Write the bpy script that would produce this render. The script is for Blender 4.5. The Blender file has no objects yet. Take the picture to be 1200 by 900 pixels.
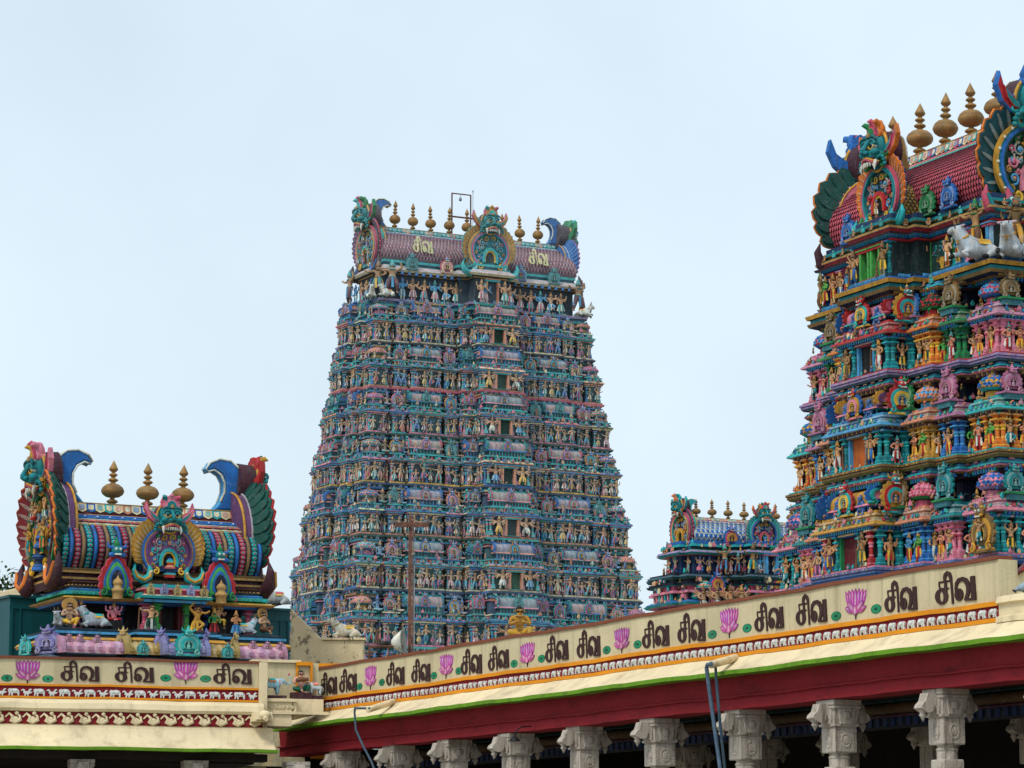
import bpy, math, random
import numpy as np
from mathutils import Vector, Matrix
random.seed(11)
R = math.radians
SC = bpy.context.scene
COL = SC.collection
PI = math.pi
# ------------------------------------------------------------------ camera
FPX = 3600.0                       # focal length in photo pixels (1200 px wide)
EYE = np.array((0.0, 0.0, 1.7))
PITCH = math.atan(600.0 / FPX)
cam_d = bpy.data.cameras.new('camera'); cam = bpy.data.objects.new('camera', cam_d); COL.objects.link(cam)
cam_d.sensor_width = 36.0; cam_d.lens = 36.0 * FPX / 1200.0
cam_d.clip_start = 0.5; cam_d.clip_end = 9000.0
cam.location = tuple(EYE); cam.rotation_euler = (PI / 2 + PITCH, 0, 0)
SC.camera = cam
SC.view_settings.view_transform = 'Standard'
SC.view_settings.look = 'None'
SC.view_settings.gamma = 1.0
SC.view_settings.exposure = 0.30
SC.render.film_transparent = False
# ------------------------------------------------------------------ sky and sun
SUN_EL, SUN_AZ = R(52), R(215)      # azimuth clockwise from +Y: behind the camera, a little to the left
w = bpy.data.worlds.new('World'); SC.world = w; w.use_nodes = True
nt = w.node_tree; nt.nodes.clear()
sky = nt.nodes.new('ShaderNodeTexSky'); sky.sky_type = 'NISHITA'; sky.sun_disc = False
sky.sun_elevation = SUN_EL; sky.sun_rotation = SUN_AZ
sky.air_density = 1.0; sky.dust_density = 4.0; sky.ozone_density = 1.5
hs = nt.nodes.new('ShaderNodeHueSaturation'); hs.inputs['Saturation'].default_value = 0.72
veil = nt.nodes.new('ShaderNodeMix'); veil.data_type = 'RGBA'; veil.blend_type = 'MIX'
tc = nt.nodes.new('ShaderNodeTexCoord'); cl = nt.nodes.new('ShaderNodeTexNoise'); cl.inputs['Scale'].default_value = 3.4; cl.inputs['Detail'].default_value = 5.0
nt.links.new(tc.outputs['Generated'], cl.inputs['Vector']); cr = nt.nodes.new('ShaderNodeMapRange'); cr.inputs[1].default_value = .3; cr.inputs[2].default_value = .7; cr.inputs[3].default_value = .52; cr.inputs[4].default_value = .8
nt.links.new(cl.outputs[0], cr.inputs[0]); nt.links.new(cr.outputs[0], veil.inputs[0])
veil.inputs[7].default_value = (7.1, 8.4, 9.2, 1)      # thin even cloud in front of the blue
bgn = nt.nodes.new('ShaderNodeBackground'); bgn.inputs[1].default_value = 0.11
wo = nt.nodes.new('ShaderNodeOutputWorld')
nt.links.new(sky.outputs[0], hs.inputs['Color']); nt.links.new(hs.outputs[0], veil.inputs[6])
nt.links.new(veil.outputs[2], bgn.inputs[0]); nt.links.new(bgn.outputs[0], wo.inputs[0])
sl = bpy.data.lights.new('sun', 'SUN'); sl.energy = 1.5; sl.angle = R(10); sl.color = (1.0, 0.95, 0.86)
so = bpy.data.objects.new('sun', sl); COL.objects.link(so)
_d = Vector((math.sin(SUN_AZ) * math.cos(SUN_EL), math.cos(SUN_AZ) * math.cos(SUN_EL), math.sin(SUN_EL)))
so.rotation_euler = _d.to_track_quat('Z', 'Y').to_euler(); so.location = (-30, -40, 60)
SC.cycles.max_bounces = 4; SC.cycles.diffuse_bounces = 2; SC.cycles.glossy_bounces = 2
SC.cycles.use_denoising = True

# ------------------------------------------------------------------ picture <-> place
_F = np.array((0, math.cos(PITCH), math.sin(PITCH))); _U = np.array((0, -math.sin(PITCH), math.cos(PITCH)))
def ray(px, py):
    return _F + np.array((1.0, 0, 0)) * ((px - 600) / FPX) + _U * ((450 - py) / FPX)
def at_y(px, py, Y):
    d = ray(px, py); return EYE + d * (Y / d[1])
def at_z(px, py, z):
    d = ray(px, py); return EYE + d * ((z - EYE[2]) / d[2])
def at_plane(px, py, p0, n):
    d = ray(px, py); return EYE + d * (np.dot(np.asarray(p0) - EYE, n) / np.dot(d, n))
def project(P):
    q = np.asarray(P, float) - EYE
    z = q @ _F
    return 600 + FPX * q[..., 0] / z, 450 - FPX * (q @ _U) / z

# ------------------------------------------------------------------ colours (linear)
def hexc(h):
    h = h.lstrip('#'); o = []
    for i in (0, 2, 4):
        c = int(h[i:i + 2], 16) / 255.0
        o.append(c / 12.92 if c <= 0.04045 else ((c + 0.055) / 1.055) ** 2.4)
    return tuple(o)
P = dict(teal='#11808a', dteal='#0b4a55', turq='#27a9ae', blue='#2467b4', sky='#4a9bd0', dblue='#16345f', navy='#101c38', pink='#d98199',
         rose='#c2506c', lilac='#9a83b4', purple='#69416f', dpurple='#43222f', cream='#e2d3ac', white='#dcdcd6', gold='#a9824a', ochre='#c99337',
         yellow='#e3b13c', orange='#d8762c', salmon='#d88a6c', red='#b5262c', dred='#5e0f1c', green='#1f7f4a', dgreen='#0e3f30', lime='#46a04a',
         tan='#c58f66', skin='#d0a07c', brown='#6b4630', black='#0c0c0e', olive='#6f6a3a', slate='#4a6275', grey='#8f9192', bronze='#7c6038')
P = {k: hexc(v) for k, v in P.items()}
def mixc(a, b, t): return tuple(a[i] * (1 - t) + b[i] * t for i in range(3))
def jit(c, s=0.1, rnd=random):
    k = 1 + rnd.uniform(-s, s); return tuple(max(0.0, min(1.0, x * k * (1 + rnd.uniform(-s, s) * .4))) for x in c)

# ------------------------------------------------------------------ mesh builder
def T(x=0, y=0, z=0): m = np.eye(4); m[:3, 3] = (x, y, z); return m
def S(x, y=None, z=None):
    y = x if y is None else y; z = x if z is None else z; return np.diag((x, y, z, 1.0))
def RZ(a): c, s = math.cos(a), math.sin(a); m = np.eye(4); m[0, 0] = c; m[0, 1] = -s; m[1, 0] = s; m[1, 1] = c; return m
def RX(a): c, s = math.cos(a), math.sin(a); m = np.eye(4); m[1, 1] = c; m[1, 2] = -s; m[2, 1] = s; m[2, 2] = c; return m
def RY(a): c, s = math.cos(a), math.sin(a); m = np.eye(4); m[0, 0] = c; m[0, 2] = s; m[2, 0] = -s; m[2, 2] = c; return m

class MB:
    """collects coloured faces; becomes ONE mesh"""
    def __init__(s): s.V = []; s.F = []; s.C = []; s.S = []; s.n = 0
    def add(s, V, F, col, M=None, smooth=False):
        V = np.asarray(V, float).reshape(-1, 3)
        F = np.asarray(F, int)
        if F.ndim == 1: F = F[None]
        C = np.asarray(col, float)
        if C.ndim == 1: C = np.tile(C, (len(F), 1))
        if M is not None:
            V = V @ M[:3, :3].T + M[:3, 3]
            if np.linalg.det(M[:3, :3]) < 0: F = F[:, ::-1]
        s.V.append(V); s.F.append(F + s.n); s.C.append(C); s.S.append(np.full(len(F), smooth)); s.n += len(V)
        return s
    def join(s, o, M=None, tint=None):
        if not o.n: return s
        o.pack()
        V = o.V[0]; flip = False
        if M is not None:
            V = V @ M[:3, :3].T + M[:3, 3]; flip = np.linalg.det(M[:3, :3]) < 0
        for F, C, Sm in zip(o.F, o.C, o.S):
            s.F.append((F[:, ::-1] if flip else F) + s.n); s.C.append(C if tint is None else C * np.asarray(tint)); s.S.append(Sm)
        s.V.append(V); s.n += len(V); return s
    def pack(s):
        if len(s.V) > 1: s.V = [np.concatenate(s.V)]
        ks = {}
        for F, C, Sm in zip(s.F, s.C, s.S): ks.setdefault(F.shape[1], []).append((F, C, Sm))
        s.F = [np.concatenate([a[0] for a in v]) for v in ks.values()]
        s.C = [np.concatenate([a[1] for a in v]) for v in ks.values()]
        s.S = [np.concatenate([a[2] for a in v]) for v in ks.values()]
        return s
    def mesh(s, name):
        me = bpy.data.meshes.new(name)
        s.pack()
        if not s.n: return me
        V = s.V[0]; me.vertices.add(len(V)); me.vertices.foreach_set('co', V.astype(np.float32).ravel())
        loops = np.concatenate([F.ravel() for F in s.F]); tot = np.concatenate([np.full(len(F), F.shape[1]) for F in s.F])
        st = np.concatenate(([0], np.cumsum(tot)[:-1]))
        me.loops.add(len(loops)); me.loops.foreach_set('vertex_index', loops.astype(np.int32))
        me.polygons.add(len(tot)); me.polygons.foreach_set('loop_start', st.astype(np.int32))
        me.polygons.foreach_set('loop_total', tot.astype(np.int32))
        me.polygons.foreach_set('use_smooth', np.concatenate(s.S))
        me.update(calc_edges=True)
        C = np.concatenate(s.C); A = me.attributes.new('Paint', 'FLOAT_COLOR', 'CORNER')
        CC = np.ones((len(loops), 4), np.float32); CC[:, :3] = np.repeat(C, tot, axis=0)
        A.data.foreach_set('color', CC.ravel())
        me.validate(clean_customdata=False)
        return me
    # ---- primitives
    def box(s, x0, x1, y0, y1, z0, z1, col, M=None, tx=0, ty=0):
        """tx, ty: how far the top is drawn in"""
        V = [(x0, y0, z0), (x1, y0, z0), (x1, y1, z0), (x0, y1, z0), (x0 + tx, y0 + ty, z1), (x1 - tx, y0 + ty, z1), (x1 - tx, y1 - ty, z1), (x0 + tx, y1 - ty, z1)]
        return s.add(V, [(0, 3, 2, 1), (4, 5, 6, 7), (0, 1, 5, 4), (1, 2, 6, 5), (2, 3, 7, 6), (3, 0, 4, 7)], col, M)
    def lathe(s, prof, n, col, M=None, smooth=True, sq=0.0, ph=0.0):
        """prof [(r, z)] bottom to top; col one colour or one per segment; n=4, ph=45 deg makes square mouldings"""
        a = np.arange(n) * 2 * PI / n + ph
        V = np.concatenate([np.stack((r * np.cos(a), r * np.sin(a), np.full(n, z)), 1) for r, z in prof])
        F = []; C = []
        j = np.arange(n); k = (j + 1) % n
        multi = isinstance(col, list)
        for i in range(len(prof) - 1):
            F.append(np.stack((i * n + j, i * n + k, (i + 1) * n + k, (i + 1) * n + j), 1))
            C.append(np.tile(col[i % len(col)] if multi else col, (n, 1)))
        s.add(V, np.concatenate(F), np.concatenate(C), M, smooth)
        m = len(prof) - 1
        if prof[m][0] > 1e-4: s.add(V[m * n:], np.arange(n), C[-1][0], M)
        if prof[0][0] > 1e-4: s.add(V[:n], np.arange(n)[::-1], C[0][0], M)
        return s
    def ell(s, c, r, col, M=None, nu=10, nv=7):
        th = np.linspace(-PI / 2, PI / 2, nv)
        m = T(*c) @ S(*(r if hasattr(r, '__len__') else (r, r, r)))
        return s.lathe([(max(1e-5, math.cos(t)), math.sin(t)) for t in th], nu, col, m if M is None else M @ m)
    def tube(s, pts, rad, col, n=6, M=None, smooth=True):
        pts = np.asarray(pts, float); m = len(pts)
        rad = np.full(m, rad) if not hasattr(rad, '__len__') else np.asarray(rad, float)
        tan = np.gradient(pts, axis=0); tan /= np.linalg.norm(tan, axis=1)[:, None] + 1e-9
        up = np.array((0, 0, 1.0)) if abs(tan[0][2]) < .9 else np.array((0, 1.0, 0))
        V = []; a = np.arange(n) * 2 * PI / n
        u = np.cross(up, tan[0]); u /= np.linalg.norm(u)
        for i in range(m):
            u = u - tan[i] * np.dot(u, tan[i]); u /= np.linalg.norm(u) + 1e-9
            v = np.cross(tan[i], u)
            V.append(pts[i] + rad[i] * (np.cos(a)[:, None] * u + np.sin(a)[:, None] * v))
        V = np.concatenate(V); j = np.arange(n); k = (j + 1) % n
        F = np.concatenate([np.stack((i * n + j, i * n + k, (i + 1) * n + k, (i + 1) * n + j), 1) for i in range(m - 1)])
        if isinstance(col, list): col = np.concatenate([np.tile(col[i % len(col)], (n, 1)) for i in range(m - 1)])
        s.add(V, F, col, M, smooth)
        cc = col if np.ndim(col) == 1 else col[0]
        s.add(V[:n], np.arange(n)[::-1], cc, M); s.add(V[-n:], np.arange(n), cc if np.ndim(col) == 1 else col[-1], M)
        return s
    def prism(s, out, y0, y1, col, side=None, M=None, bev=0.0, holes=None):
        """outline [(x, z)] CCW seen from -y (front); back at y0, front at y1 (y1 < y0); bev draws the front in"""
        out = np.asarray(out, float); n = len(out); side = col if side is None else side
        Vb = np.stack((out[:, 0], np.full(n, y0), out[:, 1]), 1)
        j = np.arange(n); k = (j + 1) % n
        if bev > 0:
            ins = inset(out, bev); ym = y1 + bev * .8
            V1 = np.stack((out[:, 0], np.full(n, ym), out[:, 1]), 1); V2 = np.stack((ins[:, 0], np.full(n, y1), ins[:, 1]), 1)
            V = np.concatenate((Vb, V1, V2))
            s.add(V, np.concatenate((np.stack((j, k, n + k, n + j), 1), np.stack((n + j, n + k, 2 * n + k, 2 * n + j), 1))), side, M)
            s.add(V2, j, col, M); s.add(Vb, j[::-1], side, M)
        else:
            V1 = np.stack((out[:, 0], np.full(n, y1), out[:, 1]), 1)
            s.add(np.concatenate((Vb, V1)), np.stack((j, k, n + k, n + j), 1), side, M)
            s.add(V1, j, col, M); s.add(Vb, j[::-1], side, M)
        return s
    def band(s, o, i, y0, y1, col, M=None, side=None):
        """open or closed strip between two outlines with equal counts (front face at y1)"""
        o = np.asarray(o, float); i = np.asarray(i, float); n = len(o); side = col if side is None else side
        f = lambda a, y: np.stack((a[:, 0], np.full(n, y), a[:, 1]), 1)
        V = np.concatenate((f(o, y0), f(o, y1), f(i, y1), f(i, y0))); j = np.arange(n - 1); k = j + 1
        s.add(V, np.stack((n + j, n + k, 2 * n + k, 2 * n + j), 1), col, M)
        s.add(V, np.stack((j, k, n + k, n + j), 1), side, M)
        s.add(V, np.stack((2 * n + j, 2 * n + k, 3 * n + k, 3 * n + j), 1), side, M)
        for e in (0, n - 1): s.add(V[[e, n + e, 2 * n + e, 3 * n + e]], [0, 1, 2, 3], side, M)
        return s
    def sweep(s, path, prof, cols, closed=True, M=None, smooth=False, var=None, seg=None):
        """path [(x, y)] CCW, prof [(out, z)]; mitred mouldings"""
        path = np.asarray(path, float); n = len(path)
        nr = offs(path, closed)
        V = np.concatenate([np.column_stack((path + nr * o, np.full(n, z))) for o, z in prof])
        m = n if closed else n - 1; j = np.arange(m); k = (j + 1) % n
        for i in range(len(prof) - 1):
            c = cols[i % len(cols)]
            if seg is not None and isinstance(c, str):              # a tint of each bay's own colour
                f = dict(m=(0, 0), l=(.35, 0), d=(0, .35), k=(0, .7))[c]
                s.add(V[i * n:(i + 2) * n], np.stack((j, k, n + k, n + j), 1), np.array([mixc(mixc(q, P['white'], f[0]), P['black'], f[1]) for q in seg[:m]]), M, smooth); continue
            if var is not None:                                   # each bay of the moulding was painted by hand: other tints, now and then another colour
                c = np.array([jit(var[1].choice(var[0]) if var[1].random() < var[2] else c, .22, var[1]) for _ in range(m)])
            s.add(V[i * n:(i + 2) * n], np.stack((j, k, n + k, n + j), 1), c, M, smooth)
        return s
    def obj(s, name, mat, parent=None, loc=None):
        o = bpy.data.objects.new(name, s.mesh(name)); COL.objects.link(o)
        o.data.materials.append(mat)
        if parent is not None: o.parent = parent
        if loc is not None: o.location = loc
        return o

def offs(path, closed=True):
    n = len(path); d = np.roll(path, -1, 0) - path
    if not closed: d[-1] = d[-2]
    d /= np.linalg.norm(d, axis=1)[:, None] + 1e-12
    nn = np.stack((d[:, 1], -d[:, 0]), 1); pv = np.roll(nn, 1, 0)
    if not closed: pv[0] = nn[0]
    m = nn + pv; l = (m * m).sum(1)[:, None]
    return np.where(l > 1e-6, 2 * m / np.maximum(l, .35), nn)
def inset(out, d): return out - offs(np.asarray(out, float)) * d

# ------------------------------------------------------------------ materials
def new_mat(name):
    m = bpy.data.materials.new(name); m.use_nodes = True; t = m.node_tree; b = t.nodes['Principled BSDF']; return m, t, b
def mix(t, a, b, fac, mode='MIX'):
    n = t.nodes.new('ShaderNodeMix'); n.data_type = 'RGBA'; n.blend_type = mode
    for sck, v in ((n.inputs[0], fac), (n.inputs[6], a), (n.inputs[7], b)):
        if hasattr(v, 'is_linked'): t.links.new(v, sck)
        else: sck.default_value = v if isinstance(v, float) else (*v[:3], 1)
    return n.outputs[2]
def noise(t, scale, detail=4, rough=.6, vec=None, stretch=None):
    n = t.nodes.new('ShaderNodeTexNoise'); n.inputs['Scale'].default_value = scale; n.inputs['Detail'].default_value = detail; n.inputs['Roughness'].default_value = rough
    g = t.nodes.new('ShaderNodeNewGeometry'); src = g.outputs['Position']
    if stretch:
        mp = t.nodes.new('ShaderNodeMapping'); mp.inputs['Scale'].default_value = stretch; t.links.new(src, mp.inputs[0]); src = mp.outputs[0]
    t.links.new(src, n.inputs['Vector']); return n.outputs[0]
def ramp(t, fac, stops):
    n = t.nodes.new('ShaderNodeValToRGB'); t.links.new(fac, n.inputs[0]); e = n.color_ramp.elements
    while len(e) < len(stops): e.new(.5)
    for i, (p, c) in enumerate(stops):
        e[i].position = p; e[i].color = (c, c, c, 1) if not hasattr(c, '__len__') else (*c, 1)
    return n.outputs[0]
def bump(t, b, h, s=.3, d=.02):
    n = t.nodes.new('ShaderNodeBump'); n.inputs['Strength'].default_value = s; n.inputs['Distance'].default_value = d
    t.links.new(h, n.inputs['Height']); t.links.new(n.outputs[0], b.inputs['Normal'])
def painted(name, rough=.68, metal=0.0, dirt=.6, spec=.25, bs=.4, pale=0.0):
    """painted stucco: each face its paint, weathered by noise and rain streaks"""
    m, t, b = new_mat(name)
    a = t.nodes.new('ShaderNodeAttribute'); a.attribute_name = 'Paint'
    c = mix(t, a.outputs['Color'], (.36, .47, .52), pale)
    f = ramp(t, noise(t, 2.3, 6, .65), [(.3, .66), (.7, 1.14)])
    c = mix(t, c, f, 1.0, 'MULTIPLY')
    hz = ramp(t, noise(t, 4.1, 4, .6), [(.4, (.86, .98, 1.0)), (.6, (1.0, .96, .86))]); c = mix(t, c, hz, 1.0, 'MULTIPLY')
    st = ramp(t, noise(t, 3.0, 6, .65, stretch=(2.2, 2.2, .35)), [(.5, 0.0), (.72, dirt)])
    c = mix(t, c, (.05, .047, .042), st)
    gr = ramp(t, noise(t, 17.0, 5, .7), [(.55, 0.0), (.72, dirt * .9)]); c = mix(t, c, (.07, .06, .05), gr)
    fade = ramp(t, noise(t, 6.0, 4, .6), [(.56, 0.0), (.74, .5)])
    c = mix(t, c, mix(t, mix(t, c, (1.5, 1.5, 1.5), 1.0, 'MULTIPLY'), (.4, .38, .35), .25), fade)
    chip = ramp(t, noise(t, 31.0, 3, .6), [(.68, 0.0), (.7, .8)]); c = mix(t, c, mix(t, c, (1.7, 1.7, 1.65), 1.0, 'MULTIPLY'), chip)
    t.links.new(c, b.inputs['Base Color']); b.inputs['Roughness'].default_value = rough; b.inputs['Metallic'].default_value = metal
    b.inputs['Specular IOR Level'].default_value = spec
    bump(t, b, noise(t, 22.0, 4, .6), bs, .02); return m
MAT = {}
MAT['stucco'] = painted('painted_stucco')
MAT['hazed'] = painted('hazed_stucco', dirt=.4, pale=.16)  # stucco with pale bluish distance haze put into its colour
MAT['gilt'] = painted('gilded_copper', .55, .15, .4)
def walls(name, col, stain=(.12, .10, .075), amt=.55, rough=.8, streak=(3, 3, .22), sc=1.0, lo=.53, hi=.8, bs=.3):
    m, t, b = new_mat(name)
    f = ramp(t, noise(t, .9 * sc, 6, .65), [(.3, .84), (.7, 1.08)])
    c = mix(t, col, f, 1.0, 'MULTIPLY')
    st = ramp(t, noise(t, 1.6 * sc, 7, .68, stretch=streak), [(lo, 0.0), (hi, amt)])
    c = mix(t, c, stain, st)
    sp = ramp(t, noise(t, 9.0 * sc, 5, .7), [(.66, 0.0), (.74, .5)])
    c = mix(t, c, stain, sp)
    t.links.new(c, b.inputs['Base Color']); b.inputs['Roughness'].default_value = rough; b.inputs['Specular IOR Level'].default_value = .25
    bump(t, b, noise(t, 14.0 * sc, 6, .65), bs, .03); return m
# ------------------------------------------------------------------ bookkeeping of things and their parts
def thing(name, label, cat, loc=(0, 0, 0), rz=0.0, group=None):
    o = bpy.data.objects.new(name, None); COL.objects.link(o); o.empty_display_size = .3
    o.location = loc; o.rotation_euler = (0, 0, rz); o['label'] = label; o['category'] = cat
    if group: o['group'] = group
    return o
def tag(o, label, cat, group=None):
    o['label'] = label; o['category'] = cat
    if group: o['group'] = group
    return o
def structure(o): o['kind'] = 'structure'; return o
def world_np(o):
    m = np.eye(4)
    while o is not None:
        l = np.array(Matrix.LocRotScale(o.location, o.rotation_euler, o.scale)); m = l @ m; o = o.parent
    return m
class Kit:
    """the small repeated pieces of one thing: the ones that show largest become parts of their own, the rest one mass"""
    def __init__(s, root, cap=90): s.root = root; s.items = {}; s.cap = cap; s.cache = {}
    def put(s, kind, key, mb, M, mat='stucco', parent=None):
        """parent: the part the piece sits on (then it is a sub-part)"""
        s.items.setdefault(kind, []).append((key, mb, M, mat, parent))
    def done(s):
        W = world_np(s.root)
        for kind, L in s.items.items():
            if len(L) > s.cap + 5:
                sz = []
                for key, mb, M, mat, par in L:
                    mb.pack(); V = mb.V[0]; lo, hi = V.min(0), V.max(0)
                    c = np.array([(x, y, z) for x in (lo[0], hi[0]) for y in (lo[1], hi[1]) for z in (lo[2], hi[2])])
                    m = W @ (world_np(par) if False else np.eye(4)) @ M
                    q = c @ m[:3, :3].T + m[:3, 3]; X, Y = project(q)
                    a = (X.max() - X.min()) * (Y.max() - Y.min())
                    nrm = m[:3, :3] @ np.array((0, -1.0, 0)); tc = EYE - m[:3, 3]
                    vis = np.dot(nrm, tc) / np.linalg.norm(tc) / (np.linalg.norm(nrm) + 1e-9)
                    cx, cy = X.mean(), Y.mean()
                    if not (-10 < cx < 1210 and -10 < cy < s.floor(cx)): a *= .01
                    sz.append(a * (vis if vis > .15 else .02))
                od = np.argsort(-np.array(sz)); keep = set(od[:s.cap].tolist())
            else: keep = set(range(len(L)))
            rest = MB(); rmat = None
            for i, (key, mb, M, mat, par) in enumerate(L):
                if i in keep:
                    k = (kind, key)
                    if k not in s.cache:
                        me = mb.mesh(kind); me.materials.append(MAT[mat]); s.cache[k] = me
                    o = bpy.data.objects.new(kind, s.cache[k]); COL.objects.link(o)
                    o.parent = par if par is not None else s.root
                    o.matrix_local = Matrix(M.tolist())
                else: rest.join(mb, M); rmat = mat
            if rest.n:
                o = rest.obj(kind, MAT[rmat], s.root); o['kind'] = 'stuff'
    @staticmethod
    def floor(x): return 772 if x < 340 else 790 - (x - 360) * .168

# ------------------------------------------------------------------ living shapes grown from a skeleton
def grow(nodes, edges, root, sub=1):
    """nodes [(x, y, z, r) or (x, y, z, rx, ry)] -> verts, faces of one smooth continuous skin"""
    me = bpy.data.meshes.new('skeleton'); me.from_pydata([q[:3] for q in nodes], edges, [])
    o = bpy.data.objects.new('skeleton', me); COL.objects.link(o)
    o.modifiers.new('skin', 'SKIN').use_smooth_shade = True
    if not me.skin_vertices:
        try: me.skin_vertices.new()
        except Exception: pass
    if not me.skin_vertices:
        bpy.context.view_layer.objects.active = o; bpy.ops.mesh.customdata_skin_add()
    sv = me.skin_vertices[0].data
    for i, q in enumerate(nodes): sv[i].radius = (q[3], q[4] if len(q) > 4 else q[3]); sv[i].use_root = (i == root)
    if sub: sd = o.modifiers.new('sub', 'SUBSURF'); sd.levels = sub; sd.render_levels = sub
    dg = bpy.context.evaluated_depsgraph_get(); ev = o.evaluated_get(dg); m2 = ev.to_mesh()
    V = np.array([v.co[:] for v in m2.vertices]); F = [tuple(p.vertices) for p in m2.polygons]
    ev.to_mesh_clear(); bpy.data.objects.remove(o); bpy.data.meshes.remove(me)
    return V, F
class Body:
    """a grown skin with the bone each face belongs to"""
    def __init__(s, nodes, bones, root=0, sub=1):
        """nodes {name: (x, y, z, r)}, bones [(a, b, region)]"""
        ix = {k: i for i, k in enumerate(nodes)}; N = list(nodes.values())
        V, F = grow(N, [(ix[a], ix[b]) for a, b, _ in bones], root, sub)
        s.V = V; s.Q = np.array([f for f in F if len(f) == 4]); s.T3 = np.array([f for f in F if len(f) == 3])
        A = np.array([N[ix[a]][:3] for a, b, _ in bones]); B = np.array([N[ix[b]][:3] for a, b, _ in bones])
        ra = np.array([N[ix[a]][3] for a, b, _ in bones]); rb = np.array([N[ix[b]][3] for a, b, _ in bones])
        s.reg = [c for *_, c in bones]
        def near(Fc):
            if not len(Fc): return np.zeros(0, int)
            c = V[Fc].mean(1)[:, None, :]; d = B - A; t = np.clip(((c - A) * d).sum(2) / ((d * d).sum(1) + 1e-9), 0, 1)
            q = np.linalg.norm(c - (A + d * t[..., None]), axis=2) / (ra + (rb - ra) * t); return q.argmin(1)
        s.nq = near(s.Q); s.nt = near(s.T3)
    def paint(s, pal, mb=None, M=None):
        mb = mb or MB(); cols = np.array([pal[r] for r in s.reg])
        if len(s.Q): mb.add(s.V, s.Q, cols[s.nq], M, True)
        if len(s.T3): mb.add(s.V, s.T3, cols[s.nt], M, True)
        return mb

def pose(arms, legs=None, lean=0.0, pz=.53, extra=(), head=(0, 0)):
    """arms [(elbow, hand)] right then left (x is mirrored for the left), legs [(knee, ankle)]"""
    lx = lean
    n = dict(pel=(0, 0, pz, .098, .085), wst=(lx * .5, 0, pz + .1, .072, .062), chs=(lx, 0, pz + .22, .108, .08), nek=(lx, -.005, pz + .315, .042),
             hed=(lx + head[0], -.02, pz + .395, .072, .078), top=(lx + head[0], -.01, pz + .445, .06))
    b = [('pel', 'wst', 'skin'), ('wst', 'chs', 'skin'), ('chs', 'nek', 'skin'), ('nek', 'hed', 'skin'), ('hed', 'top', 'hair')]
    legs = legs or [((.075, -.02, .27), (.07, .0, .045)), ((-.075, -.02, .27), (-.07, .0, .045))]
    for i, (kn, an) in enumerate(legs):
        sg = 1 if i == 0 else -1; k = 'RL'[i]
        n['hip' + k] = (sg * .065, 0, pz - .05, .078); n['kne' + k] = (*kn, .056); n['ank' + k] = (*an, .036); n['toe' + k] = (an[0] + sg * .012, an[1] - .075, an[2] - .02, .03)
        b += [('pel', 'hip' + k, 'cloth'), ('hip' + k, 'kne' + k, 'cloth'), ('kne' + k, 'ank' + k, 'shin'), ('ank' + k, 'toe' + k, 'skin')]
    for i, (el, ha) in enumerate(arms):
        sg = 1 if i % 2 == 0 else -1; k = 'a%d' % i; ez = .02 * (i // 2)
        n['sho' + k] = (lx + sg * .135, .01 + ez, pz + .27 - ez * .6, .05)
        n['elb' + k] = (*el, .038); n['wri' + k] = tuple(np.array(el) * .25 + np.array(ha) * .75) + (.029,); n['han' + k] = (*ha, .034)
        b += [('chs', 'sho' + k, 'skin'), ('sho' + k, 'elb' + k, 'skin'), ('elb' + k, 'wri' + k, 'band' if i < 2 else 'skin'), ('wri' + k, 'han' + k, 'skin')]
    bd = Body(n, b); bd.hd = np.array(n['top'][:3]); bd.pz = pz; bd.lx = lx; bd.n = n; bd.extra = extra; return bd
def m_(a): return (-a[0], a[1], a[2])
AR = dict(down=((.2, .0, .66), (.19, -.09, .53)), hip=((.23, .02, .66), (.13, -.07, .6)), bless=((.2, -.03, .67), (.2, -.15, .8)), fold=((.19, -.05, .66), (.02, -.14, .72)),
          up=((.24, 0, .88), (.2, -.02, 1.06)), out=((.26, -.02, .77), (.38, -.06, .86)), over=((.22, -.02, .95), (.06, -.04, 1.13)), low=((.24, -.02, .68), (.33, -.06, .58)))
def arms(a, b, *more):
    L = [AR[a], tuple(m_(q) for q in AR[b])]
    for i, q in enumerate(more):
        e = np.array(q[0]); h = np.array(q[1]); L += [(tuple(e), tuple(h)), (m_(e), m_(h))]
    return L
FOUR = ((.25, .03, .82), (.27, 0, 1.0))
DV = [((.27, .04, .86), (.36, .0, 1.02)), ((.3, .05, .79), (.45, .02, .86)), ((.27, .05, .72), (.42, .02, .68))]
DANCE = [((.2, -.1, .4), (.03, -.13, .28)), ((-.09, -.03, .27), (-.05, 0, .045))]
CROSS = [((.06, -.03, .27), (-.06, -.06, .045)), ((-.08, -.01, .27), (-.05, .02, .045))]
BENT = [((.12, -.09, .3), (.12, .0, .045)), ((-.11, -.02, .28), (-.15, .03, .045))]
SEAT = [((.22, -.12, .09), (-.04, -.2, .05)), ((-.22, -.12, .09), (.04, -.2, .06))]
DOWN = [((.16, -.2, .14), (.14, -.17, -.16)), ((-.23, -.13, .13), (.02, -.2, .09))]
POSES = {}
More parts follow.
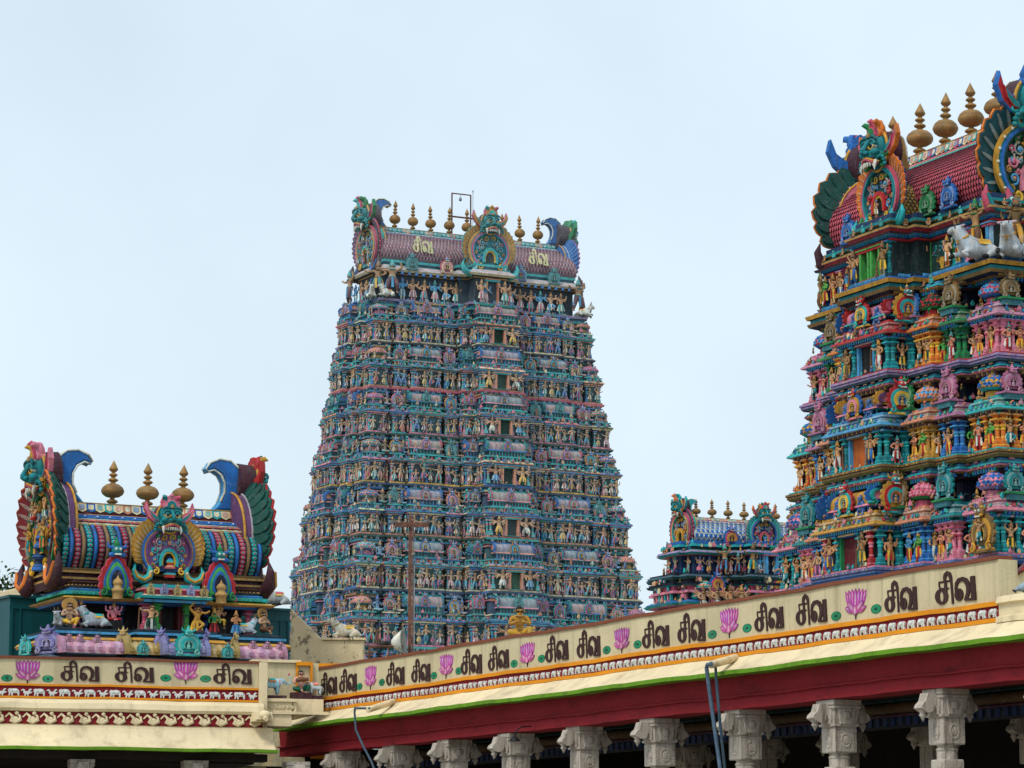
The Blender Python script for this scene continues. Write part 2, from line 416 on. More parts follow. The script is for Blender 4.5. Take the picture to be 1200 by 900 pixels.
def get_pose(k):
    if k in POSES: return POSES[k]
    up = lambda L, d: [tuple((x, y, z - d) for x, y, z in q) for q in L]
    mk = dict(stand=lambda: pose(arms('down', 'down')), hip=lambda: pose(arms('bless', 'hip'), lean=.025), fold=lambda: pose(arms('fold', 'fold')), four=lambda: pose(arms('bless', 'down', FOUR)),
              fourhip=lambda: pose(arms('low', 'hip', FOUR), lean=-.02), cross=lambda: pose(arms('fold', 'down'), CROSS, lean=.02), dance=lambda: pose(arms('out', 'over'), DANCE, lean=.03),
              dance4=lambda: pose(arms('out', 'bless', FOUR), DANCE), up=lambda: pose(arms('up', 'up')), eight=lambda: pose(arms('low', 'hip', *DV), BENT), eightst=lambda: pose(arms('bless', 'down', *DV)),
              bent=lambda: pose(arms('hip', 'out'), BENT, lean=.03), giant=lambda: pose(arms('up', 'out'), BENT), seat=lambda: pose(up(arms('bless', 'hip'), .43), SEAT, pz=.1), seat4=lambda: pose(up(arms('fold', 'down', FOUR), .43), SEAT, pz=.1),
              sit=lambda: pose(up(arms('bless', 'down'), .4), DOWN, pz=.13), sitplay=lambda: pose(up(arms('fold', 'fold'), .4), [((.2, -.16, .2), (.12, -.12, -.0)), ((-.22, -.14, .12), (.0, -.2, .05))], pz=.13))
    POSES[k] = mk[k](); return POSES[k]
def figure(k, skin, cloth, crown='gold', sash=None, feature=None, low=False):
    """one temple statue 1 unit tall at the crown of the head, feet (or seat) at z = 0"""
    b = get_pose(k); g = P['gold'] if crown not in P else P[crown]; sash = sash or mixc(cloth, P['white'], .4)
    mb = b.paint(dict(skin=skin, cloth=cloth, shin=cloth if len(k) % 2 else mixc(cloth, P['white'], .25), hair=P['black'], band=mixc(skin, P['gold'], .25)))
    x, y, z = b.hd; M = T(x, y, z - .02)
    h = .2 if crown != 'none' else .05
    if crown == 'none': mb.ell((0, .012, .0), (.07, .075, .06), P['black'], M)
    else:
        mb.lathe([(.074, -.01), (.08, .01), (.066, .025), (.07, .05), (.05, .07), (.055, .1), (.034, .12), (.036, .145), (.016, .17), (.0, h)], 8, [g, g, mixc(g, P['red'], .4), g, mixc(g, P['teal'], .3)], M)
    # face: brow, eyes, nose, mouth, ears with pendants
    fz = z - .055; fy = y - .083
    if not low:
        for sg in (-1, 1):
            mb.ell((x + sg * .03, fy + .016, fz + .012), (.017, .01, .01), mixc(skin, P['white'], .7), None, 6, 5); mb.ell((x + sg * .03, fy + .007, fz + .012), (.006, .005, .008), P['black'], None, 5, 4)
            mb.box(x + sg * .03 - .02, x + sg * .03 + .02, fy + .012, fy + .024, fz + .03, fz + .034, mixc(skin, P['black'], .6))
        mb.ell((x, fy - .001, fz - .006), (.011, .016, .02), skin, None, 6, 5)
        mb.ell((x, fy + .012, fz - .034), (.02, .009, .007), mixc(skin, P['red'], .55), None, 6, 4)
    for sg in (-1, 1): mb.ell((x + sg * .082, y + .0, z - .06), (.018, .02, .036), g, None, 6, 5)
    # necklace, belt, sash falling between the legs
    nz = b.pz + .285
    mb.lathe([(.07, -.015), (.098, .0), (.07, .018)], 10, g, T(b.lx, -.02, nz) @ S(1.05, .82, 1))
    mb.lathe([(.1, -.012), (.112, .0), (.1, .012)], 10, g, T(0, 0, b.pz + .035) @ S(1, .86, 1))
    if b.pz > .4:
        mb.box(-.035, .035, -.1, -.075, .2, .53, sash, None, .008, .0)
        for sg in (-1, 1): mb.add([(sg * .09, -.05, .5), (sg * .13, .0, .5), (sg * .2, .0, .22), (sg * .14, -.05, .2)], [0, 1, 2, 3] if sg > 0 else [3, 2, 1, 0], sash)
    if feature == 'club': 
        e = b.n['hana1'][:3]; mb.tube([(e[0], e[1], e[2]), (e[0] - .02, e[1] - .01, .18), (e[0] - .02, e[1], .02)], [.018, .035, .06], P['brown'], 6)
    if feature == 'halo': mb.lathe([(.17, -.01), (.2, 0.), (.17, .012)], 14, g, T(x, y + .05, z - .02) @ RX(PI / 2))
    if feature == 'trunk':
        mb.tube([(x, fy + .02, fz + .02), (x, fy - .05, fz - .06), (x + .02, fy - .07, fz - .15), (x + .07, fy - .07, fz - .17)], [.04, .035, .026, .018], skin, 7)
        for sg in (-1, 1): mb.ell((x + sg * .11, y + .01, z - .05), (.06, .015, .075), skin, None, 8, 5)
    return mb

def lying_bull(body, trim=None, low=False):
    """a seated temple bull, about 1 unit long, head towards -x, chest on the ground z = 0; front is -y"""
    k = ('bull', low)
    if k not in POSES:
        n = dict(rump=(.38, 0, .2, .17, .16), mid=(.12, 0, .22, .16, .17), shl=(-.14, 0, .27, .15, .19), hump=(-.1, 0, .44, .07), nek=(-.27, 0, .42, .105, .12), pol=(-.36, 0, .58, .085), fac=(-.46, 0, .53, .07), muz=(-.56, 0, .46, .058),
                 hk=(.3, -.2, .17, .09), hs=(.12, -.24, .05, .045), hf=(-.0, -.25, .04, .035), hk2=(.3, .2, .17, .09), hs2=(.12, .24, .05, .045), hf2=(0, .25, .04, .035),
                 fk=(-.2, -.14, .13, .06), fn=(-.36, -.16, .1, .048), ff=(-.22, -.17, .03, .04), fk2=(-.2, .14, .13, .06), fn2=(-.36, .16, .1, .048), ff2=(-.46, .15, .03, .04),
                 er=(-.32, -.1, .6, .03), er2=(-.3, -.19, .61, .022), el=(-.32, .1, .6, .03), el2=(-.3, .19, .61, .022), tl=(.54, .0, .1, .03), tl2=(.5, -.16, .03, .03))
        b = [('rump', 'mid', 'b'), ('mid', 'shl', 'b'), ('shl', 'hump', 'b'), ('shl', 'nek', 'b'), ('nek', 'pol', 'b'), ('pol', 'fac', 'b'), ('fac', 'muz', 'm'),
             ('rump', 'hk', 'b'), ('hk', 'hs', 'b'), ('hs', 'hf', 'h'), ('rump', 'hk2', 'b'), ('hk2', 'hs2', 'b'), ('hs2', 'hf2', 'h'), ('shl', 'fk', 'b'), ('fk', 'fn', 'b'), ('fn', 'ff', 'b'),
             ('shl', 'fk2', 'b'), ('fk2', 'fn2', 'b'), ('fn2', 'ff2', 'h'), ('pol', 'er', 'b'), ('er', 'er2', 'e'), ('pol', 'el', 'b'), ('el', 'el2', 'e'), ('rump', 'tl', 'b'), ('tl', 'tl2', 'h')]
        POSES[k] = Body(n, b)
    trim = trim or P['red']
    mb = POSES[k].paint(dict(b=body, m=mixc(body, P['grey'], .35), h=P['black'], e=mixc(body, P['pink'], .4)))
    for sg in (-1, 1):
        mb.tube([(-.36, sg * .05, .65), (-.37, sg * .085, .72), (-.4, sg * .075, .8)], [.026, .02, .004], P['bronze'], 6)
        mb.ell((-.44, sg * .068, .575), (.018, .012, .018), P['black'], None, 6, 5)
        mb.ell((-.585, sg * .03, .48), (.01, .012, .01), P['black'], None, 5, 4)
    # saddle cloth over the back and a bell collar
    th = np.linspace(-1.25, 1.25, 9); rows = []
    for xx in (.0, .02, .24, .26): rows.append([(xx, math.sin(t) * .185, .225 + math.cos(t) * .19) for t in th])
    V = np.array(rows).reshape(-1, 3); n = len(th)
    for i, c in enumerate((P['yellow'], trim, P['yellow'])):
        for j in range(n - 1):
            mb.add(V, [i * n + j, i * n + j + 1, (i + 1) * n + j + 1, (i + 1) * n + j], P['yellow'] if j in (0, n - 2) else c, smooth=True)
    mb.lathe([(.125, -.02), (.14, 0), (.125, .02)], 10, trim, T(-.25, 0, .4) @ RY(-.55) @ S(1, 1.1, 1)); mb.ell((-.35, 0, .3), (.03, .03, .035), P['gold'], None, 6, 5)
    return mb
def standing_elephant(body, cloth):
    """head towards +x, trunk raised; feet at z = 0, about 1 unit long"""
    if 'ele' not in POSES:
        n = dict(rump=(-.3, 0, .5, .2, .19), mid=(-.05, 0, .52, .22, .21), shl=(.2, 0, .55, .18, .18), hed=(.4, 0, .66, .13, .12), brw=(.46, 0, .64, .1), t1=(.56, 0, .55, .06), t2=(.68, 0, .5, .045), t3=(.78, 0, .58, .038), t4=(.77, 0, .74, .03), t5=(.7, 0, .86, .03))
        b = [('rump', 'mid', 'b'), ('mid', 'shl', 'b'), ('shl', 'hed', 'b'), ('hed', 'brw', 'b'), ('brw', 't1', 'b'), ('t1', 't2', 'b'), ('t2', 't3', 'b'), ('t3', 't4', 'b'), ('t4', 't5', 'b')]
        for i, (px_, sg) in enumerate(((-.33, -1), (-.33, 1), (.18, -1), (.18, 1))):
            n['h%d' % i] = (px_, sg * .12, .36, .1); n['k%d' % i] = (px_ + (.03 if px_ < 0 else .0), sg * .12, .18, .075); n['f%d' % i] = (px_, sg * .12, .03, .08)
            b += [('rump' if px_ < 0 else 'shl', 'h%d' % i, 'b'), ('h%d' % i, 'k%d' % i, 'b'), ('k%d' % i, 'f%d' % i, 'b')]
        n['tl'] = (-.5, 0, .45, .025); n['tl2'] = (-.53, 0, .25, .018); b += [('rump', 'tl', 'b'), ('tl', 'tl2', 'b')]
        POSES['ele'] = Body(n, b)
    mb = POSES['ele'].paint(dict(b=body))
    for sg in (-1, 1):
        mb.prism([(.0, -.16), (.06, -.12), (.09, .0), (.04, .12), (-.06, .13), (-.13, .06), (-.11, -.06)], .012, -.012, mixc(body, P['pink'], .3), body, T(.31, sg * .15, .6) @ RZ(sg * .45), .01)
        mb.tube([(.47, sg * .06, .53), (.55, sg * .09, .47), (.63, sg * .09, .47)], [.022, .018, .005], P['white'], 6)
        mb.ell((.5, sg * .085, .68), (.014, .01, .014), P['black'], None, 6, 4)
    th = np.linspace(-1.35, 1.35, 9); rows = [[(xx, math.sin(t) * .225, .52 + math.cos(t) * .235) for t in th] for xx in (-.2, -.18, .08, .1)]
    V = np.array(rows).reshape(-1, 3); n = len(th)
    for i, c in enumerate((P['yellow'], cloth, P['yellow'])):
        for j in range(n - 1): mb.add(V, [i * n + j, i * n + j + 1, (i + 1) * n + j + 1, (i + 1) * n + j], P['orange'] if j in (0, n - 2) else c, smooth=True)
    mb.lathe([(.19, -.02), (.205, 0), (.19, .02)], 10, P['orange'], T(.26, 0, .55) @ RY(PI / 2 - .15))
    mb.ell((.7, 0, .93), (.05, .05, .06), P['rose'], None, 7, 5)
    return mb
# ------------------------------------------------------------------ ornament, all facing -y, standing on z = 0 unless said
def arc(rx, rz, a0, a1, n, cz=0.0, scal=0, amp=0.0, cx=0.0):
    t = np.linspace(R(a0), R(a1), n); k = 1 + (amp * np.abs(np.sin(np.linspace(0, scal * PI, n))) if scal else 0)
    return np.stack((cx + rx * k * np.cos(t), cz + rz * k * np.sin(t)), 1)
def curl(mb, cx, cz, r, turns, sg, col, y=-.02, rad=.05, n=14, a0=PI / 2):
    t = np.linspace(0, 1, n); a = a0 - sg * t * turns * 2 * PI; rr = r * (1 - .8 * t)
    mb.tube(np.stack((cx + rr * np.cos(a), np.full(n, y) - .02 * t, cz + rr * np.sin(a)), 1), rad * (1 - .55 * t), col, 5)
def kudu(rim, mid, inn, core=None, head=None, flame=11, fig=True, mono=None):
    """horseshoe arch gable about 1 wide and 1.3 high with flame edge, nested bands, curled feet and a small demon mask on top"""
    if mono is not None: rim = mono; mid = mixc(mono, P['white'], .22); inn = mono; core = mixc(mono, P['black'], .5); head = mono
    core = core or P['navy']; head = head or P['blue']; mb = MB()
    n = flame * 4 + 1
    o = arc(.47, .5, -38, 218, n, .5, flame, .14); i1 = arc(.40, .42, -38, 218, n, .5); i2 = arc(.31, .33, -38, 218, n, .49); i3 = arc(.21, .24, -38, 218, n, .47); i4 = arc(.15, .18, -38, 218, n, .46)
    mb.prism(o[:-1] if False else o, .08, -.0, rim, mixc(rim, P['black'], .25))
    mb.band(i1, i2, 0., -.05, mid); mb.band(i2 * (1, 1), i3, 0., -.09, inn); mb.band(i3, i4, 0., -.07, mixc(mid, P['yellow'], .35) if mono is None else mid)
    dn = arc(.15, .18, -38, 218, 17, .46); mb.prism(dn, 0., -.012, core)
    for sg in (-1, 1):
        curl(mb, sg * .36, .14, .13, 1.1, -sg, mid, -.06, .05, 12, PI / 2)
        mb.ell((sg * .37, -.07, .13), (.05, .04, .05), mixc(rim, P['yellow'], .3) if mono is None else mid, None, 7, 5)
    mb.box(-.44, .44, -.06, .1, -.0, .06, inn); mb.box(-.4, .4, -.02, .1, .06, .1, mid)
    if fig:
        c = P['gold'] if mono is None else mid
        mb.ell((0, -.05, .42), (.075, .05, .1), c, None, 7, 5); mb.ell((0, -.06, .55), (.05, .045, .055), c, None, 7, 5); mb.ell((0, -.06, .33), (.11, .06, .04), c, None, 7, 5)
    # mask
    mb.ell((0, -.05, 1.04), (.17, .12, .13), head, None, 9, 6)
    for sg in (-1, 1):
        mb.ell((sg * .07, -.16, 1.08), (.045, .03, .04), P['white'] if mono is None else mid, None, 7, 5)
        if mono is None: mb.ell((sg * .07, -.188, 1.08), (.018, .012, .02), P['black'], None, 5, 4)
        mb.tube([(sg * .14, -.03, 1.1), (sg * .25, -.04, 1.14), (sg * .27, -.03, 1.26)], [.05, .04, .008], rim, 6)
        mb.ell((sg * .1, -.1, .97), (.07, .06, .045), mid, None, 7, 5)
    mb.box(-.1, .1, -.17, -.12, .925, .955, P['white'] if mono is None else mid)
    mb.lathe([(.06, 0), (.09, .05), (.05, .1), (.06, .14), (.0, .24)], 7, [rim, mid, head], T(0, 0, 1.13))
    return mb
def dome(c1, c2, c3, fin='gold', oct_=8, kud=None, ribs=True):
    """corner pavilion dome: 1 wide, about 1.25 high, on a small drum"""
    mb = MB(); kud = kud or c3
    mb.lathe([(.5, 0), (.5, .05), (.42, .07), (.42, .12), (.46, .13), (.46, .17), (.34, .19), (.34, .36), (.42, .38), (.5, .42), (.53, .47)], oct_, [c1, c1, c2, c1, c2, c1, c2, P['navy'], c1, c1], None, False, 0, PI / 8)
    mb.lathe([(.53, .47), (.555, .53), (.54, .62), (.47, .73), (.34, .83), (.2, .89), (.14, .92)], 16, [c2, c3, c2, c3, c2, c3])
    for row, (r, z, nn) in enumerate(((.55, .52, 22), (.535, .61, 22), (.475, .71, 18), (.37, .8, 14), (.24, .87, 9))):          # rows of carved petals
        for k in range(nn): a = (k + .5 * (row % 2)) * 2 * PI / nn; mb.ell((r * math.cos(a), r * math.sin(a), z), (.052, .052, .05), (c3, kud, c2)[(k + row) % 3], None, 6, 4)
    if ribs and False:
        for k in range(8):
            a = k * PI / 4 + PI / 8
            mb.tube([(r * math.cos(a), r * math.sin(a), z) for r, z in ((.56, .5), (.565, .6), (.49, .74), (.35, .845), (.18, .905))], .028, c1, 5)
    mb.lathe([(.15, .92), (.19, .96), (.1, .99), (.06, 1.01), (.12, 1.06), (.12, 1.1), (.04, 1.13), (.05, 1.17), (.0, 1.27)], 10, P[fin])
    for k in range(4):
        M = RZ(k * PI / 2) @ T(0, -.48, .38) @ S(.36); mb.prism(arc(.42, .5, -30, 210, 15, .42), .1, -.06, kud, c1, M, .06); mb.prism(arc(.24, .3, -30, 210, 11, .42), 0, -.1, c1, c1, M, .03); mb.ell((0, -.04, .98), (.12, .1, .16), c1, M, 7, 5)
    return mb
def vault_prof(w, h, n=13, bulge=.16, ogee=.06):
    """cross-section of a wagon roof, half width w, from the left eave over the ridge; (y, z)"""
    t = np.linspace(0, 1, n); a = t * PI / 2
    y = w * (np.cos(a) + bulge * np.sin(2 * a) * .9); z = h * (np.sin(a) ** .95)
    y = np.maximum(y * (1 - .0 * t), 0); z = z + ogee * h * t ** 6
    L = np.stack((-y, z), 1); Rr = np.stack((y, z), 1)[::-1][1:]
    return np.concatenate((L, Rr))
def vault_prof2(w, h, n=17, bulge=.16, pw=2.9):
    """steep wagon roof that swells above the eave and rises to a pointed ridge"""
    t = np.linspace(0, 1, n); y = w * (1 - t ** pw) * (1 + bulge * 1.5 * np.sin(PI * t ** .85)); z = h * t
    y = np.maximum(y, 0); return np.concatenate((np.stack((-y, z), 1), np.stack((y, z), 1)[::-1][1:]))
def sala(L, c1, c2, c3, base, end='rose', ribs=0, kud=None, fins=3):
    """small wagon-roofed pavilion: length L, depth .7, height about 1 to the ridge; arched end gables"""
    mb = MB(); x = L / 2
    mb.box(-x * .98, x * .98, -.36, .36, 0, .06, c1); mb.box(-x * .9, x * .9, -.3, .3, .06, .3, P['navy'])
    npil = max(2, int(L / .28))
    for k in range(npil + 1):
        xx = -x * .88 + k * 1.76 * x / npil; mb.box(xx - .03, xx + .03, -.335, -.3, .06, .3, base)
    mb.box(-x * .96, x * .96, -.35, .35, .3, .35, base); mb.box(-x * 1.02, x * 1.02, -.42, .42, .35, .42, c3, None, .03, .04)
    pf = vault_prof(.34, .5, 9); n = len(pf); nx = max(2, ribs if ribs else 2); xs = np.linspace(-x * .98, x * .98, nx + 1)
    V = np.concatenate([np.column_stack((np.full(n, q), pf[:, 0], pf[:, 1] + .42)) for q in xs]); j = np.arange(n - 1)
    for k in range(nx): mb.add(V, np.stack((k * n + j, (k + 1) * n + j, (k + 1) * n + j + 1, k * n + j + 1), 1), c2 if k % 2 == 0 or not ribs else mixc(c2, P['navy'], .22), smooth=True)
    mb.box(-x, x, -.05, .05, .93, 1.0, c1)
    for sg in (-1, 1):
        M = T(sg * x, 0, .36) @ RZ(sg * PI / 2) @ S(.92, .8, .52); e = P[end] if isinstance(end, str) else end
        nn = 33; mb.prism(arc(.47, .6, -38, 218, nn, .62, 8, .13), .1, 0, e, e, M); mb.band(arc(.38, .5, -38, 218, nn, .62), arc(.26, .36, -38, 218, nn, .62), 0, -.08, c1, M); mb.prism(arc(.24, .34, -38, 218, 15, .62), 0, -.03, c3, c3, M)
        mb.ell((0, -.03, 1.32), (.17, .14, .18), c1, M, 8, 5)
        for s2 in (-1, 1): mb.ell((s2 * .36, -.05, .16), (.12, .1, .12), c1, M, 7, 5)
    for k in range(fins):
        xx = 0 if fins == 1 else -x * .6 + k * 1.2 * x / (fins - 1)
        mb.lathe([(.03, 0), (.06, .04), (.05, .07), (.02, .09), (.03, .11), (0, .2)], 6, P['gold'], T(xx, 0, .99))
    return mb
def pillar(c1, c2, c3, sq=True):
    """carved half pillar .34 wide, 1 high"""
    mb = MB(); q = lambda pr, c: mb.lathe([(r * 1.414, z) for r, z in pr], 4, c, None, False, 0, PI / 4)
    q([(.15, 0), (.15, .08), (.13, .1), (.13, .2), (.11, .24)], [c1, c2, c1, c1])
    mb.lathe([(.105, .22), (.105, .3), (.09, .33), (.085, .5), (.1, .53), (.1, .56), (.085, .58)], 8, [c1, c2, c1, c1, c2, c2], None, False, 0, PI / 8)
    mb.lathe([(.08, .58), (.12, .62), (.135, .66), (.1, .7), (.07, .72)], 10, [c2, c2, c1, c1])
    mb.lathe([(.07, .72), (.08, .74), (.16, .79), (.17, .81)], 10, [c1, c1, c3])
    q([(.17, .81), (.17, .85), (.1, .87), (.1, .9), (.19, .95), (.21, .97), (.21, 1.0)], [c2, c1, c1, c1, c2, c3])
    return mb
def finial(c='gold', tall=1.0, slim=1.0):
    """metal pot finial, 1 high"""
    mb = MB(); g = hexc('#9c7648') if c == 'gold' else P[c]; d = mixc(g, P['black'], .25)
    pr = [(.09, 0), (.1, .015), (.05, .03), (.08, .045), (.12, .07), (.125, .09), (.1, .115), (.045, .14), (.055, .17), (.15, .19), (.215, .235), (.247, .295), (.247, .335), (.215, .4), (.15, .455), (.06, .485), (.045, .505),
          (.07, .52), (.105, .545), (.112, .56), (.09, .585), (.045, .605), (.042, .625), (.065, .64), (.09, .66), (.093, .675), (.075, .695), (.038, .715), (.04, .735), (.075, .755), (.095, .785), (.1, .8), (.075, .85), (.035, .93), (0, 1.0)]
    mb.lathe([(r * slim, z) for r, z in pr], 16, [g] * 12 + [d] + [g] * 22, None, True); return mb
def feather(L, wd, c1, c2, tip, M, mb, pts=6):
    """a long rounded feather along +z from the origin: c1 in front, a rim of tip colour, c2 behind"""
    n = 9; t = np.linspace(0, 1, n); hw = wd * (np.sin(np.clip(t * .94 + .06, 0, 1) * PI) ** .5) * .5 + wd * .1 * (1 - t)
    o = np.concatenate((np.stack((hw, t * L), 1), np.stack((-hw, t * L), 1)[::-1]))
    d = .05 * wd; q = lambda a, b: np.column_stack((o[:, 0] * a, o[:, 1] * b))
    mb.prism(q(1, 1), d, -d, tip, tip, M); mb.prism(q(.9, .96), 2.6 * d, d, c2, c2, M); mb.prism(q(.5, .84), 5.0 * d, 2.6 * d, c2, c2, M)
    mb.prism(q(.86, .95), -d, -2.4 * d, c1, c1, M); mb.prism(q(.16, .84), -2.4 * d, -3.6 * d, mixc(c1, P['white'], .3), None, M)
def demon_mask(skin, crown, horn, mane, eye='white', gum='rose', pal=None, back='dpurple'):
    """open-mouthed temple guardian mask, about 1 wide and 1 high, origin at the chin, no lower jaw"""
    mb = MB(); sk = skin; dk = mixc(skin, P['black'], .45)
    eg = np.stack((.40 * np.cos(np.linspace(0, 2 * PI, 29)[:-1]), .46 + .46 * np.sin(np.linspace(0, 2 * PI, 29)[:-1])), 1)
    bk = P[back] if isinstance(back, str) else back
    mb.prism(eg, .42, .03, bk, bk, None, 0); mb.tube(np.column_stack((np.append(eg[:, 0], eg[0, 0]), np.full(29, .02), np.append(eg[:, 1], eg[0, 1]))), .035, P['ochre'], 6)
    mb.prism(inset(eg, .02), .05, -.03, dk, dk)
    mb.ell((0, -.0, .55), (.33, .2, .34), sk, None, 14, 10)
    mb.ell((0, -.04, .32), (.33, .27, .17), sk, None, 12, 8)                                   # upper jaw
    mb.ell((0, -.08, .22), (.27, .24, .1), P['dred'], None, 10, 6)                            # throat
    t = np.linspace(-1.15, 1.15, 13)
    mb.tube(np.stack((.33 * np.sin(t), -.02 - .3 * np.cos(t), .2 + .05 * np.cos(3 * t)), 1), .024, P['ochre'], 6); mb.tube(np.stack((.3 * np.sin(t), -.02 - .3 * np.cos(t), .165 + .05 * np.cos(3 * t)), 1), .03, P[gum], 6)
    for q in np.linspace(-.95, .95, 9): mb.lathe([(.034, 0), (.03, -.05), (.012, -.1)][::-1], 5, P['white'], T(.29 * math.sin(q), -.02 - .28 * math.cos(q), .15))
    for sg in (-1, 1):
        mb.tube([(sg * .25, -.2, .17), (sg * .28, -.25, .05), (sg * .26, -.24, -.06)], [.05, .035, .004], P['white'], 7)
        mb.ell((sg * .15, -.17, .53), (.1, .1, .085), P['white'], None, 10, 8); mb.ell((sg * .15, -.255, .52), (.045, .03, .045), P['black'], None, 8, 6); mb.ell((sg * .15, -.165, .56), (.115, .105, .08), sk, None, 10, 8); mb.ell((sg * .1, -.13, .7), (.13, .1, .06), mixc(sk, P['white'], .12), None, 9, 6)
        a = np.linspace(.1, PI - .1, 8); mb.tube(np.stack((sg * .15 + .13 * np.cos(a), np.full(8, -.24), .54 + .12 * np.sin(a)), 1), .03, sk, 6)
        mb.tube(np.stack((sg * .15 - sg * .17 * np.cos(a), np.full(8, -.22) + .03 * np.cos(a), .61 + .13 * np.sin(a)), 1), [.012, .03, .04, .045, .045, .04, .03, .012], dk if pal is None else P[pal], 6)
        mb.tube(np.stack((sg * .15 - .115 * np.cos(a), np.full(8, -.25), .53 - .09 * np.sin(a)), 1), .016, P['yellow'], 5)
        mb.ell((sg * .06, -.33, .36), (.065, .07, .055), sk, None, 8, 6); mb.ell((sg * .22, -.2, .37), (.11, .12, .09), sk, None, 9, 6)
        # pointed ear, flared cheek scroll and horn
        mb.prism([(.0, -.12), (.14, -.1), (.3, .02), (.4, .22), (.34, .4), (.26, .2), (.12, .12), (.0, .1)] if sg > 0 else [(0, .1), (-.12, .12), (-.26, .2), (-.34, .4), (-.4, .22), (-.3, .02), (-.14, -.1), (0, -.12)], .05, -.05, crown, horn, T(sg * .3, .05, .42) @ S(1.25, 1.2, 1.3), .02)
        mb.prism([(.03, -.06), (.13, -.04), (.24, .06), (.3, .22), (.2, .12), (.1, .06)] if sg > 0 else [(-.1, .06), (-.2, .12), (-.3, .22), (-.24, .06), (-.13, -.04), (-.03, -.06)], .0, -.075, sk, crown, T(sg * .3, .03, .42) @ S(1.25, 1.2, 1.3), .01)
        mb.tube([(sg * .14, .02, .78), (sg * .24, .0, .93), (sg * .2, -.02, 1.08), (sg * .1, -.03, 1.12)], [.09, .075, .045, .01], horn, 8)
        curl(mb, sg * .34, .16, .14, 1.2, -sg, mane, -.06, .055, 14, PI / 2); curl(mb, sg * .42, .36, .1, 1.1, -sg, mane, -.0, .04, 12, PI / 2)
    mb.tube([(0, -.22, .66), (0, -.33, .5), (0, -.38, .4)], [.05, .055, .07], sk, 8); mb.ell((0, -.39, .38), (.06, .06, .05), sk, None, 8, 6)
    for sg in (-1, 1):                                             # curled whiskers beside the jaw
        for q in range(7): an = -.2 + q * .52; mb.ell((sg * (.36 + .13 * math.cos(an)), -.12 - .01 * q, .1 + .16 * math.sin(an)), (.06 - .005 * q, .05, .05 - .004 * q), mixc(sk, P['black'], .2 if q % 2 else 0), None, 7, 5)
    mb.prism(arc(.26, .3, -10, 190, 25, .78, 6, .12), .08, -.12, crown, horn, None, .02); mb.prism(arc(.17, .2, -10, 190, 17, .78), .0, -.17, mane, crown, None, .02)
    for q, (dx, hh) in enumerate(((0, .26), (-.14, .18), (.14, .18))):
        mb.tube([(dx, .02, .86), (dx * 1.3, -.08, .98 + hh * .3), (dx * 1.7, -.16, .96 + hh * .62), (dx * 1.6, -.24, .94 + hh * .6)], [.09, .085, .06, .015], (crown, mane, horn)[q], 7)
    mb.lathe([(.05, -.05), (.055, .0), (.03, .05)], 8, P['gold'], T(0, -.22, .78))
    return mb
def fan(n, r0, L, wd, c1, c2, tip, a0=-30, a1=210, cz=0.0, lean=.35, zs=1.0, gap=13, sides=(-1, 1)):
    """two wings of overlapping feathers round an arch, cupped forward, open at the crown"""
    mb = MB(); n = n + n // 3; h = max(4, n // 2)
    for sg in sides:
        for k in range(h):
            a = R((a0 if sg > 0 else a1) + ((90 - gap if sg > 0 else 90 + gap) - (a0 if sg > 0 else a1)) * (k + .5) / h); tilt = PI / 2 - a - sg * .22
            f = .72 + .38 * math.sin(PI * (k + .8) / (h + .6))
            M = T(r0 * math.cos(a), -.03 * k / h, cz + r0 * zs * math.sin(a)) @ RY(tilt) @ RX(lean) @ S(f)
            feather(L * 1.15, wd * 1.25, c1, c2, tip, M, mb)
    return mb
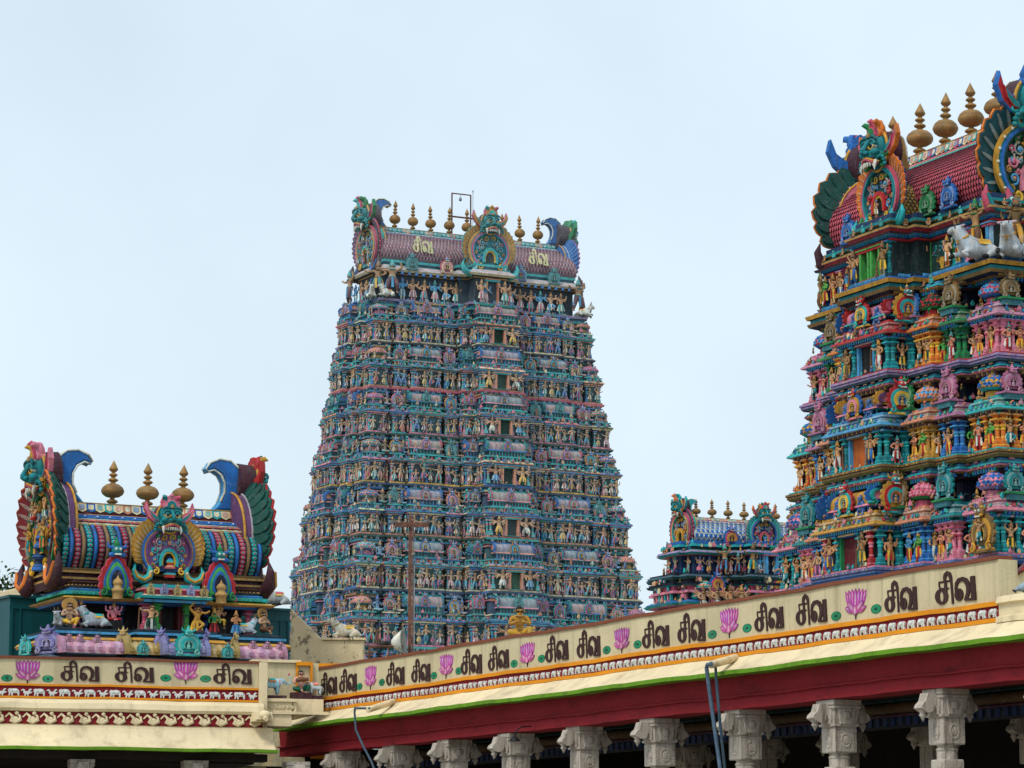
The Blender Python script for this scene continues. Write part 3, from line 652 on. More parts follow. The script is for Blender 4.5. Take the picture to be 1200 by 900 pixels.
def arch_panel(cols, panel, core, hooks='dred', n=49, studs=None, depth=.22, rim=None):
    """the body of a large horseshoe gable: nested bands, recessed panel and hooked feet; radius 1, centre at z = .75, springing near 0"""
    mb = MB(); r = 1.0
    A0, A1 = -46, 226
    rm = cols[-1] if rim is None else (P[rim] if isinstance(rim, str) else rim); mb.prism(arc(.98, .95, A0, A1, n, .78), depth, 0, cols[0], rm); oo = arc(1.0, .97, A0, A1, n, .78)
    for yy, cc in ((depth * .96, P['ochre']), (depth * .5, mixc(rm, P['white'], .4))): mb.tube(np.column_stack((oo[:, 0], np.full(n, yy), oo[:, 1])), .028, cc, 5)
    rr = 1.0
    for i, c in enumerate(cols):
        o = arc(rr, rr * .97, A0, A1, n, .78); rr -= .075 if i % 2 == 0 else .045
        mb.band(o, arc(rr, rr * .97, A0, A1, n, .78), 0, -.1 + .02 * (i % 2) - .01 * i, c)
    mb.prism(arc(rr + .01, (rr + .01) * .97, A0, A1, n, .78), 0, -.02, panel)
    if studs:
        for k in range(15):
            a = R(A0 + 12 + (A1 - A0 - 24) * k / 14); mb.ell((.94 * math.cos(a), -.11, .78 + .91 * math.sin(a)), (.035, .03, .035), P[studs], None, 7, 5)
    rnd = random.Random(5)
    for sg in (-1, 1):
        tones = [mixc(panel, P['white'], .45), core, P['ochre'], P['sky'], P['rose'], P['green'], P['tan']]
        for q, (cx, cz, cr) in enumerate(((.34, 1.12, .15), (.5, .84, .13), (.17, 1.32, .12), (.5, .5, .13), (.56, 1.12, .09), (.38, 1.36, .08), (.62, .68, .08), (.34, .9, .08), (.4, .66, .07), (.58, .3, .1), (.16, 1.08, .08))):
            curl(mb, sg * cx, cz, cr, 1.3, sg, tones[q % 7], -.05 - .008 * (q % 3), .034 if cr > .1 else .024, 14, PI / 2 + q); mb.ell((sg * cx, -.06, cz), (cr * .4, .05, cr * .4), tones[(q + 3) % 7], None, 8, 5)
        for q in range(9): mb.ell((sg * rnd.uniform(.08, .6), -.05, rnd.uniform(.85, 1.4)), (.035, .04, .05), tones[rnd.randrange(7)], None, 6, 4)
    # inner arched niche
    m = 25
    mb.band(arc(.36, .5, -20, 200, m, .42), arc(.26, .38, -20, 200, m, .42), 0, -.14, core); mb.band(arc(.26, .38, -20, 200, m, .42), arc(.21, .32, -20, 200, m, .42), 0, -.11, P['yellow']); mb.prism(arc(.22, .33, -20, 200, m, .42), 0, -.04, P['black'])
    h = P[hooks]
    for sg in (-1, 1):                                                          # makara heads that swell and hook upward at the feet
        p = [(sg * .72, -.04, .28), (sg * .66, -.06, .08), (sg * .72, -.07, -.14), (sg * .9, -.07, -.24), (sg * 1.08, -.06, -.14), (sg * 1.14, -.05, .06), (sg * 1.1, -.04, .22)]
        p = [(x * 1.0, y, z) for x, y, z in p[:3]] + [(sg * .94, -.1, -.27), (sg * 1.2, -.12, -.16), (sg * 1.3, -.1, .1), (sg * 1.24, -.08, .3)]
        mb.tube(p, [.08, .11, .145, .155, .13, .08, .012], h, 9); p2 = [(x, y - .1, z) for x, y, z in p[1:-1]]
        mb.tube(p2, [.06, .075, .075, .06, .03], cols[1], 6)
        mb.ell((sg * .68, -.2, .02), (.055, .04, .055), P['white'], None, 8, 6); mb.ell((sg * .68, -.235, .02), (.026, .02, .026), P['black'], None, 6, 5)
        curl(mb, sg * .48, .08, .13, 1.2, -sg, P['yellow'], -.12, .05, 14, PI / 2)
    return mb
def blue_horn(c1, c2, sg=1):
    """plate that rises from the ridge end and curls over; height 1, curls towards +x; thickness along y"""
    o = [(-.36, 0), (.36, 0), (.2, .18), (.12, .36), (.12, .55), (.2, .7), (.34, .78), (.46, .74), (.5, .8), (.42, .92), (.22, 1.0), (.0, .98), (-.18, .84), (-.27, .6), (-.3, .3)]
    c = MB(); o = np.array(o[::1], float)
    c.prism(o, .11, -.11, c1, c2, None, .03)
    oi = inset(o, .045); c.prism(oi, -.11, -.135, c1, c2, None, .0)
    tb = [(x, -.115, z) for x, z in o[2:]]; c.tube(tb, .022, P['white'], 5); c.tube([(x, .115, z) for x, z in o[2:]], .022, P['white'], 5)
    if sg < 0:
        d = MB(); d.join(c, S(-1, 1, 1)); return d
    return c
def scale_vault(mb, x0, x1, pf, rows, cols, c1, c2, M=None):
    """roof of overlapping pointed scales between x0 and x1 on the section pf (y, z), dark ground under them"""
    pf = np.asarray(pf, float); n = len(pf); V = np.concatenate((np.column_stack((np.full(n, x0), pf)), np.column_stack((np.full(n, x1), pf)))); j = np.arange(n - 1)
    mb.add(V, np.stack((j, n + j, n + j + 1, j + 1), 1), mixc(c2, P['black'], .35), M, True)
    s = np.concatenate(([0], np.cumsum(np.linalg.norm(np.diff(pf, axis=0), axis=1)))); tot = s[-1]
    def at(q): return np.array((np.interp(q, s, pf[:, 0]), np.interp(q, s, pf[:, 1])))
    dx = (x1 - x0) / cols; h = tot / rows
    QV = []; QF = []; QC = []
    for r in range(rows):
        for half in (0,):
            a = (r + 1) * h; mid = (r + .45) * h; b = max(0, (r - .25) * h)
            if a > tot: a = tot
            flip = a > tot / 2
            if flip: a, mid, b = r * h, (r + .55) * h, min(tot, (r + 1.25) * h)
            pa, pm, pb = at(a), at(mid), at(b); tg = at(min(tot, mid + .01)) - at(max(0, mid - .01)); nm = np.array((-tg[1], tg[0])); nm /= np.linalg.norm(nm) + 1e-9
            if nm[1] < 0 and abs(pm[0]) < .3 * abs(pf[:, 0]).max(): nm = -nm
            if nm[0] * pm[0] < 0: nm = -nm
            for k in range(cols):
                xc = x0 + (k + (.5 if r % 2 else 0.0)) * dx
                if xc - dx * .5 < x0 - 1e-6 or xc + dx * .5 > x1 + 1e-6: continue
                for sc, up, c in ((.5, .018, c2), (.34, .03, c1)):
                    o = len(QV); u = up * (h / .2)
                    e = lambda p, q: (p[0] + nm[0] * q, p[1] + nm[1] * q)
                    ta = pa * .9 + pm * .1; tb = pb if sc > .4 else pb * .75 + pm * .25
                    for xx, (yy, zz) in ((xc - dx * sc, e(ta, u * .3)), (xc + dx * sc, e(ta, u * .3)), (xc + dx * sc, e(pm, u)), (xc, e(tb, u * 1.3)), (xc - dx * sc, e(pm, u))): QV.append((xx, yy, zz))
                    QF.append((o, o + 1, o + 2, o + 3, o + 4)); QC.append(c)
    if QV: mb.add(QV, QF, QC, M)
def ogee(o, z0, z1, k=.55):
    o = np.array(o, float); t = np.clip((o[:, 1] - z0) / (z1 - z0), 0, 1); o[:, 0] *= 1 - k * t ** 1.7; o[:, 1] += (t ** 2) * (z1 - z0) * .12; return o
def rowof(mb, path, item, pitch, out, z, closed=False, scale=1.0, rnd=None, variants=None, sides=None):
    """repeat a small piece (facing -y) along a path, facing outwards"""
    path = np.asarray(path, float); n = len(path)
    for i in range(n if closed else n - 1):
        a, b = path[i], path[(i + 1) % n]; d = b - a; L = np.linalg.norm(d)
        if L < pitch * .6: continue
        d /= L; nr = np.array((d[1], -d[0])); k = max(1, int(round(L / pitch)))
        if sides and not sides(nr): continue
        ang = math.atan2(d[1], d[0])
        for q in range(k):
            p = a + d * L * (q + .5) / k + nr * out
            it = item if variants is None else variants[(q + i) % len(variants)]
            mb.join(it, T(p[0], p[1], z) @ RZ(ang) @ S(scale))
# ------------------------------------------------------------------ tower bodies
def foot(a, b, fr, sd):
    """stepped ground plan, CCW from the front left corner; fr / sd: [(u0, u1, projection)] from the middle outwards"""
    def side(half, spec):
        L = []
        for u0, u1, p in reversed(spec): L += [(-u1 * half, p), (-u0 * half, p)]
        if abs(L[-1][0]) < 1e-6: L = L[:-1]
        for u0, u1, p in spec: L += [(u0 * half, p), (u1 * half, p)]
        return [q for q in L if True]
    F = side(a, fr); Sd = side(b, sd); pts = []
    pts += [(x, -b - p) for x, p in F]
    pts += [(a + p, y) for y, p in Sd]
    pts += [(-x, b + p) for x, p in F]
    pts += [(-a - p, -y) for y, p in Sd]
    out = [];
    for q in pts:
        if not out or math.hypot(q[0] - out[-1][0], q[1] - out[-1][1]) > 1e-4: out.append(q)
    if math.hypot(out[0][0] - out[-1][0], out[0][1] - out[-1][1]) < 1e-4: out.pop()
    o2 = []
    n = len(out)
    for i, q in enumerate(out):                                       # drop points in line with their neighbours
        a_, c_ = np.array(out[i - 1]), np.array(out[(i + 1) % n]); q_ = np.array(q)
        if abs(np.cross(q_ - a_, c_ - q_)) > 1e-6: o2.append(q)
    return np.array(o2)
def cap(mb, path, out, z, col):
    p = path + offs(path) * out; mb.add(np.column_stack((p, np.full(len(p), z))), np.arange(len(p)), col)
def sides_of(path):
    """front (y-), left (x-) and right (x+) outward segments"""
    n = len(path)
    for i in range(n):
        a, b = path[i], path[(i + 1) % n]; d = b - a; L = np.linalg.norm(d); d = d / L; yield a, b, d, np.array((d[1], -d[0])), L

FIG = {}
def figs(key, specs):
    """a cached list of (key, mesh builder) statues"""
    if key not in FIG: FIG[key] = [('%s%d' % (key, i), figure(*s[0], **s[1])) for i, s in enumerate(specs)]
    return FIG[key]
def crowd_specs(n, seed, poses, low=True, skins=('tan', 'skin', 'tan', 'skin', 'sky', 'salmon', 'tan', 'tan', 'slate', 'skin')):
    r = random.Random(seed); L = []
    for i in range(n):
        sk = jit(mixc(P[r.choice(skins)], hexc('#9a8f86'), .35), .16, r); cl = jit(mixc(P[r.choice(('sky', 'white', 'pink', 'red', 'ochre', 'turq', 'salmon', 'purple', 'teal', 'blue', 'cream', 'turq'))], hexc('#8e9aa0'), .25), .15, r)
        L.append(((r.choice(poses), sk, cl), dict(crown=r.choice(('gold', 'ochre', 'turq', 'gold', 'bronze', 'blue')), sash=P[r.choice(('red', 'yellow', 'white', 'blue', 'rose'))], low=low)))
    return L
POS_STAND = ('stand', 'hip', 'fold', 'four', 'fourhip', 'cross', 'bent', 'up', 'dance')

def doorway(w, h, jamb, panel, lintel, deep=.28):
    mb = MB()
    mb.box(-w / 2, w / 2, .02, .06, 0, h, panel)
    for sg in (-1, 1):
        mb.box(sg * w / 2 - .05, sg * w / 2 + .05, -deep, .05, 0, h * .97, jamb); mb.box(sg * (w / 2 + .085) - .035, sg * (w / 2 + .085) + .035, -deep * .7, .05, 0, h * .97, mixc(jamb, P['white'], .35))
    mb.box(-w / 2 - .16, w / 2 + .16, -deep - .03, .05, h * .97, h * 1.05, lintel); mb.box(-w / 2 - .2, w / 2 + .2, -deep - .07, .05, h * 1.05, h * 1.09, jamb); mb.box(-w / 2 - .12, w / 2 + .12, -deep, .02, -.04, .0, lintel)
    return mb

def big_roof(root, sp):
    """wagon roof with ridge, finials, end gables, middle gable; sp: a half length, w half width, H, z eave, colours and styles"""
    a, wd, H, z = sp['a'], sp['w'], sp['H'], sp['z']; k = sp.get('k', 1.0)
    rw = sp.get('rw', .3) * k; Hv = H - rw * .75
    pf = vault_prof2(wd, Hv, 17, sp.get('bulge', .16), sp.get('pw', 2.9)); mb = MB(); M = T(0, 0, z)
    sp['cover'](mb, -a, a, pf, M)
    mb.obj('vault_roof', MAT['stucco'], root)
    # crest along the ridge: painted lotus scallops on both faces, cords and bands below on the steep slope
    rb = MB(); zt = H; hp = len(pf) // 2 + 1
    sy = lambda q: abs(np.interp(q, pf[:hp, 1], pf[:hp, 0]))
    tw = max(.1 * k, sy(Hv - rw * .35)); rb.box(-a, a, -tw, tw, Hv - rw * .35, zt, sp['ridge'][0], M, 0, tw * .25)
    for sg in (-1, 1):
        nseg = sp.get('nsc', 24); dx = 2 * a / nseg
        for i in range(nseg):
            c = sp['ridge'][i % len(sp['ridge'])]; x0 = -a + i * dx; lo = zt - rw * 1.02
            V = [(x0, sg * (tw * .78 + .015 * k), zt - rw * .02), (x0 + dx, sg * (tw * .78 + .015 * k), zt - rw * .02), (x0 + dx, sg * (tw + .05 * k), lo + rw * .25), (x0 + dx * .5, sg * (tw + .09 * k), lo), (x0, sg * (tw + .05 * k), lo + rw * .25)]
            rb.add(V, [0, 1, 2, 3, 4] if sg > 0 else [4, 3, 2, 1, 0], c, M)
            ct = np.mean(V, 0); V2 = (np.array(V) - ct) * .6 + ct + np.array((0, sg * .012 * k, rw * .04)); rb.add(V2, [0, 1, 2, 3, 4] if sg > 0 else [4, 3, 2, 1, 0], mixc(sp['ridge'][(i + 1) % len(sp['ridge'])], P['white'], .35), M)
        rb.tube([(-a, sg * tw * .8, zt), (a, sg * tw * .8, zt)], .03 * k, sp.get('ridgetop', P['gold']), 6, M)
        for i, (c, dz, rr) in enumerate(sp.get('ropes', ())):
            zq = zt - rw * 1.12 - dz * k; rb.tube([(-a, sg * (sy(zq) + .02 * k), zq), (a, sg * (sy(zq) + .02 * k), zq)], rr * k, P[c], 6, M)
        for c, dz, rr, nn in sp.get('beads', ()):
            zq = zt - rw * 1.12 - dz * k
            for i in range(nn): rb.ell((-a + 2 * a * (i + .5) / nn, sg * (sy(zq) + .07 * k), zq), rr * k, P[c], M, 7, 5)
    rb.obj('ridge_band', MAT['stucco'], root)
    fm = finial('gold', 1, sp.get('slim', 1.0)).mesh('finial'); fm.materials.append(MAT['gilt'])
    for x in sp['fins']:
        o = bpy.data.objects.new('finial', fm); COL.objects.link(o); o.parent = root; o.location = (x, 0, z + zt - .01 * k); o.scale = (sp['fh'],) * 3
        o.rotation_euler = (R(random.uniform(-2, 2)), R(random.uniform(-2, 2)), random.random()); o.scale = (sp['fh'] * random.uniform(.95, 1.03),) * 2 + (sp['fh'] * random.uniform(.96, 1.03),)
    # end gables
    gr = sp['gr']
    for sg in (-1, 1):
        g = MB(); st = sp['endL'] if sg < 0 else sp['endR']
        ap = arch_panel(st['bands'], st['panel'], st['core'], st.get('hook', 'dpurple'), studs=st.get('studs'), depth=st.get('depth', .34), rim=st.get('rim')); 
        Mg = T(sg * (a + .02), 0, z - st.get('drop', .1) * gr) @ RZ(sg * PI / 2) @ S(gr * st.get('sx', 1), gr, gr * st.get('sz', 1))
        go = MB().join(ap).obj('end_gable', MAT['stucco'], root); go.matrix_local = Matrix(Mg.tolist())
        for wing in (-1, 1): fo = fan(st['nf'], .93, st['fl'], st['fw'], st['f1'], st['f2'], st['ft'], -30, 210, .78, st.get('lean', .42), sides=(wing,)).obj('feather_wing', MAT['stucco'], go); fo.location = (0, .12, 0)
        ms = st.get('mask', .95); mo = demon_mask(*st['mk'][:4], **(st['mk'][4] if len(st['mk']) > 4 else {})).obj('demon_mask', MAT['stucco'], go)
        mo.matrix_local = Matrix((T(0, -.12, st.get('mz', 1.62)) @ S(ms) @ RX(.08)).tolist())
        hn = blue_horn(st['h1'], st['h2'], -sg).obj('curled_horn', MAT['stucco'], go)
        hn.matrix_local = Matrix((np.linalg.inv(Mg) @ T(sg * (a - st.get('hin', .35) * gr), 0, z + zt) @ S(st['hs'] * gr)).tolist())
        for key, mbf, Mf in st.get('figs', ()): 
            f = mbf.obj('figure', MAT['stucco'], go); f.matrix_local = Matrix(Mf.tolist())
    # middle gable on a short cross vault
    md = sp.get('mid')
    if md:
        cr = md['r']; cv = MB(); yb = -md['p']; pv = vault_prof(cr * .72, cr * 1.15, 11, .14)
        zc = z + md.get('dz', 0)
        sp['cover2'](cv, -.1, md['p'] - .02, pv, T(0, 0, zc) @ RZ(-PI / 2))
        cv.obj('cross_vault', MAT['stucco'], root)
        ap = arch_panel(md['bands'], md['panel'], md['core'], md.get('hook', 'dred'), studs=md.get('studs'))
        Mg = T(0, yb, zc - .06 * cr) @ S(cr * md.get('sx', 1), cr, cr * md.get('sz', 1)); go = ap.obj('middle_gable', MAT['stucco'], root); go.matrix_local = Matrix(Mg.tolist())
        for wing in (-1, 1): fo = fan(md['nf'], .93, md['fl'], md['fw'], md['f1'], md['f2'], md['ft'], -22, 202, .78, .3, sides=(wing,)).obj('feather_wing', MAT['stucco'], go); fo.location = (0, .12, 0)
        mo = demon_mask(*md['mk']).obj('demon_mask', MAT['stucco'], go); mo.matrix_local = Matrix((T(0, -.12, md.get('mz', 1.62)) @ S(md.get('mask', .85))).tolist())
        if md.get('horn'):
            hn = blue_horn(*md['horn'], 1).obj('curled_horn', MAT['stucco'], go); hn.matrix_local = Matrix((T(0, .55, 1.7) @ RZ(-PI / 2) @ S(1.1)).tolist())
        for key, mbf, Mf in md.get('figs', ()):
            f = mbf.obj('figure', MAT['stucco'], go); f.matrix_local = Matrix(Mf.tolist())

# ------------------------------------------------------------------ 1. the tall tower
def tall_tower():
    root = thing('temple_tower', 'tallest tower, storeys crowded with small painted statues under a purple latticed roof', 'temple tower', (-3.559, 236.964, 0), .477)
    kit = Kit(root, 92); rnd = random.Random(3)
    floors = [46.75, 43.2, 39.6, 36.0, 32.1, 28.1, 24.0, 19.7, 15.2, 10.6]
    AA = lambda z: 11.14 - .135 * (z - 30); BB = lambda z: 5.03 - .15 * (z - 30)
    fr = lambda: [(0, .17, 2.3), (.17, .26, 1.1), (.26, .31, -.1), (.31, .40, .45), (.40, .44, -.3), (.44, .67, .6), (.67, .72, -.35), (.72, .81, .2), (.81, .87, -.4), (.87, 1.0, .05)]
    sd = lambda: [(0, .26, 1.1), (.26, .36, .2), (.36, .6, .45), (.6, .72, -.15), (.72, 1.0, 0)]
    # plain granite storey below
    zb = floors[-1]; base = MB(); pt = foot(AA(zb) + .2, BB(zb) + .2, fr(), sd()); base.sweep(pt, [(.6, 0), (.6, 1.2), (.3, 1.3), (.3, 5), (.5, 5.2), (.5, 5.6), (0, 5.8), (0, zb)], [P['grey'], P['grey'], P['tan'], P['slate']]); cap(base, pt, 0, zb, P['slate'])
    base.obj('stone_base', MAT['stucco'], root)
    VAR = ([P['pink'], P['blue'], P['turq'], P['teal'], P['cream'], P['salmon'], P['dgreen'], P['dteal'], P['tan'], P['teal']], rnd, .5)
    crowd = figs('crowd', crowd_specs(26, 5, POS_STAND)); guards = figs('guard', [(('eight', jit(P['skin'], .1, rnd), P['white']), dict(crown='bronze', low=True, feature='club')), (('eightst', jit(P['tan'], .1, rnd), P['sky']), dict(crown='bronze', low=True)), (('eight', jit(P['skin'], .1, rnd), P['yellow']), dict(crown='ochre', low=True))])
    busts = figs('bust', crowd_specs(8, 9, ('seat', 'seat4'), skins=('tan', 'bronze', 'skin', 'sky')))
    CL = []
    for k_, c_ in enumerate(('tan', 'teal', 'salmon', 'turq', 'bronze', 'pink', 'dteal', 'skin', 'blue', 'tan', 'green', 'cream')):
        q = MB(); cc = P[c_]; k3 = k_ % 4
        if k3 == 0: q.ell((0, -.02, .09), (.07, .06, .1), cc, None, 6, 4); q.ell((0, -.03, .22), (.05, .05, .055), cc, None, 6, 4); q.lathe([(.05, .25), (.03, .3), (0, .36)], 5, P['gold'])
        if k3 == 1: q.prism(arc(.12, .15, -30, 210, 9, .13), .05, -.03, cc); q.prism(arc(.06, .08, -30, 210, 7, .13), 0, -.06, P['pink']); q.ell((0, -.02, .3), (.04, .04, .05), cc, None, 5, 4)
        if k3 == 2: q.tube([(-.08, 0, 0), (-.1, -.04, .12), (.0, -.08, .2), (.1, -.06, .16), (.12, -.02, .26)], [.03, .045, .045, .035, .01], cc, 5)
        if k3 == 3: q.prism([(-.06, 0), (.06, 0), (.11, .1), (.07, .2), (0, .28), (-.07, .2), (-.11, .1)], .04, -.03, cc, None, None, .015)
        CL.append(q)
    FIG['CL'] = CL
    kud = [kudu(P['rose'], P['turq'], P['pink']), kudu(P['blue'], P['ochre'], P['sky']), kudu(P['turq'], P['rose'], P['blue']), kudu(P['pink'], P['sky'], P['red']), kudu(P['ochre'], P['blue'], P['turq']), kudu(0, 0, 0, mono=P['teal']), kudu(P['salmon'], P['blue'], P['pink'])]
    doms = [dome(P['turq'], P['salmon'], P['blue']), dome(P['blue'], P['pink'], P['turq']), dome(P['teal'], P['ochre'], P['pink']), dome(P['turq'], P['lilac'], P['rose']), dome(P['sky'], P['salmon'], P['teal'])]
    GR = hexc('#a99a98'); salC = [(P['turq'], GR, P['pink'], P['turq']), (P['blue'], hexc('#9a93a8'), P['salmon'], P['sky']), (P['turq'], hexc('#8f98a2'), P['pink'], P['teal']), (P['teal'], hexc('#b2959a'), P['blue'], P['turq'])]
    dor = doorway(.95, 1.55, P['salmon'], hexc('#1c5a34'), P['turq'])
    pil = [pillar(P['turq'], P['pink'], P['blue']), pillar(P['pink'], P['turq'], P['cream']), pillar(P['blue'], P['turq'], P['salmon'])]
    band = [(P['dgreen'], P['pink']), (P['navy'], P['cream']), (P['rose'], P['salmon']), (P['dgreen'], P['pink']), (P['dblue'], P['yellow']), (P['dgreen'], P['salmon']), (P['dblue'], P['cream']), (P['dgreen'], P['pink']), (P['dblue'], P['yellow'])]
    for t in range(9):
        z0 = floors[t]; z1 = floors[t - 1] if t else 49.4; h = z1 - z0
        if t == 0: continue
        a = AA(z0 + .66 * h) + .35; b = BB(z0 + .66 * h) + .35; a2 = AA(z1 + .4 * h) + .2; b2 = BB(z1 + .4 * h) + .2
        if t == 1: a2 = 8.9; b2 = 2.8
        pt = foot(a, b, fr(), sd()); p2 = foot(a2, b2, fr(), sd()); f = lambda q: z0 + q * h
        sc = 1 if t < 3 else 1.05
        sl, ln = band[t]; W1 = P['dteal']; m = MB()
        m.sweep(pt, [(.1, f(-.03)), (.27, f(0)), (.29, f(.035)), (.16, f(.045)), (.16, f(.075)), (.02, f(.08))], [sl, sl, P['navy'], ln, P['navy']], var=([ln, sl, P['blue'], P['turq']], rnd, .12))
        m.sweep(pt, [(0, f(.05)), (0, f(.43))], [W1], var=([P['dteal'], P['navy'], hexc('#0a2c30'), P['dgreen']], rnd, .6))
        m.sweep(pt, [(0, f(.42)), (.08, f(.425)), (.08, f(.445)), (.2, f(.45)), (.2, f(.475)), (.22, f(.48)), (.3, f(.49)), (.28, f(.515)), (.16, f(.535)), (.04, f(.54)), (.04, f(.6)), (.16, f(.605)), (.16, f(.625)), (.06, f(.63))],
                [P['navy'], P['salmon'] if t % 2 else P['cream'], P['navy'], P['sky'], P['navy'], P['pink'] if t % 3 else P['yellow'], P['blue'] if t % 2 else P['teal'], P['teal'] if t % 2 else P['lilac'], P['navy'], P['navy'], P['blue'], P['turq'], P['teal']], var=VAR)
        cap(m, pt, .06, f(.63), P['slate'])
        m.sweep(p2, [(0, f(.62)), (0, f(.9))], [P['dblue'] if t % 2 else P['dteal']])
        m.sweep(p2, [(0, f(.86)), (.12, f(.87)), (.12, f(.89)), (.04, f(.895)), (.04, f(.91)), (.18, f(.92)), (.22, f(.945)), (.1, f(.95)), (.1, f(.97)), (.0, f(.975))], [P['navy'], P['pink'], P['navy'], P['navy'], P['yellow'] if t % 2 else P['cream'], P['sky'], P['navy'], P['turq'], P['navy']], var=VAR)
        cap(m, p2, .02, f(.965), P['slate'])
        arcd = MB(); arcd.box(-.06, .06, -.1, 0, 0, .062 * h, P['teal'] if t % 2 else P['turq']); arc2 = MB(); arc2.box(-.05, .05, -.1, 0, 0, .062 * h, P['pink'] if t % 2 else P['red'])
        vis = lambda nr: nr[1] < .5
        rowof(m, pt, None, .3, .02, f(.538), True, 1, variants=[arcd, arc2, arcd], sides=vis)
        dnt = MB(); dnt.box(-.04, .04, -.1, .02, 0, .05 * h, P['blue']); dnt2 = MB(); dnt2.box(-.04, .04, -.1, .02, 0, .05 * h, P['salmon'])
        rowof(m, pt, None, .3, .05, f(.425), True, 1, variants=[dnt, dnt2], sides=vis)
        kn = MB(); kn.prism(arc(.13, .17, -20, 200, 9, .14), .04, -.05, P['turq']); kn.prism(arc(.07, .1, -20, 200, 7, .14), 0, -.08, P['rose']); kn2 = MB().join(kudu(P['blue'], P['turq'], P['lilac'], fig=False, flame=7), S(.3, .4, .26)); kn3 = MB().join(busts[t % 8][1], S(.36))
        rowof(m, pt, None, .62, .27, f(.5), True, 1.2, variants=[kn2, kn, kn3, kn], sides=vis)
        rowof(m, p2, None, .5, .22, f(.945), True, 1.0, variants=[kn, kn3, kn2], sides=vis)
        # broken, crowded relief between the mouldings: leaves, brackets, small beasts and busts of every size
        for A, B, d, nr, L in list(sides_of(pt)) + list(sides_of(p2)):
            if nr[1] > .5 or nr[0] > .5 or L < .3: continue
            up_ = L and abs(np.dot(A, nr)) ; ang = math.atan2(d[1], d[0]); top_ = False
            for q in range(int(L * 6)):
                c = A + d * rnd.uniform(.03, .97) * L + nr * rnd.uniform(.06, .26); it = CL[rnd.randrange(len(CL))]; zq = rnd.choice((rnd.gauss(.455, .02), rnd.gauss(.52, .025), rnd.gauss(.6, .02), rnd.gauss(.07, .015), rnd.gauss(.9, .025)))
                if zq > .8: c = c * (a2 / a, b2 / b)
                s_ = rnd.uniform(.7, 1.25); m.join(it, T(c[0], c[1], f(zq)) @ RZ(ang + rnd.uniform(-.3, .3)) @ RY(rnd.uniform(-.2, .2)) @ S(s_))
        to = m.obj('storey', MAT['stucco'], root)
        # statues, pilasters, doorway along the two faces in view
        for A, B, d, nr, L in sides_of(pt):
            if nr[1] > .5 or nr[0] > .5 or L < .45: continue
            ang = math.atan2(d[1], d[0]); mid = (A + B) / 2
            central = abs(mid[0]) < .5 and nr[1] < -.5
            if central:
                c = mid + nr * .02; M = T(c[0], c[1], f(.085)) @ RZ(ang); dh = .32 * h / 1.55; kit.put('doorway', 'd', dor, M @ S(1.05, 1, dh))
                for q, sg in enumerate((-1, 1)):
                    g = guards[(t + q) % 3]; c = mid + d * sg * 1.15 + nr * .3; kit.put('guardian_statue', g[0], g[1], T(c[0], c[1], f(.08)) @ RZ(ang) @ S(sg * 1.5, 1.2, 1.12) @ S(.4 * h / 1.38))
                    c = mid + d * sg * (L / 2 - .16) + nr * .12; kit.put('pilaster', 'p0', pil[0], T(c[0], c[1], f(.08)) @ RZ(ang) @ S(.9, .9, .34 * h))
                    c = mid + d * sg * .7 + nr * .1; kit.put('pilaster', 'p1', pil[1], T(c[0], c[1], f(.08)) @ RZ(ang) @ S(.55, .6, .34 * h))
                continue
            n = max(1, int(round(L / .56)))
            for q in range(n):
                c = A + d * L * (q + .5) / n + nr * (.17 + .06 * (q % 2)); g = crowd[rnd.randrange(len(crowd))]; s_ = .31 * h * rnd.uniform(.72, 1.1)
                kit.put('statue', g[0], g[1], T(c[0], c[1], f(.08)) @ RZ(ang + rnd.uniform(-.25, .25)) @ S(s_ * 1.12, s_, s_))
            for q in range(0, n + 1, 2):
                c = A + d * min(L - .08, max(.08, L * q / n)) + nr * .04; kit.put('pilaster', 'p%d' % ((q // 2 + t) % 3), pil[(q // 2 + t) % 3], T(c[0], c[1], f(.08)) @ RZ(ang) @ S(.75, .7, .345 * h))
        # the row of little shrines on the ledge
        zz = f(.63); H = .33 * h
        def ledge(face, u, p, kind, idx, wdt=1.0):
            if face == 'f': c = (u * a, -b - p); ang = 0
            elif face == 'l': c = (-a - p, -u * b); ang = -PI / 2
            else: c = (a + p, u * b); ang = PI / 2
            M = T(c[0], c[1], zz) @ RZ(ang)
            if kind == 'kuta': kit.put('domed_shrine', 'k%d' % idx, doms[idx % 5], M @ T(0, .45, 0) @ S(1.35, 1.35, H * .86))
            if kind == 'kudu': kit.put('arched_gable', 'g%d' % idx, kud[idx % 7], M @ T(0, -.0, 0) @ S(1.0, .9, H * .8))
            if kind == 'small': g = crowd[rnd.randrange(len(crowd))]; kit.put('statue', g[0], g[1], M @ RZ(rnd.uniform(-.3, .3)) @ S(H * rnd.uniform(.48, .62)))
            if kind == 'bust': g = busts[idx % 8]; kit.put('seated_statue', g[0], g[1], M @ T(0, .1, .02) @ S(H * 1.25))
            if kind == 'sala':
                k_ = ('s', idx % 4, round(wdt, 1)); mbs = SAL.setdefault(k_, sala(wdt, *salC[idx % 4], ribs=int(wdt * 5), end=('rose', 'blue', 'purple', 'teal')[idx % 4]))
                kit.put('barrel_shrine', str(k_), mbs, M @ T(0, .42, 0) @ S(1, 1.15, H * .95))
                kit.put('arched_gable', 'g%d' % ((idx + 2) % 7), kud[(idx + 2) % 7], M @ T(0, -.06, H * .3) @ S(.8, .8, H * .62))
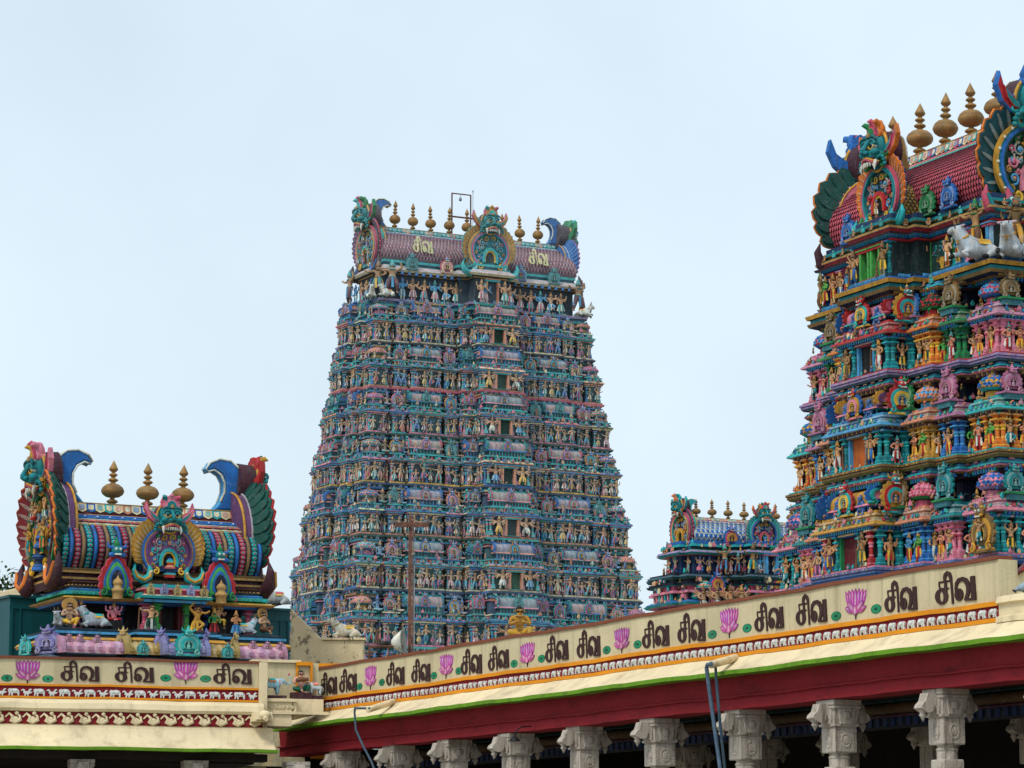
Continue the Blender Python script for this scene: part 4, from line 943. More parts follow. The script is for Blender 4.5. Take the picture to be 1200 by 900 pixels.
        for sg in (-1, 1):
            ledge('f', sg * .93, 0, 'kuta', t + (sg > 0)); ledge('f', sg * .77, .2, 'kudu', t); ledge('f', sg * .84, 0, 'bust', t + 1); ledge('f', sg * .70, 0, 'bust', t + 3)
            ledge('f', sg * .555, .55, 'sala', t, round(.25 * a, 1)); ledge('f', sg * .355, .5, 'kudu', t + 1 + (sg > 0)); ledge('f', sg * .415, .1, 'bust', t); ledge('f', sg * .29, .2, 'bust', t + 5)
            ledge('f', sg * .215, 1.1, 'sala', t + 1, .9)
            for u, p in ((.37, .45), (.47, .6), (.64, .6), (.74, .2), (.80, .2), (.90, 0), (.965, 0)): ledge('f', sg * (u + rnd.uniform(-.01, .01)), p + .12, 'small', 0)
            for u, p in ((.3, .2), (.55, .45), (.7, .2), (.8, 0), (.95, 0)): ledge('l', sg * u, p + .12, 'small', 0)
            ledge('l', sg * .86, 0, 'kuta', t + 2) if sg < 0 else None; ledge('l', sg * .66, 0, 'bust', t + 2); ledge('l', sg * .48, .45, 'sala', t + 2, 1.2); ledge('l', sg * .3, .2, 'kudu', t + 3)
            ledge('r', -.86, 0, 'bust', t) if sg > 0 else None; ledge('r', -.5, .4, 'kudu', t) if sg > 0 else None
        ledge('f', 0, 2.3, 'sala', t + 3, 3.3); ledge('l', 0, 1.1, 'sala', t, 2.0)
    # crowning storey: large statues between the corner giants, pale eave above
    z0 = floors[0]; m = MB(); fr0 = [(0, .16, 1.7), (.16, .26, .5), (.26, 1.0, 0)]; sd0 = [(0, .5, .35), (.5, 1.0, 0)]; pt = foot(8.2, 2.35, fr0, sd0)
    m.sweep(pt, [(.3, z0 - .75), (.75, z0 - .6), (.8, z0 - .45), (.6, z0 - .4), (.6, z0 - .25), (.85, z0 - .2), (.9, z0 - .02), (.7, z0), (0, z0 + .02)], [P['navy'], P['turq'], P['navy'], P['sky'], P['navy'], P['lilac'], P['ochre'], P['teal']])
    m.sweep(pt, [(0, z0), (0, z0 + 2.05), (.15, z0 + 2.06), (.15, z0 + 2.16), (.5, z0 + 2.2), (.66, z0 + 2.36), (.5, z0 + 2.5), (.2, z0 + 2.75), (.0, z0 + 2.8), (0, z0 + 2.95), (.16, z0 + 3.0), (.16, z0 + 3.2), (-.1, z0 + 3.25)], [P['navy'], P['navy'], P['ochre'], P['navy'], P['cream'], hexc('#b8a6ac'), hexc('#b8a6ac'), P['teal'], P['teal'], P['lilac'], P['turq'], P['teal']])
    cap(m, pt, -.05, z0 + 3.2, P['slate'])
    m.obj('top_storey', MAT['stucco'], root)
    big = figs('big', [((q, P[s], P[c]), dict(crown=cr, sash=P[ss], low=True)) for q, s, c, cr, ss in (('fourhip', 'tan', 'pink', 'gold', 'white'), ('four', 'sky', 'white', 'blue', 'sky'), ('four', 'tan', 'turq', 'gold', 'white'), ('dance4', 'skin', 'sky', 'ochre', 'white'), ('fourhip', 'sky', 'white', 'turq', 'pink'), ('hip', 'tan', 'pink', 'gold', 'turq'))])
    for i, x in enumerate((-6.9, -6.0, -5.05, -4.1, -3.2, -2.3, 2.4, 3.3, 4.2, 5.1, 6.0, 6.9)):
        g = big[(i * 5 + 1) % 6]; kit.put('large_statue', g[0], g[1], T(x, -2.35 - .42, z0 + .02) @ RZ(rnd.uniform(-.2, .2)) @ S(1.72, 1.6, 1.6))
    for i, x in enumerate((-1.0, 1.0, -.62, 1.55)): g = big[(i * 2) % 6]; kit.put('large_statue', g[0], g[1], T(x, -4.05 - .4 - .2 * (i < 2), z0 + .02) @ S(1.72, 1.6, 1.65 - .25 * (i > 1)))
    kit.put('doorway', 'd', dor, T(.1, -4.06, z0 + .02) @ S(1, 1, 1.2))
    for i, y in enumerate((-1.6, -.7, .3, 1.3)): g = big[(i * 2 + 1) % 6]; kit.put('large_statue', g[0], g[1], T(-8.2 - .75, y, z0 + .02) @ RZ(-PI / 2) @ S(1.55))
    giant = figs('giant', [(('giant', mixc(P['bronze'], P['tan'], .6), P['dred']), dict(crown='turq', sash=P['sky'], low=True)), (('bent', mixc(P['bronze'], P['tan'], .4), P['teal']), dict(crown='bronze', sash=P['yellow'], low=True))])
    for i, (x, y, rz) in enumerate(((-8.0, -3.3, -.35), (-8.9, -2.6, -1.0), (8.2, -3.2, .3), (8.95, -2.3, 1.0), (-9.2, 1.9, -1.6))): g = giant[i % 2]; kit.put('giant_statue', g[0], g[1], T(x, y, z0 + .35) @ RZ(rz) @ S(3.1, 2.8, 2.3))
    li = lying_bull(P['white'], P['red'])
    for i, (x, y, rz) in enumerate(((-8.6, -3.5, .2), (-9.4, -2.6, 1.2), (8.7, -3.3, 2.8), (9.2, -2.5, 2.2))): kit.put('crouching_beast', 'l', li, T(x, y, z0 + .02) @ RZ(rz) @ S(1.5))
    tl = [kudu(0, 0, 0, mono=P['teal']), kudu(P['rose'], P['cream'], P['pink']), kudu(P['turq'], P['lilac'], P['blue'])]
    for i, x in enumerate((-6.2, -3.2, 3.2, 6.2)): kit.put('arched_gable', 'tl%d' % (i % 3), tl[i % 3], T(x, -3.0, z0 + 2.4) @ S(1.15, 1, 1.05))
    blu = MB(); blu.lathe([(.16, 0), (.2, .1), (.1, .3), (.0, .45)], 6, P['blue'])
    for i in range(26):
        x = -7.6 + 15.2 * i / 25
        if abs(x) > 1.6: kit.put('blue_bracket', 'b', blu, T(x, -2.95, z0 + 1.98) @ S(.8))
    def cover(mb, x0, x1, pf, M): scale_vault(mb, x0, x1, pf, 24, 60, hexc('#7d2f52'), hexc('#cdb0b6'), M)
    def cover2(mb, x0, x1, pf, M): scale_vault(mb, x0, x1, pf, 9, 10, P['teal'], P['gold'], M)
    gf = figs('gablefig', crowd_specs(6, 21, ('four', 'hip', 'seat4', 'fold', 'bent')))
    gl = [(g[0], g[1], T(x, -.2, zz) @ S(s_)) for g, (x, zz, s_) in zip(gf, ((-.5, .15, .5), (.5, .15, .5), (0, .1, .55), (-.35, .75, .4), (.35, .75, .4), (0, 1.0, .5)))]
    red = dict(bands=[P['rose'], P['blue'], P['ochre'], P['turq']], panel=P['purple'], core=P['turq'], nf=20, fl=.42, fw=.2, f1=P['purple'], f2=P['rose'], ft=P['rose'], mk=(P['teal'], P['rose'], P['green'], P['turq']), h1=P['blue'], h2=P['ochre'], hs=1.05, mask=1.2, mz=1.52, figs=gl, sx=.9, sz=.92)
    blu2 = dict(red); blu2.update(f1=P['blue'], f2=P['blue'], ft=P['rose'], bands=[P['turq'], P['pink'], P['ochre'], P['blue']], h2=P['blue'], figs=())
    big_roof(root, dict(a=8.55, w=2.0, H=3.15, z=49.85, k=1.1, cover=cover, cover2=cover2, ridge=[P['turq'], P['teal'], P['turq'], P['salmon'], P['teal']], nsc=44, ropes=(('white', 0, .05), ('sky', .12, .05), ('rose', .24, .04)), rw=.34,
                        fins=[-6.3 + 1.575 * i for i in range(9)], fh=2.25, slim=.78, gr=2.1, endL=red, endR=blu2,
                        mid=dict(r=1.85, p=3.9, dz=-.15, bands=[P['ochre'], P['turq'], P['rose'], P['sky']], panel=P['teal'], core=P['turq'], nf=18, fl=.34, fw=.2, f1=P['ochre'], f2=P['olive'], ft=P['turq'], hook='turq', mk=(P['teal'], P['ochre'], P['rose'], P['turq']), mask=1.05, mz=1.5)))
    # pale letters fixed to the roof on both sides of the middle gable
    for x in (-5.9, 4.2):
        letters((x, -2.55, 50.75), 1.45, hexc('#d9cf9a'), root, tilt=-.2)
    kit.done(); return root
SAL = {}
# ------------------------------------------------------------------ the painted Tamil word (three signs), drawn as brush strokes
_S = .17
def _g(L): return [((x - 160) / 395.0, (640 - (y + _S * (x - 160))) / 395.0) for x, y in L]
def _ring(cx, cy, rx, ry, n=20): return [(cx + rx * math.cos(2 * PI * i / n), cy + ry * math.sin(2 * PI * i / n)) for i in range(n + 1)]
STROKES = [(_g([(196, 386), (240, 378), (290, 369), (332, 362)]), [.058, .06, .06, .055]),
           (_g([(206, 384), (206, 420), (214, 452)]), [.05, .045, .045]),
           (_g([(203, 462), (240, 455), (290, 452), (322, 446)]), [.03, .05, .05, .04]),
           (_g([(283, 366), (282, 420), (284, 480), (282, 540)]), [.075, .085, .09, .08]),
           (_g(_ring(234, 546, 50, 78)), [.105 + .03 * math.cos(2 * PI * i / 20 * 2) for i in range(21)]),
           (_g([(276, 372), (275, 330), (283, 290), (305, 268), (328, 280), (343, 320), (350, 380), (355, 460), (360, 550), (362, 626)]), [.06, .085, .1, .115, .1, .085, .06, .055, .055, .055]),
           (_g(_ring(436, 520, 27, 62)), [.085 + .03 * math.cos(2 * PI * i / 20 * 2) for i in range(21)]),
           (_g([(405, 500), (402, 450), (412, 390), (440, 350), (478, 338), (515, 352), (540, 395), (546, 450), (538, 510), (512, 572)]), [.05, .06, .085, .11, .12, .125, .12, .11, .1, .08]),
           (_g([(500, 574), (550, 572), (628, 562)]), [.075, .07, .07]),
           (_g([(596, 304), (598, 400), (603, 500), (606, 576)]), [.12, .125, .13, .13])]
def letters_mb(col, hgt, th=.012, layer=.0022):
    mb = MB()
    for q, (pts, wd) in enumerate(STROKES):
        p = np.array(pts) * hgt; w_ = np.array(wd) * hgt; t = np.gradient(p, axis=0)
        if np.allclose(p[0], p[-1]): t[0] = t[-1] = (p[1] - p[-2])
        t /= np.linalg.norm(t, axis=1)[:, None]; nn = np.stack((-t[:, 1], t[:, 0]), 1); l = p + nn * w_[:, None] * .5; r = p - nn * w_[:, None] * .5; n = len(p); y1 = -th - q * layer
        f = lambda a, y: np.stack((a[:, 0], np.full(n, y), a[:, 1]), 1); j = np.arange(n - 1)
        V = np.concatenate((f(l, 0), f(l, y1), f(r, y1), f(r, 0)))
        mb.add(V, np.concatenate([np.stack((a * n + j, a * n + j + 1, (a + 1) * n + j + 1, (a + 1) * n + j), 1)[:, ::-1] for a in range(3)]), col)
    return mb
def letters(loc, hgt, col, root, tilt=0.0, rz=0.0, th=.012, layer=.0022, name='painted_word', mat='stucco'):
    mb = MB().join(letters_mb(col, hgt, th, layer)); o = mb.obj(name, MAT[mat], root); o.location = loc; o.rotation_euler = (tilt, 0, rz); return o
# ------------------------------------------------------------------ 2. the near tower on the right
def near_tower():
    yw = R(-64.16); c0 = np.array((15.551, 106.977)) - .1 * np.array((math.cos(yw), math.sin(yw)))
    root = thing('temple_tower', 'nearest tower at right with big colourful pillars and red scaled roof', 'temple tower', (c0[0], c0[1], 0), yw)
    kit = Kit(root, 96); rnd = random.Random(8)
    floors = [22.75, 19.5, 16.2, 12.65, 9.0]
    AA = lambda z: 6.30 - .13 * (z - 18); BB = lambda z: 2.35 - .12 * (z - 18)
    fr = lambda: [(0, .25, 1.45), (.25, .31, .55), (.31, .35, -.35), (.35, .51, .65), (.51, .57, -.5), (.57, .71, .35), (.71, .78, -.55), (.78, 1.0, 0)]
    sd = lambda: [(0, .25, .5), (.25, .38, .1), (.38, .52, -.45), (.52, 1.0, 0)]
    zb = floors[-1]; base = MB(); pt = foot(AA(zb) + .1, BB(zb) + .1, fr(), sd()); base.sweep(pt, [(.6, 0), (.6, .9), (.3, 1.0), (.3, 4), (.5, 4.2), (.5, 4.5), (0, 4.6), (0, zb)], [P['grey'], P['grey'], P['tan'], P['slate']]); cap(base, pt, 0, zb, P['slate']); base.obj('stone_base', MAT['stucco'], root)
    C = lambda *k: [P[q] for q in k]
    pilc = [C('pink', 'rose', 'lilac'), C('green', 'dgreen', 'teal'), C('orange', 'yellow', 'salmon'), C('blue', 'sky', 'navy'), C('teal', 'turq', 'blue'), C('salmon', 'orange', 'red'), C('ochre', 'gold', 'brown'), C('red', 'pink', 'cream')]
    pils = [pillar(*q) for q in pilc]
    st = figs('nearfig', [((q, jit(P[s], .1, rnd), jit(P[c], .1, rnd)), dict(crown=cr, sash=P[ss])) for q, s, c, cr, ss in (
        ('four', 'tan', 'yellow', 'gold', 'red'), ('fourhip', 'skin', 'orange', 'ochre', 'white'), ('hip', 'sky', 'yellow', 'gold', 'red'), ('fold', 'salmon', 'orange', 'bronze', 'yellow'), ('cross', 'lime', 'red', 'gold', 'yellow'),
        ('stand', 'skin', 'purple', 'gold', 'pink'), ('dance', 'tan', 'teal', 'gold', 'white'), ('hip', 'salmon', 'red', 'turq', 'white'), ('stand', 'tan', 'white', 'ochre', 'blue'), ('up', 'tan', 'dgreen', 'bronze', 'yellow'))])
    guards = figs('nearguard', [(('eight', jit(P['tan'], .1), P['blue']), dict(crown='bronze', sash=P['yellow'], feature='club')), (('four', mixc(P['bronze'], P['tan'], .4), P['olive']), dict(crown='bronze', sash=P['yellow'], feature='club')), (('bent', jit(P['tan'], .1), P['white']), dict(crown='ochre', sash=P['red'], feature='club'))])
    imp = []
    for i, c in enumerate(('tan', 'orange', 'pink', 'green', 'turq', 'tan')):
        mb = MB(); cc = P[c]; d = mixc(cc, P['white'], .25)
        if i in (2, 3, 4):
            mb.prism(arc(.3, .36, -35, 215, 25, .36, 7, .12), .12, -.06, cc, cc, None, .03); mb.band(arc(.2, .25, -35, 215, 17, .34), arc(.13, .17, -35, 215, 17, .34), 0, -.13, d); mb.ell((0, -.06, .82), (.15, .12, .16), cc, None, 8, 6); mb.lathe([(.1, .9), (.12, .95), (.0, 1.1)], 6, d)
            for sg in (-1, 1): mb.ell((sg * .06, -.17, .85), (.03, .02, .03), P['white'], None, 5, 4)
        else: mb = figure('seat', jit(cc, .1), P['brown'], 'ochre', low=True); mb2 = MB().join(mb, S(1.7)); mb = mb2
        imp.append(('imp%d' % i, mb))
    kud = [kudu(P['red'], P['turq'], P['yellow'], P['blue'], P['red']), kudu(P['ochre'], P['red'], P['turq'], P['blue'], P['teal']), kudu(0, 0, 0, mono=P['green']), kudu(0, 0, 0, mono=mixc(P['rose'], P['lilac'], .4)), kudu(0, 0, 0, mono=P['bronze']), kudu(0, 0, 0, mono=P['blue']), kudu(0, 0, 0, mono=P['teal']), kudu(P['blue'], P['ochre'], P['pink'], P['teal'], P['red'])]
    doms = [dome(P['blue'], P['rose'], P['sky']), dome(P['turq'], P['ochre'], P['blue']), dome(P['lilac'], P['pink'], P['blue']), dome(P['green'], P['red'], P['dgreen']), dome(P['ochre'], P['sky'], P['salmon']), dome(P['green'], P['rose'], P['pink'])]
    sal = [sala(2.6, P['rose'], P['pink'], P['turq'], P['blue'], 'red', 9), sala(2.6, P['purple'], P['bronze'], P['pink'], P['teal'], 'ochre', 9), sala(2.6, P['turq'], P['ochre'], P['pink'], P['blue'], 'blue', 9)]
    dors = [doorway(1.0, 1.32, P['sky'], P['black'], P['rose'], .12), doorway(1.1, 1.5, P['sky'], hexc('#c0601c'), P['gold'], .12), doorway(1.15, 1.5, P['green'], hexc('#5e0c1c'), P['blue'], .12)]
    lat = MB(); lat.box(-.16, .16, -.02, .0, 0, 1, P['dblue']);
    for i in range(5):
        for j in range(3): lat.ell((-.1 + .1 * j, -.03, .1 + .19 * i), (.035, .02, .06), P['turq'] if (i + j) % 2 else P['gold'], None, 6, 5)
    slab = [None, (P['lilac'], P['slate'], P['red']), (P['bronze'], P['olive'], P['turq']), (hexc('#5a6aa0'), P['blue'], P['pink'])]
    BAY = [dict(center=P['red'], kuta=P['orange'], panjara=P['green'], corner=mixc(P['pink'], P['lilac'], .4), recess=P['dblue']), dict(center=P['sky'], kuta=P['salmon'], panjara=mixc(P['rose'], P['lilac'], .5), corner=P['turq'], recess=P['dpurple']), dict(center=P['ochre'], kuta=P['salmon'], panjara=P['teal'], corner=P['pink'], recess=P['navy'])]
    BPIL = [dict(kuta=2, panjara=1, corner=0), dict(kuta=6, panjara=3, corner=2), dict(kuta=3, panjara=0, corner=4)]
    for t in (1, 2, 3):
        z0 = floors[t]; z1 = floors[t - 1]; h = z1 - z0; f = lambda q: z0 + q * h
        a = AA(z0 + .3 * h); b = BB(z0 + .3 * h); a2 = AA(z1); b2 = BB(z1)
        pt = foot(a, b, fr(), sd()); p2 = foot(a2, b2, fr(), sd()); pin = foot(a2 - .15, b2 - .15, fr(), sd()); m = MB(); s1, s2, s3 = slab[t]
        bc = BAY[t - 1]
        def bayof(mid, nr):
            q = mid - nr * .06; u = abs(q[0]) / a
            if abs(q[0]) > a - .12 and abs(q[1]) < b * .75: return 'center' if abs(q[1]) < b * .4 else 'recess'
            return 'center' if u < .315 else 'recess' if u < .345 else 'kuta' if u < .515 else 'recess' if u < .565 else 'panjara' if u < .715 else 'recess' if u < .775 else 'corner'
        seg = [bc[bayof((A + B) / 2, nr)] for A, B, d, nr, L in sides_of(pt)]
        m.sweep(pt, [(.0, f(-.08)), (.24, f(-.075)), (.32, f(-.05)), (.32, f(-.03)), (.36, f(-.025)), (.36, f(0)), (.27, f(.005)), (.27, f(.02)), (-.2, f(.022))], [P['navy'], s2, s1, P['navy'], s1, s1, s3, s1])
        m.sweep(pt, [(-.16, f(.0)), (-.16, f(.36))], [(hexc('#0c1830'), hexc('#140e22'), hexc('#08222a'))[t - 1]])
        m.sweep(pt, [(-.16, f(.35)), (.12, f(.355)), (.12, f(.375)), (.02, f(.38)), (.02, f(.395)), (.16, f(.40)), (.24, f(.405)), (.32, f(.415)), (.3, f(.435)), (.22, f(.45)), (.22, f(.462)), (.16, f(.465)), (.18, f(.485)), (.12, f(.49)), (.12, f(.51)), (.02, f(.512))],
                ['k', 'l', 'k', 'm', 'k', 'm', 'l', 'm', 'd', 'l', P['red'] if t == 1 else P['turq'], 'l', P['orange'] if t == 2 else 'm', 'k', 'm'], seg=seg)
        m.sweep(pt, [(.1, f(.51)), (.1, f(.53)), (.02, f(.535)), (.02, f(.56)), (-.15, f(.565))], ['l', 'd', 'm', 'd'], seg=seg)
        cap(m, pt, .1, f(.511), P['slate'])
        m.sweep(pin, [(-.25, f(.5)), (-.25, f(.78)), (.0, f(.79)), (.05, f(.81)), (.17, f(.83)), (.24, f(.85)), (.27, f(.865)), (.22, f(.88)), (.18, f(.9)), (.12, f(.905)), (.12, f(.93)), (-.2, f(.935))],
                [P['navy'], P['navy'], P['dpurple'], P['navy'], P['bronze'], P['pink'] if t > 1 else P['gold'], P['dblue'], P['turq'], P['red'], P['sky'], P['navy']])
        cap(m, pin, .05, f(.92), P['slate'])
        vis = lambda nr: nr[1] < .5
        den = MB(); den.box(-.035, .035, -.16, .02, 0, .045 * h, P['blue'] if t % 2 else P['bronze'], None, 0, .0); den2 = MB(); den2.box(-.035, .035, -.16, .02, 0, .045 * h, P['teal'] if t % 2 else P['dpurple'])
        rowof(m, pt, None, .15, .1, f(.377), True, 1, variants=[den, den2], sides=vis); rowof(m, pin, None, .15, .06, f(.808), True, 1, variants=[den2, den], sides=vis)
        pet = MB(); pet.prism([(-.06, 0), (.06, 0), (.065, .05), (.03, .1), (0, .12), (-.03, .1), (-.065, .05)], .03, -.04, P['turq'], P['blue'], None, .012); pet2 = MB(); pet2.prism([(-.06, 0), (.06, 0), (.065, .05), (.03, .1), (0, .12), (-.03, .1), (-.065, .05)], .03, -.04, P['rose'], P['red'], None, .012); pet3 = MB(); pet3.join(pet, tint=(2, 1.3, .5))
        rowof(m, pt, None, .3, .22, f(.452), True, 1, variants=[pet2, pet, pet3] if t % 2 else [pet, pet3], sides=vis)
        stud = MB(); stud.ell((0, -.02, .03), (.035, .03, .03), P['yellow'], None, 6, 5); stud2 = MB(); stud2.ell((0, -.02, .03), (.035, .03, .03), P['red'], None, 6, 5); rowof(m, pin, None, .2, .26, f(.855), True, 1, variants=[stud, stud2], sides=vis); rowof(m, pt, None, .22, .33, f(-.024), True, 1, variants=[stud2, stud, stud], sides=vis)
        CL = FIG['CL']
        for A, B, d, nr, L in list(sides_of(pt)):
            if nr[1] > .5 or L < .2: continue
            ang = math.atan2(d[1], d[0])
            for q in range(int(L * 13)):
                c = A + d * rnd.uniform(.03, .97) * L; it = CL[rnd.randrange(len(CL))]; zq, o_ = rnd.choice(((.40, .2), (.455, .22), (.455, .24), (.52, .1), (.57, .05), (.015, .3), (.7, -.35), (.62, -.3)))
                m.join(it, T(*(c + nr * (o_ + rnd.uniform(-.02, .05))), f(zq + rnd.uniform(-.008, .008))) @ RZ(ang + rnd.uniform(-.2, .2)) @ S(rnd.uniform(.42, .75)))
        m.obj('storey', MAT['stucco'], root)
        hp = .352 * h
        pk = 0
        for A, B, d, nr, L in sides_of(pt):
            if nr[1] > .5 or L < .3: continue
            if nr[0] < -.5 and abs(nr[1]) < .5 and (A[0] + B[0]) / 2 < -a * .8 and False: continue
            ang = math.atan2(d[1], d[0]); mid = (A + B) / 2; Mz = lambda c, s_: T(c[0], c[1], f(.02)) @ RZ(ang) @ s_
            if abs(mid[0]) < .4 and nr[1] < -.5:
                kit.put('doorway', 'd%d' % t, dors[t - 1], Mz(mid - nr * .09, S(1, 1, hp * .96 / (1.32 if t == 1 else 1.5))))
                for q, sg in enumerate((-1, 1)):
                    g = guards[(t + q) % 3]; kit.put('guardian_statue', g[0], g[1], Mz(mid + d * sg * 1.05 + nr * .16, S(sg * .95, .95, .95) @ S(hp / 1.08)))
                    for off, kk in ((.72, 4), (1.42, 7 if t == 3 else 4)): kit.put('pillar', 'p%d' % kk, pils[kk], Mz(mid + d * sg * off + nr * .04, S(.62 if off < 1 else .95, .8, hp)))
                continue
            if L < 1.0 and abs(nr[0]) > .5 and nr[0] < 0 and mid[0] > -a: 
                continue
            n = max(1, int(round(L / .62))); bay = bayof(mid, nr)
            if bay == 'recess' and L < 1.0: continue
            k0 = BPIL[t - 1].get(bay, 4); pk += 1
            for q in range(n + 1):
                if n == 1 and q == 1 and L < .5: break
                u = min(L - .12, max(.12, L * q / n)); kk = k0 if L > .6 or q == 0 else (k0 + 5) % 8
                kit.put('pillar', 'p%d' % kk, pils[kk], Mz(A + d * u + nr * .02, S(.92, .95, hp)))
            for q in range(n):
                if n == 1 and L < .5: break
                g = st[rnd.randrange(len(st))]; s_ = hp / 1.17 * rnd.uniform(.86, .98)
                kit.put('panel', 'lat', lat, Mz(A + d * L * (q + .5) / n - nr * .14, S(1.1, 1, hp * .9)))
                kit.put('statue', g[0], g[1], Mz(A + d * L * (q + .5) / n + nr * .12, RZ(rnd.uniform(-.2, .2)) @ S(s_ * 1.08, s_, s_)))
        # little sitting figures along the overhanging ledge above
        for A, B, d, nr, L in sides_of(pin):
            if nr[1] > .5 or L < .35: continue
            ang = math.atan2(d[1], d[0]); n = max(1, int(round(L / .48)))
            for q in range(n):
                c = A + d * L * (q + .5) / n + nr * .2; g = imp[(0, 1, 5)[q % 3] if t == 2 else (2, 3, 4)[(q + t) % 3]] if t > 1 else imp[(0, 4)[q % 2]]
                kit.put('ledge_figure', g[0], g[1], T(c[0], c[1], f(.90)) @ RZ(ang) @ S(.33 if g[0] in ('imp2', 'imp3', 'imp4') else .27))
        zz = f(.511); H = .3 * h
        def put(face, u, p, kind, i, s_=1.0):
            ang = {'f': 0, 'r': PI / 2, 'l': -PI / 2}[face]; c = {'f': (u * a, -b - p), 'r': (a + p, u * b), 'l': (-a - p, -u * b)}[face]; M = T(c[0], c[1], zz) @ RZ(ang)
            if kind == 'kuta': kit.put('domed_shrine', 'k%d' % i, doms[i % 6], M @ T(0, .36, 0) @ S(.92 * s_, .92 * s_, H * 1.04))
            if kind == 'kudu': 
                bs = ('plinth', i % 8); SAL.setdefault(bs, MB().box(-.42, .42, -.3, .25, 0, .2, mixc(P['slate'], P['teal'], .5)).box(-.5, .5, -.36, .25, .2, .27, mixc(P['rose'], P['lilac'], .5) if i % 2 else P['green']))
                kit.put('gable_plinth', 'b%d' % (i % 2), SAL[bs], M @ S(.9, 1, 1)); kit.put('arched_gable', 'g%d' % (i % 8), kud[i % 8], M @ T(0, -.12, .24) @ S(1.0 * s_, 1, H * .92 * s_))
            if kind == 'sala':
                kit.put('barrel_shrine', 's%d' % (i % 3), sal[i % 3], M @ T(0, .5, 0) @ S(1.0, 1.4, H * 1.02)); kit.put('arched_gable', 'g%d' % (7 * (i % 2)), kud[7 * (i % 2)], M @ T(0, -.16, .12) @ S(.95, 1, H * .86))
                for sg in (-1, 1): kit.put('arched_gable', 'g5', kud[5], M @ T(sg * .75, -.0, .1) @ S(.5, .6, H * .5))
            if kind == 'imp': g = imp[i % 6]; kit.put('ledge_figure', g[0], g[1], M @ T(0, .05, 0) @ S(.5))
            if kind == 'end': kit.put('arched_gable', 'g%d' % (i % 8), kud[i % 8], M @ S(1.15, 1, H * .95))
        put('f', 0, 1.45, 'sala', t - 1)
        for sg in (-1, 1):
            put('f', sg * .89, 0, 'kuta', t - 1, 1.1); put('f', sg * .64, .35, 'kudu', (4, 3, 6)[t - 1]); put('f', sg * .43, .65, 'kuta', (3, 4, 5)[t - 1], 1.0); put('f', sg * .28, .55, 'kudu', (5, 2, 4)[t - 1]); put('f', sg * .745, -.3, 'imp', 5)
        put('r', -.80, -.03, 'kudu', (4, 3, 6)[t - 1], .8); put('r', -.2, .5, 'kudu', (4, 3, 6)[t - 1]); put('r', .3, .3, 'kuta', t); put('l', 0, .5, 'kudu', 7); put('l', .6, 0, 'kuta', t - 1)
        # end gable of each cross shrine, turned to the tower's short side
        c = (a * .265 + .32, -b - .95); kit.put('arched_gable', 'g%d' % (1 if t != 2 else 0), kud[1 if t != 2 else 0], T(c[0], c[1], zz + .05) @ RZ(PI / 2) @ S(1.1, 1, H))
        c = (-a * .265 - .32, -b - .95); kit.put('arched_gable', 'g7', kud[7], T(c[0], c[1], zz + .05) @ RZ(-PI / 2) @ S(1.1, 1, H))
    # upper storey with windows, painted panels and the pair of bulls on the corner
    z0 = floors[0]; a, b = 5.35, 1.75; fr0 = [(0, .22, 1.35), (.22, .30, .6), (.30, 1.0, 0)]; sd0 = [(0, 1.0, 0)]; pt = foot(a, b, fr0, sd0); m = MB()
    m.sweep(pt, [(.3, z0 - .5), (.5, z0 - .42), (.55, z0 - .3), (.45, z0 - .28), (.45, z0 - .16), (.55, z0 - .14), (.6, z0), (.35, z0 + .02), (.35, z0 + .12), (.2, z0 + .14), (.28, z0 + .24), (.06, z0 + .26), (0, z0 + .3)], [P['navy'], P['bronze'], P['navy'], P['teal'], P['navy'], P['ochre'], P['slate'], P['blue'], P['navy'], P['slate'], P['blue'], P['navy']])
    m.sweep(pt, [(0, z0 + .2), (0, z0 + 1.45), (.1, z0 + 1.46), (.14, z0 + 1.52), (.08, z0 + 1.54), (.12, z0 + 1.6), (.3, z0 + 1.64), (.34, z0 + 1.72), (.2, z0 + 1.74), (.2, z0 + 1.84), (.3, z0 + 1.86), (.3, z0 + 1.94), (.12, z0 + 1.97), (.12, z0 + 2.1), (.2, z0 + 2.12), (.2, z0 + 2.22), (.0, z0 + 2.26), (.0, z0 + 2.45)],
            [hexc('#10282a'), P['red'], P['red'], P['navy'], P['blue'], P['sky'], P['dpurple'], P['navy'], P['red'], P['pink'], P['gold'], P['olive'], P['dgreen'], P['ochre'], P['teal'], P['dblue'], P['dblue']])
    cap(m, pt, -.02, z0 + 2.44, P['slate'])
    pt_ = [q for q in pt]; rl = MB(); rl.box(-.025, .025, -.05, .02, 0, .1, P['sky']); rowof(m, pt, rl, .09, .3, z0 + .13, True, 1, sides=lambda nr: nr[1] < .5); rowof(m, pt, None, .12, .1, z0 + 1.55, True, .8, variants=[den, den2], sides=lambda nr: nr[1] < .5)
    m.obj('top_storey', MAT['stucco'], root)
    for A, B, d, nr, L in sides_of(pt):
        if nr[1] > .5: continue
        ang = math.atan2(d[1], d[0])
        for q in range(max(1, int(L / .55))):
            c = A + d * L * (q + .5) / max(1, int(L / .55)) + nr * .26; g = imp[(0, 4)[q % 2]]; kit.put('ledge_figure', g[0], g[1], T(c[0], c[1], z0 + 1.95) @ RZ(ang) @ S(.3 if g[0] == 'imp4' else .24))
    pot = MB(); pot.box(-.75, .75, -.02, .02, 0, 1.1, hexc('#0c3a36'))
    for sg in (-1, 1): pot.box(sg * .73 - .06, sg * .73 + .06, -.05, .03, -.02, 1.15, P['lime'])
    pot.lathe([(.08, .08), (.16, .1), (.06, .16), (.17, .28), (.2, .36), (.12, .46), (.17, .5)], 10, P['ochre'], T(0, -.03, 0) @ S(1, .25, 1))
    for sg in (-1, 1): curl(pot, sg * .2, .4, .09, .8, sg, P['ochre'], -.05, .022, 10)
    r2 = random.Random(2)
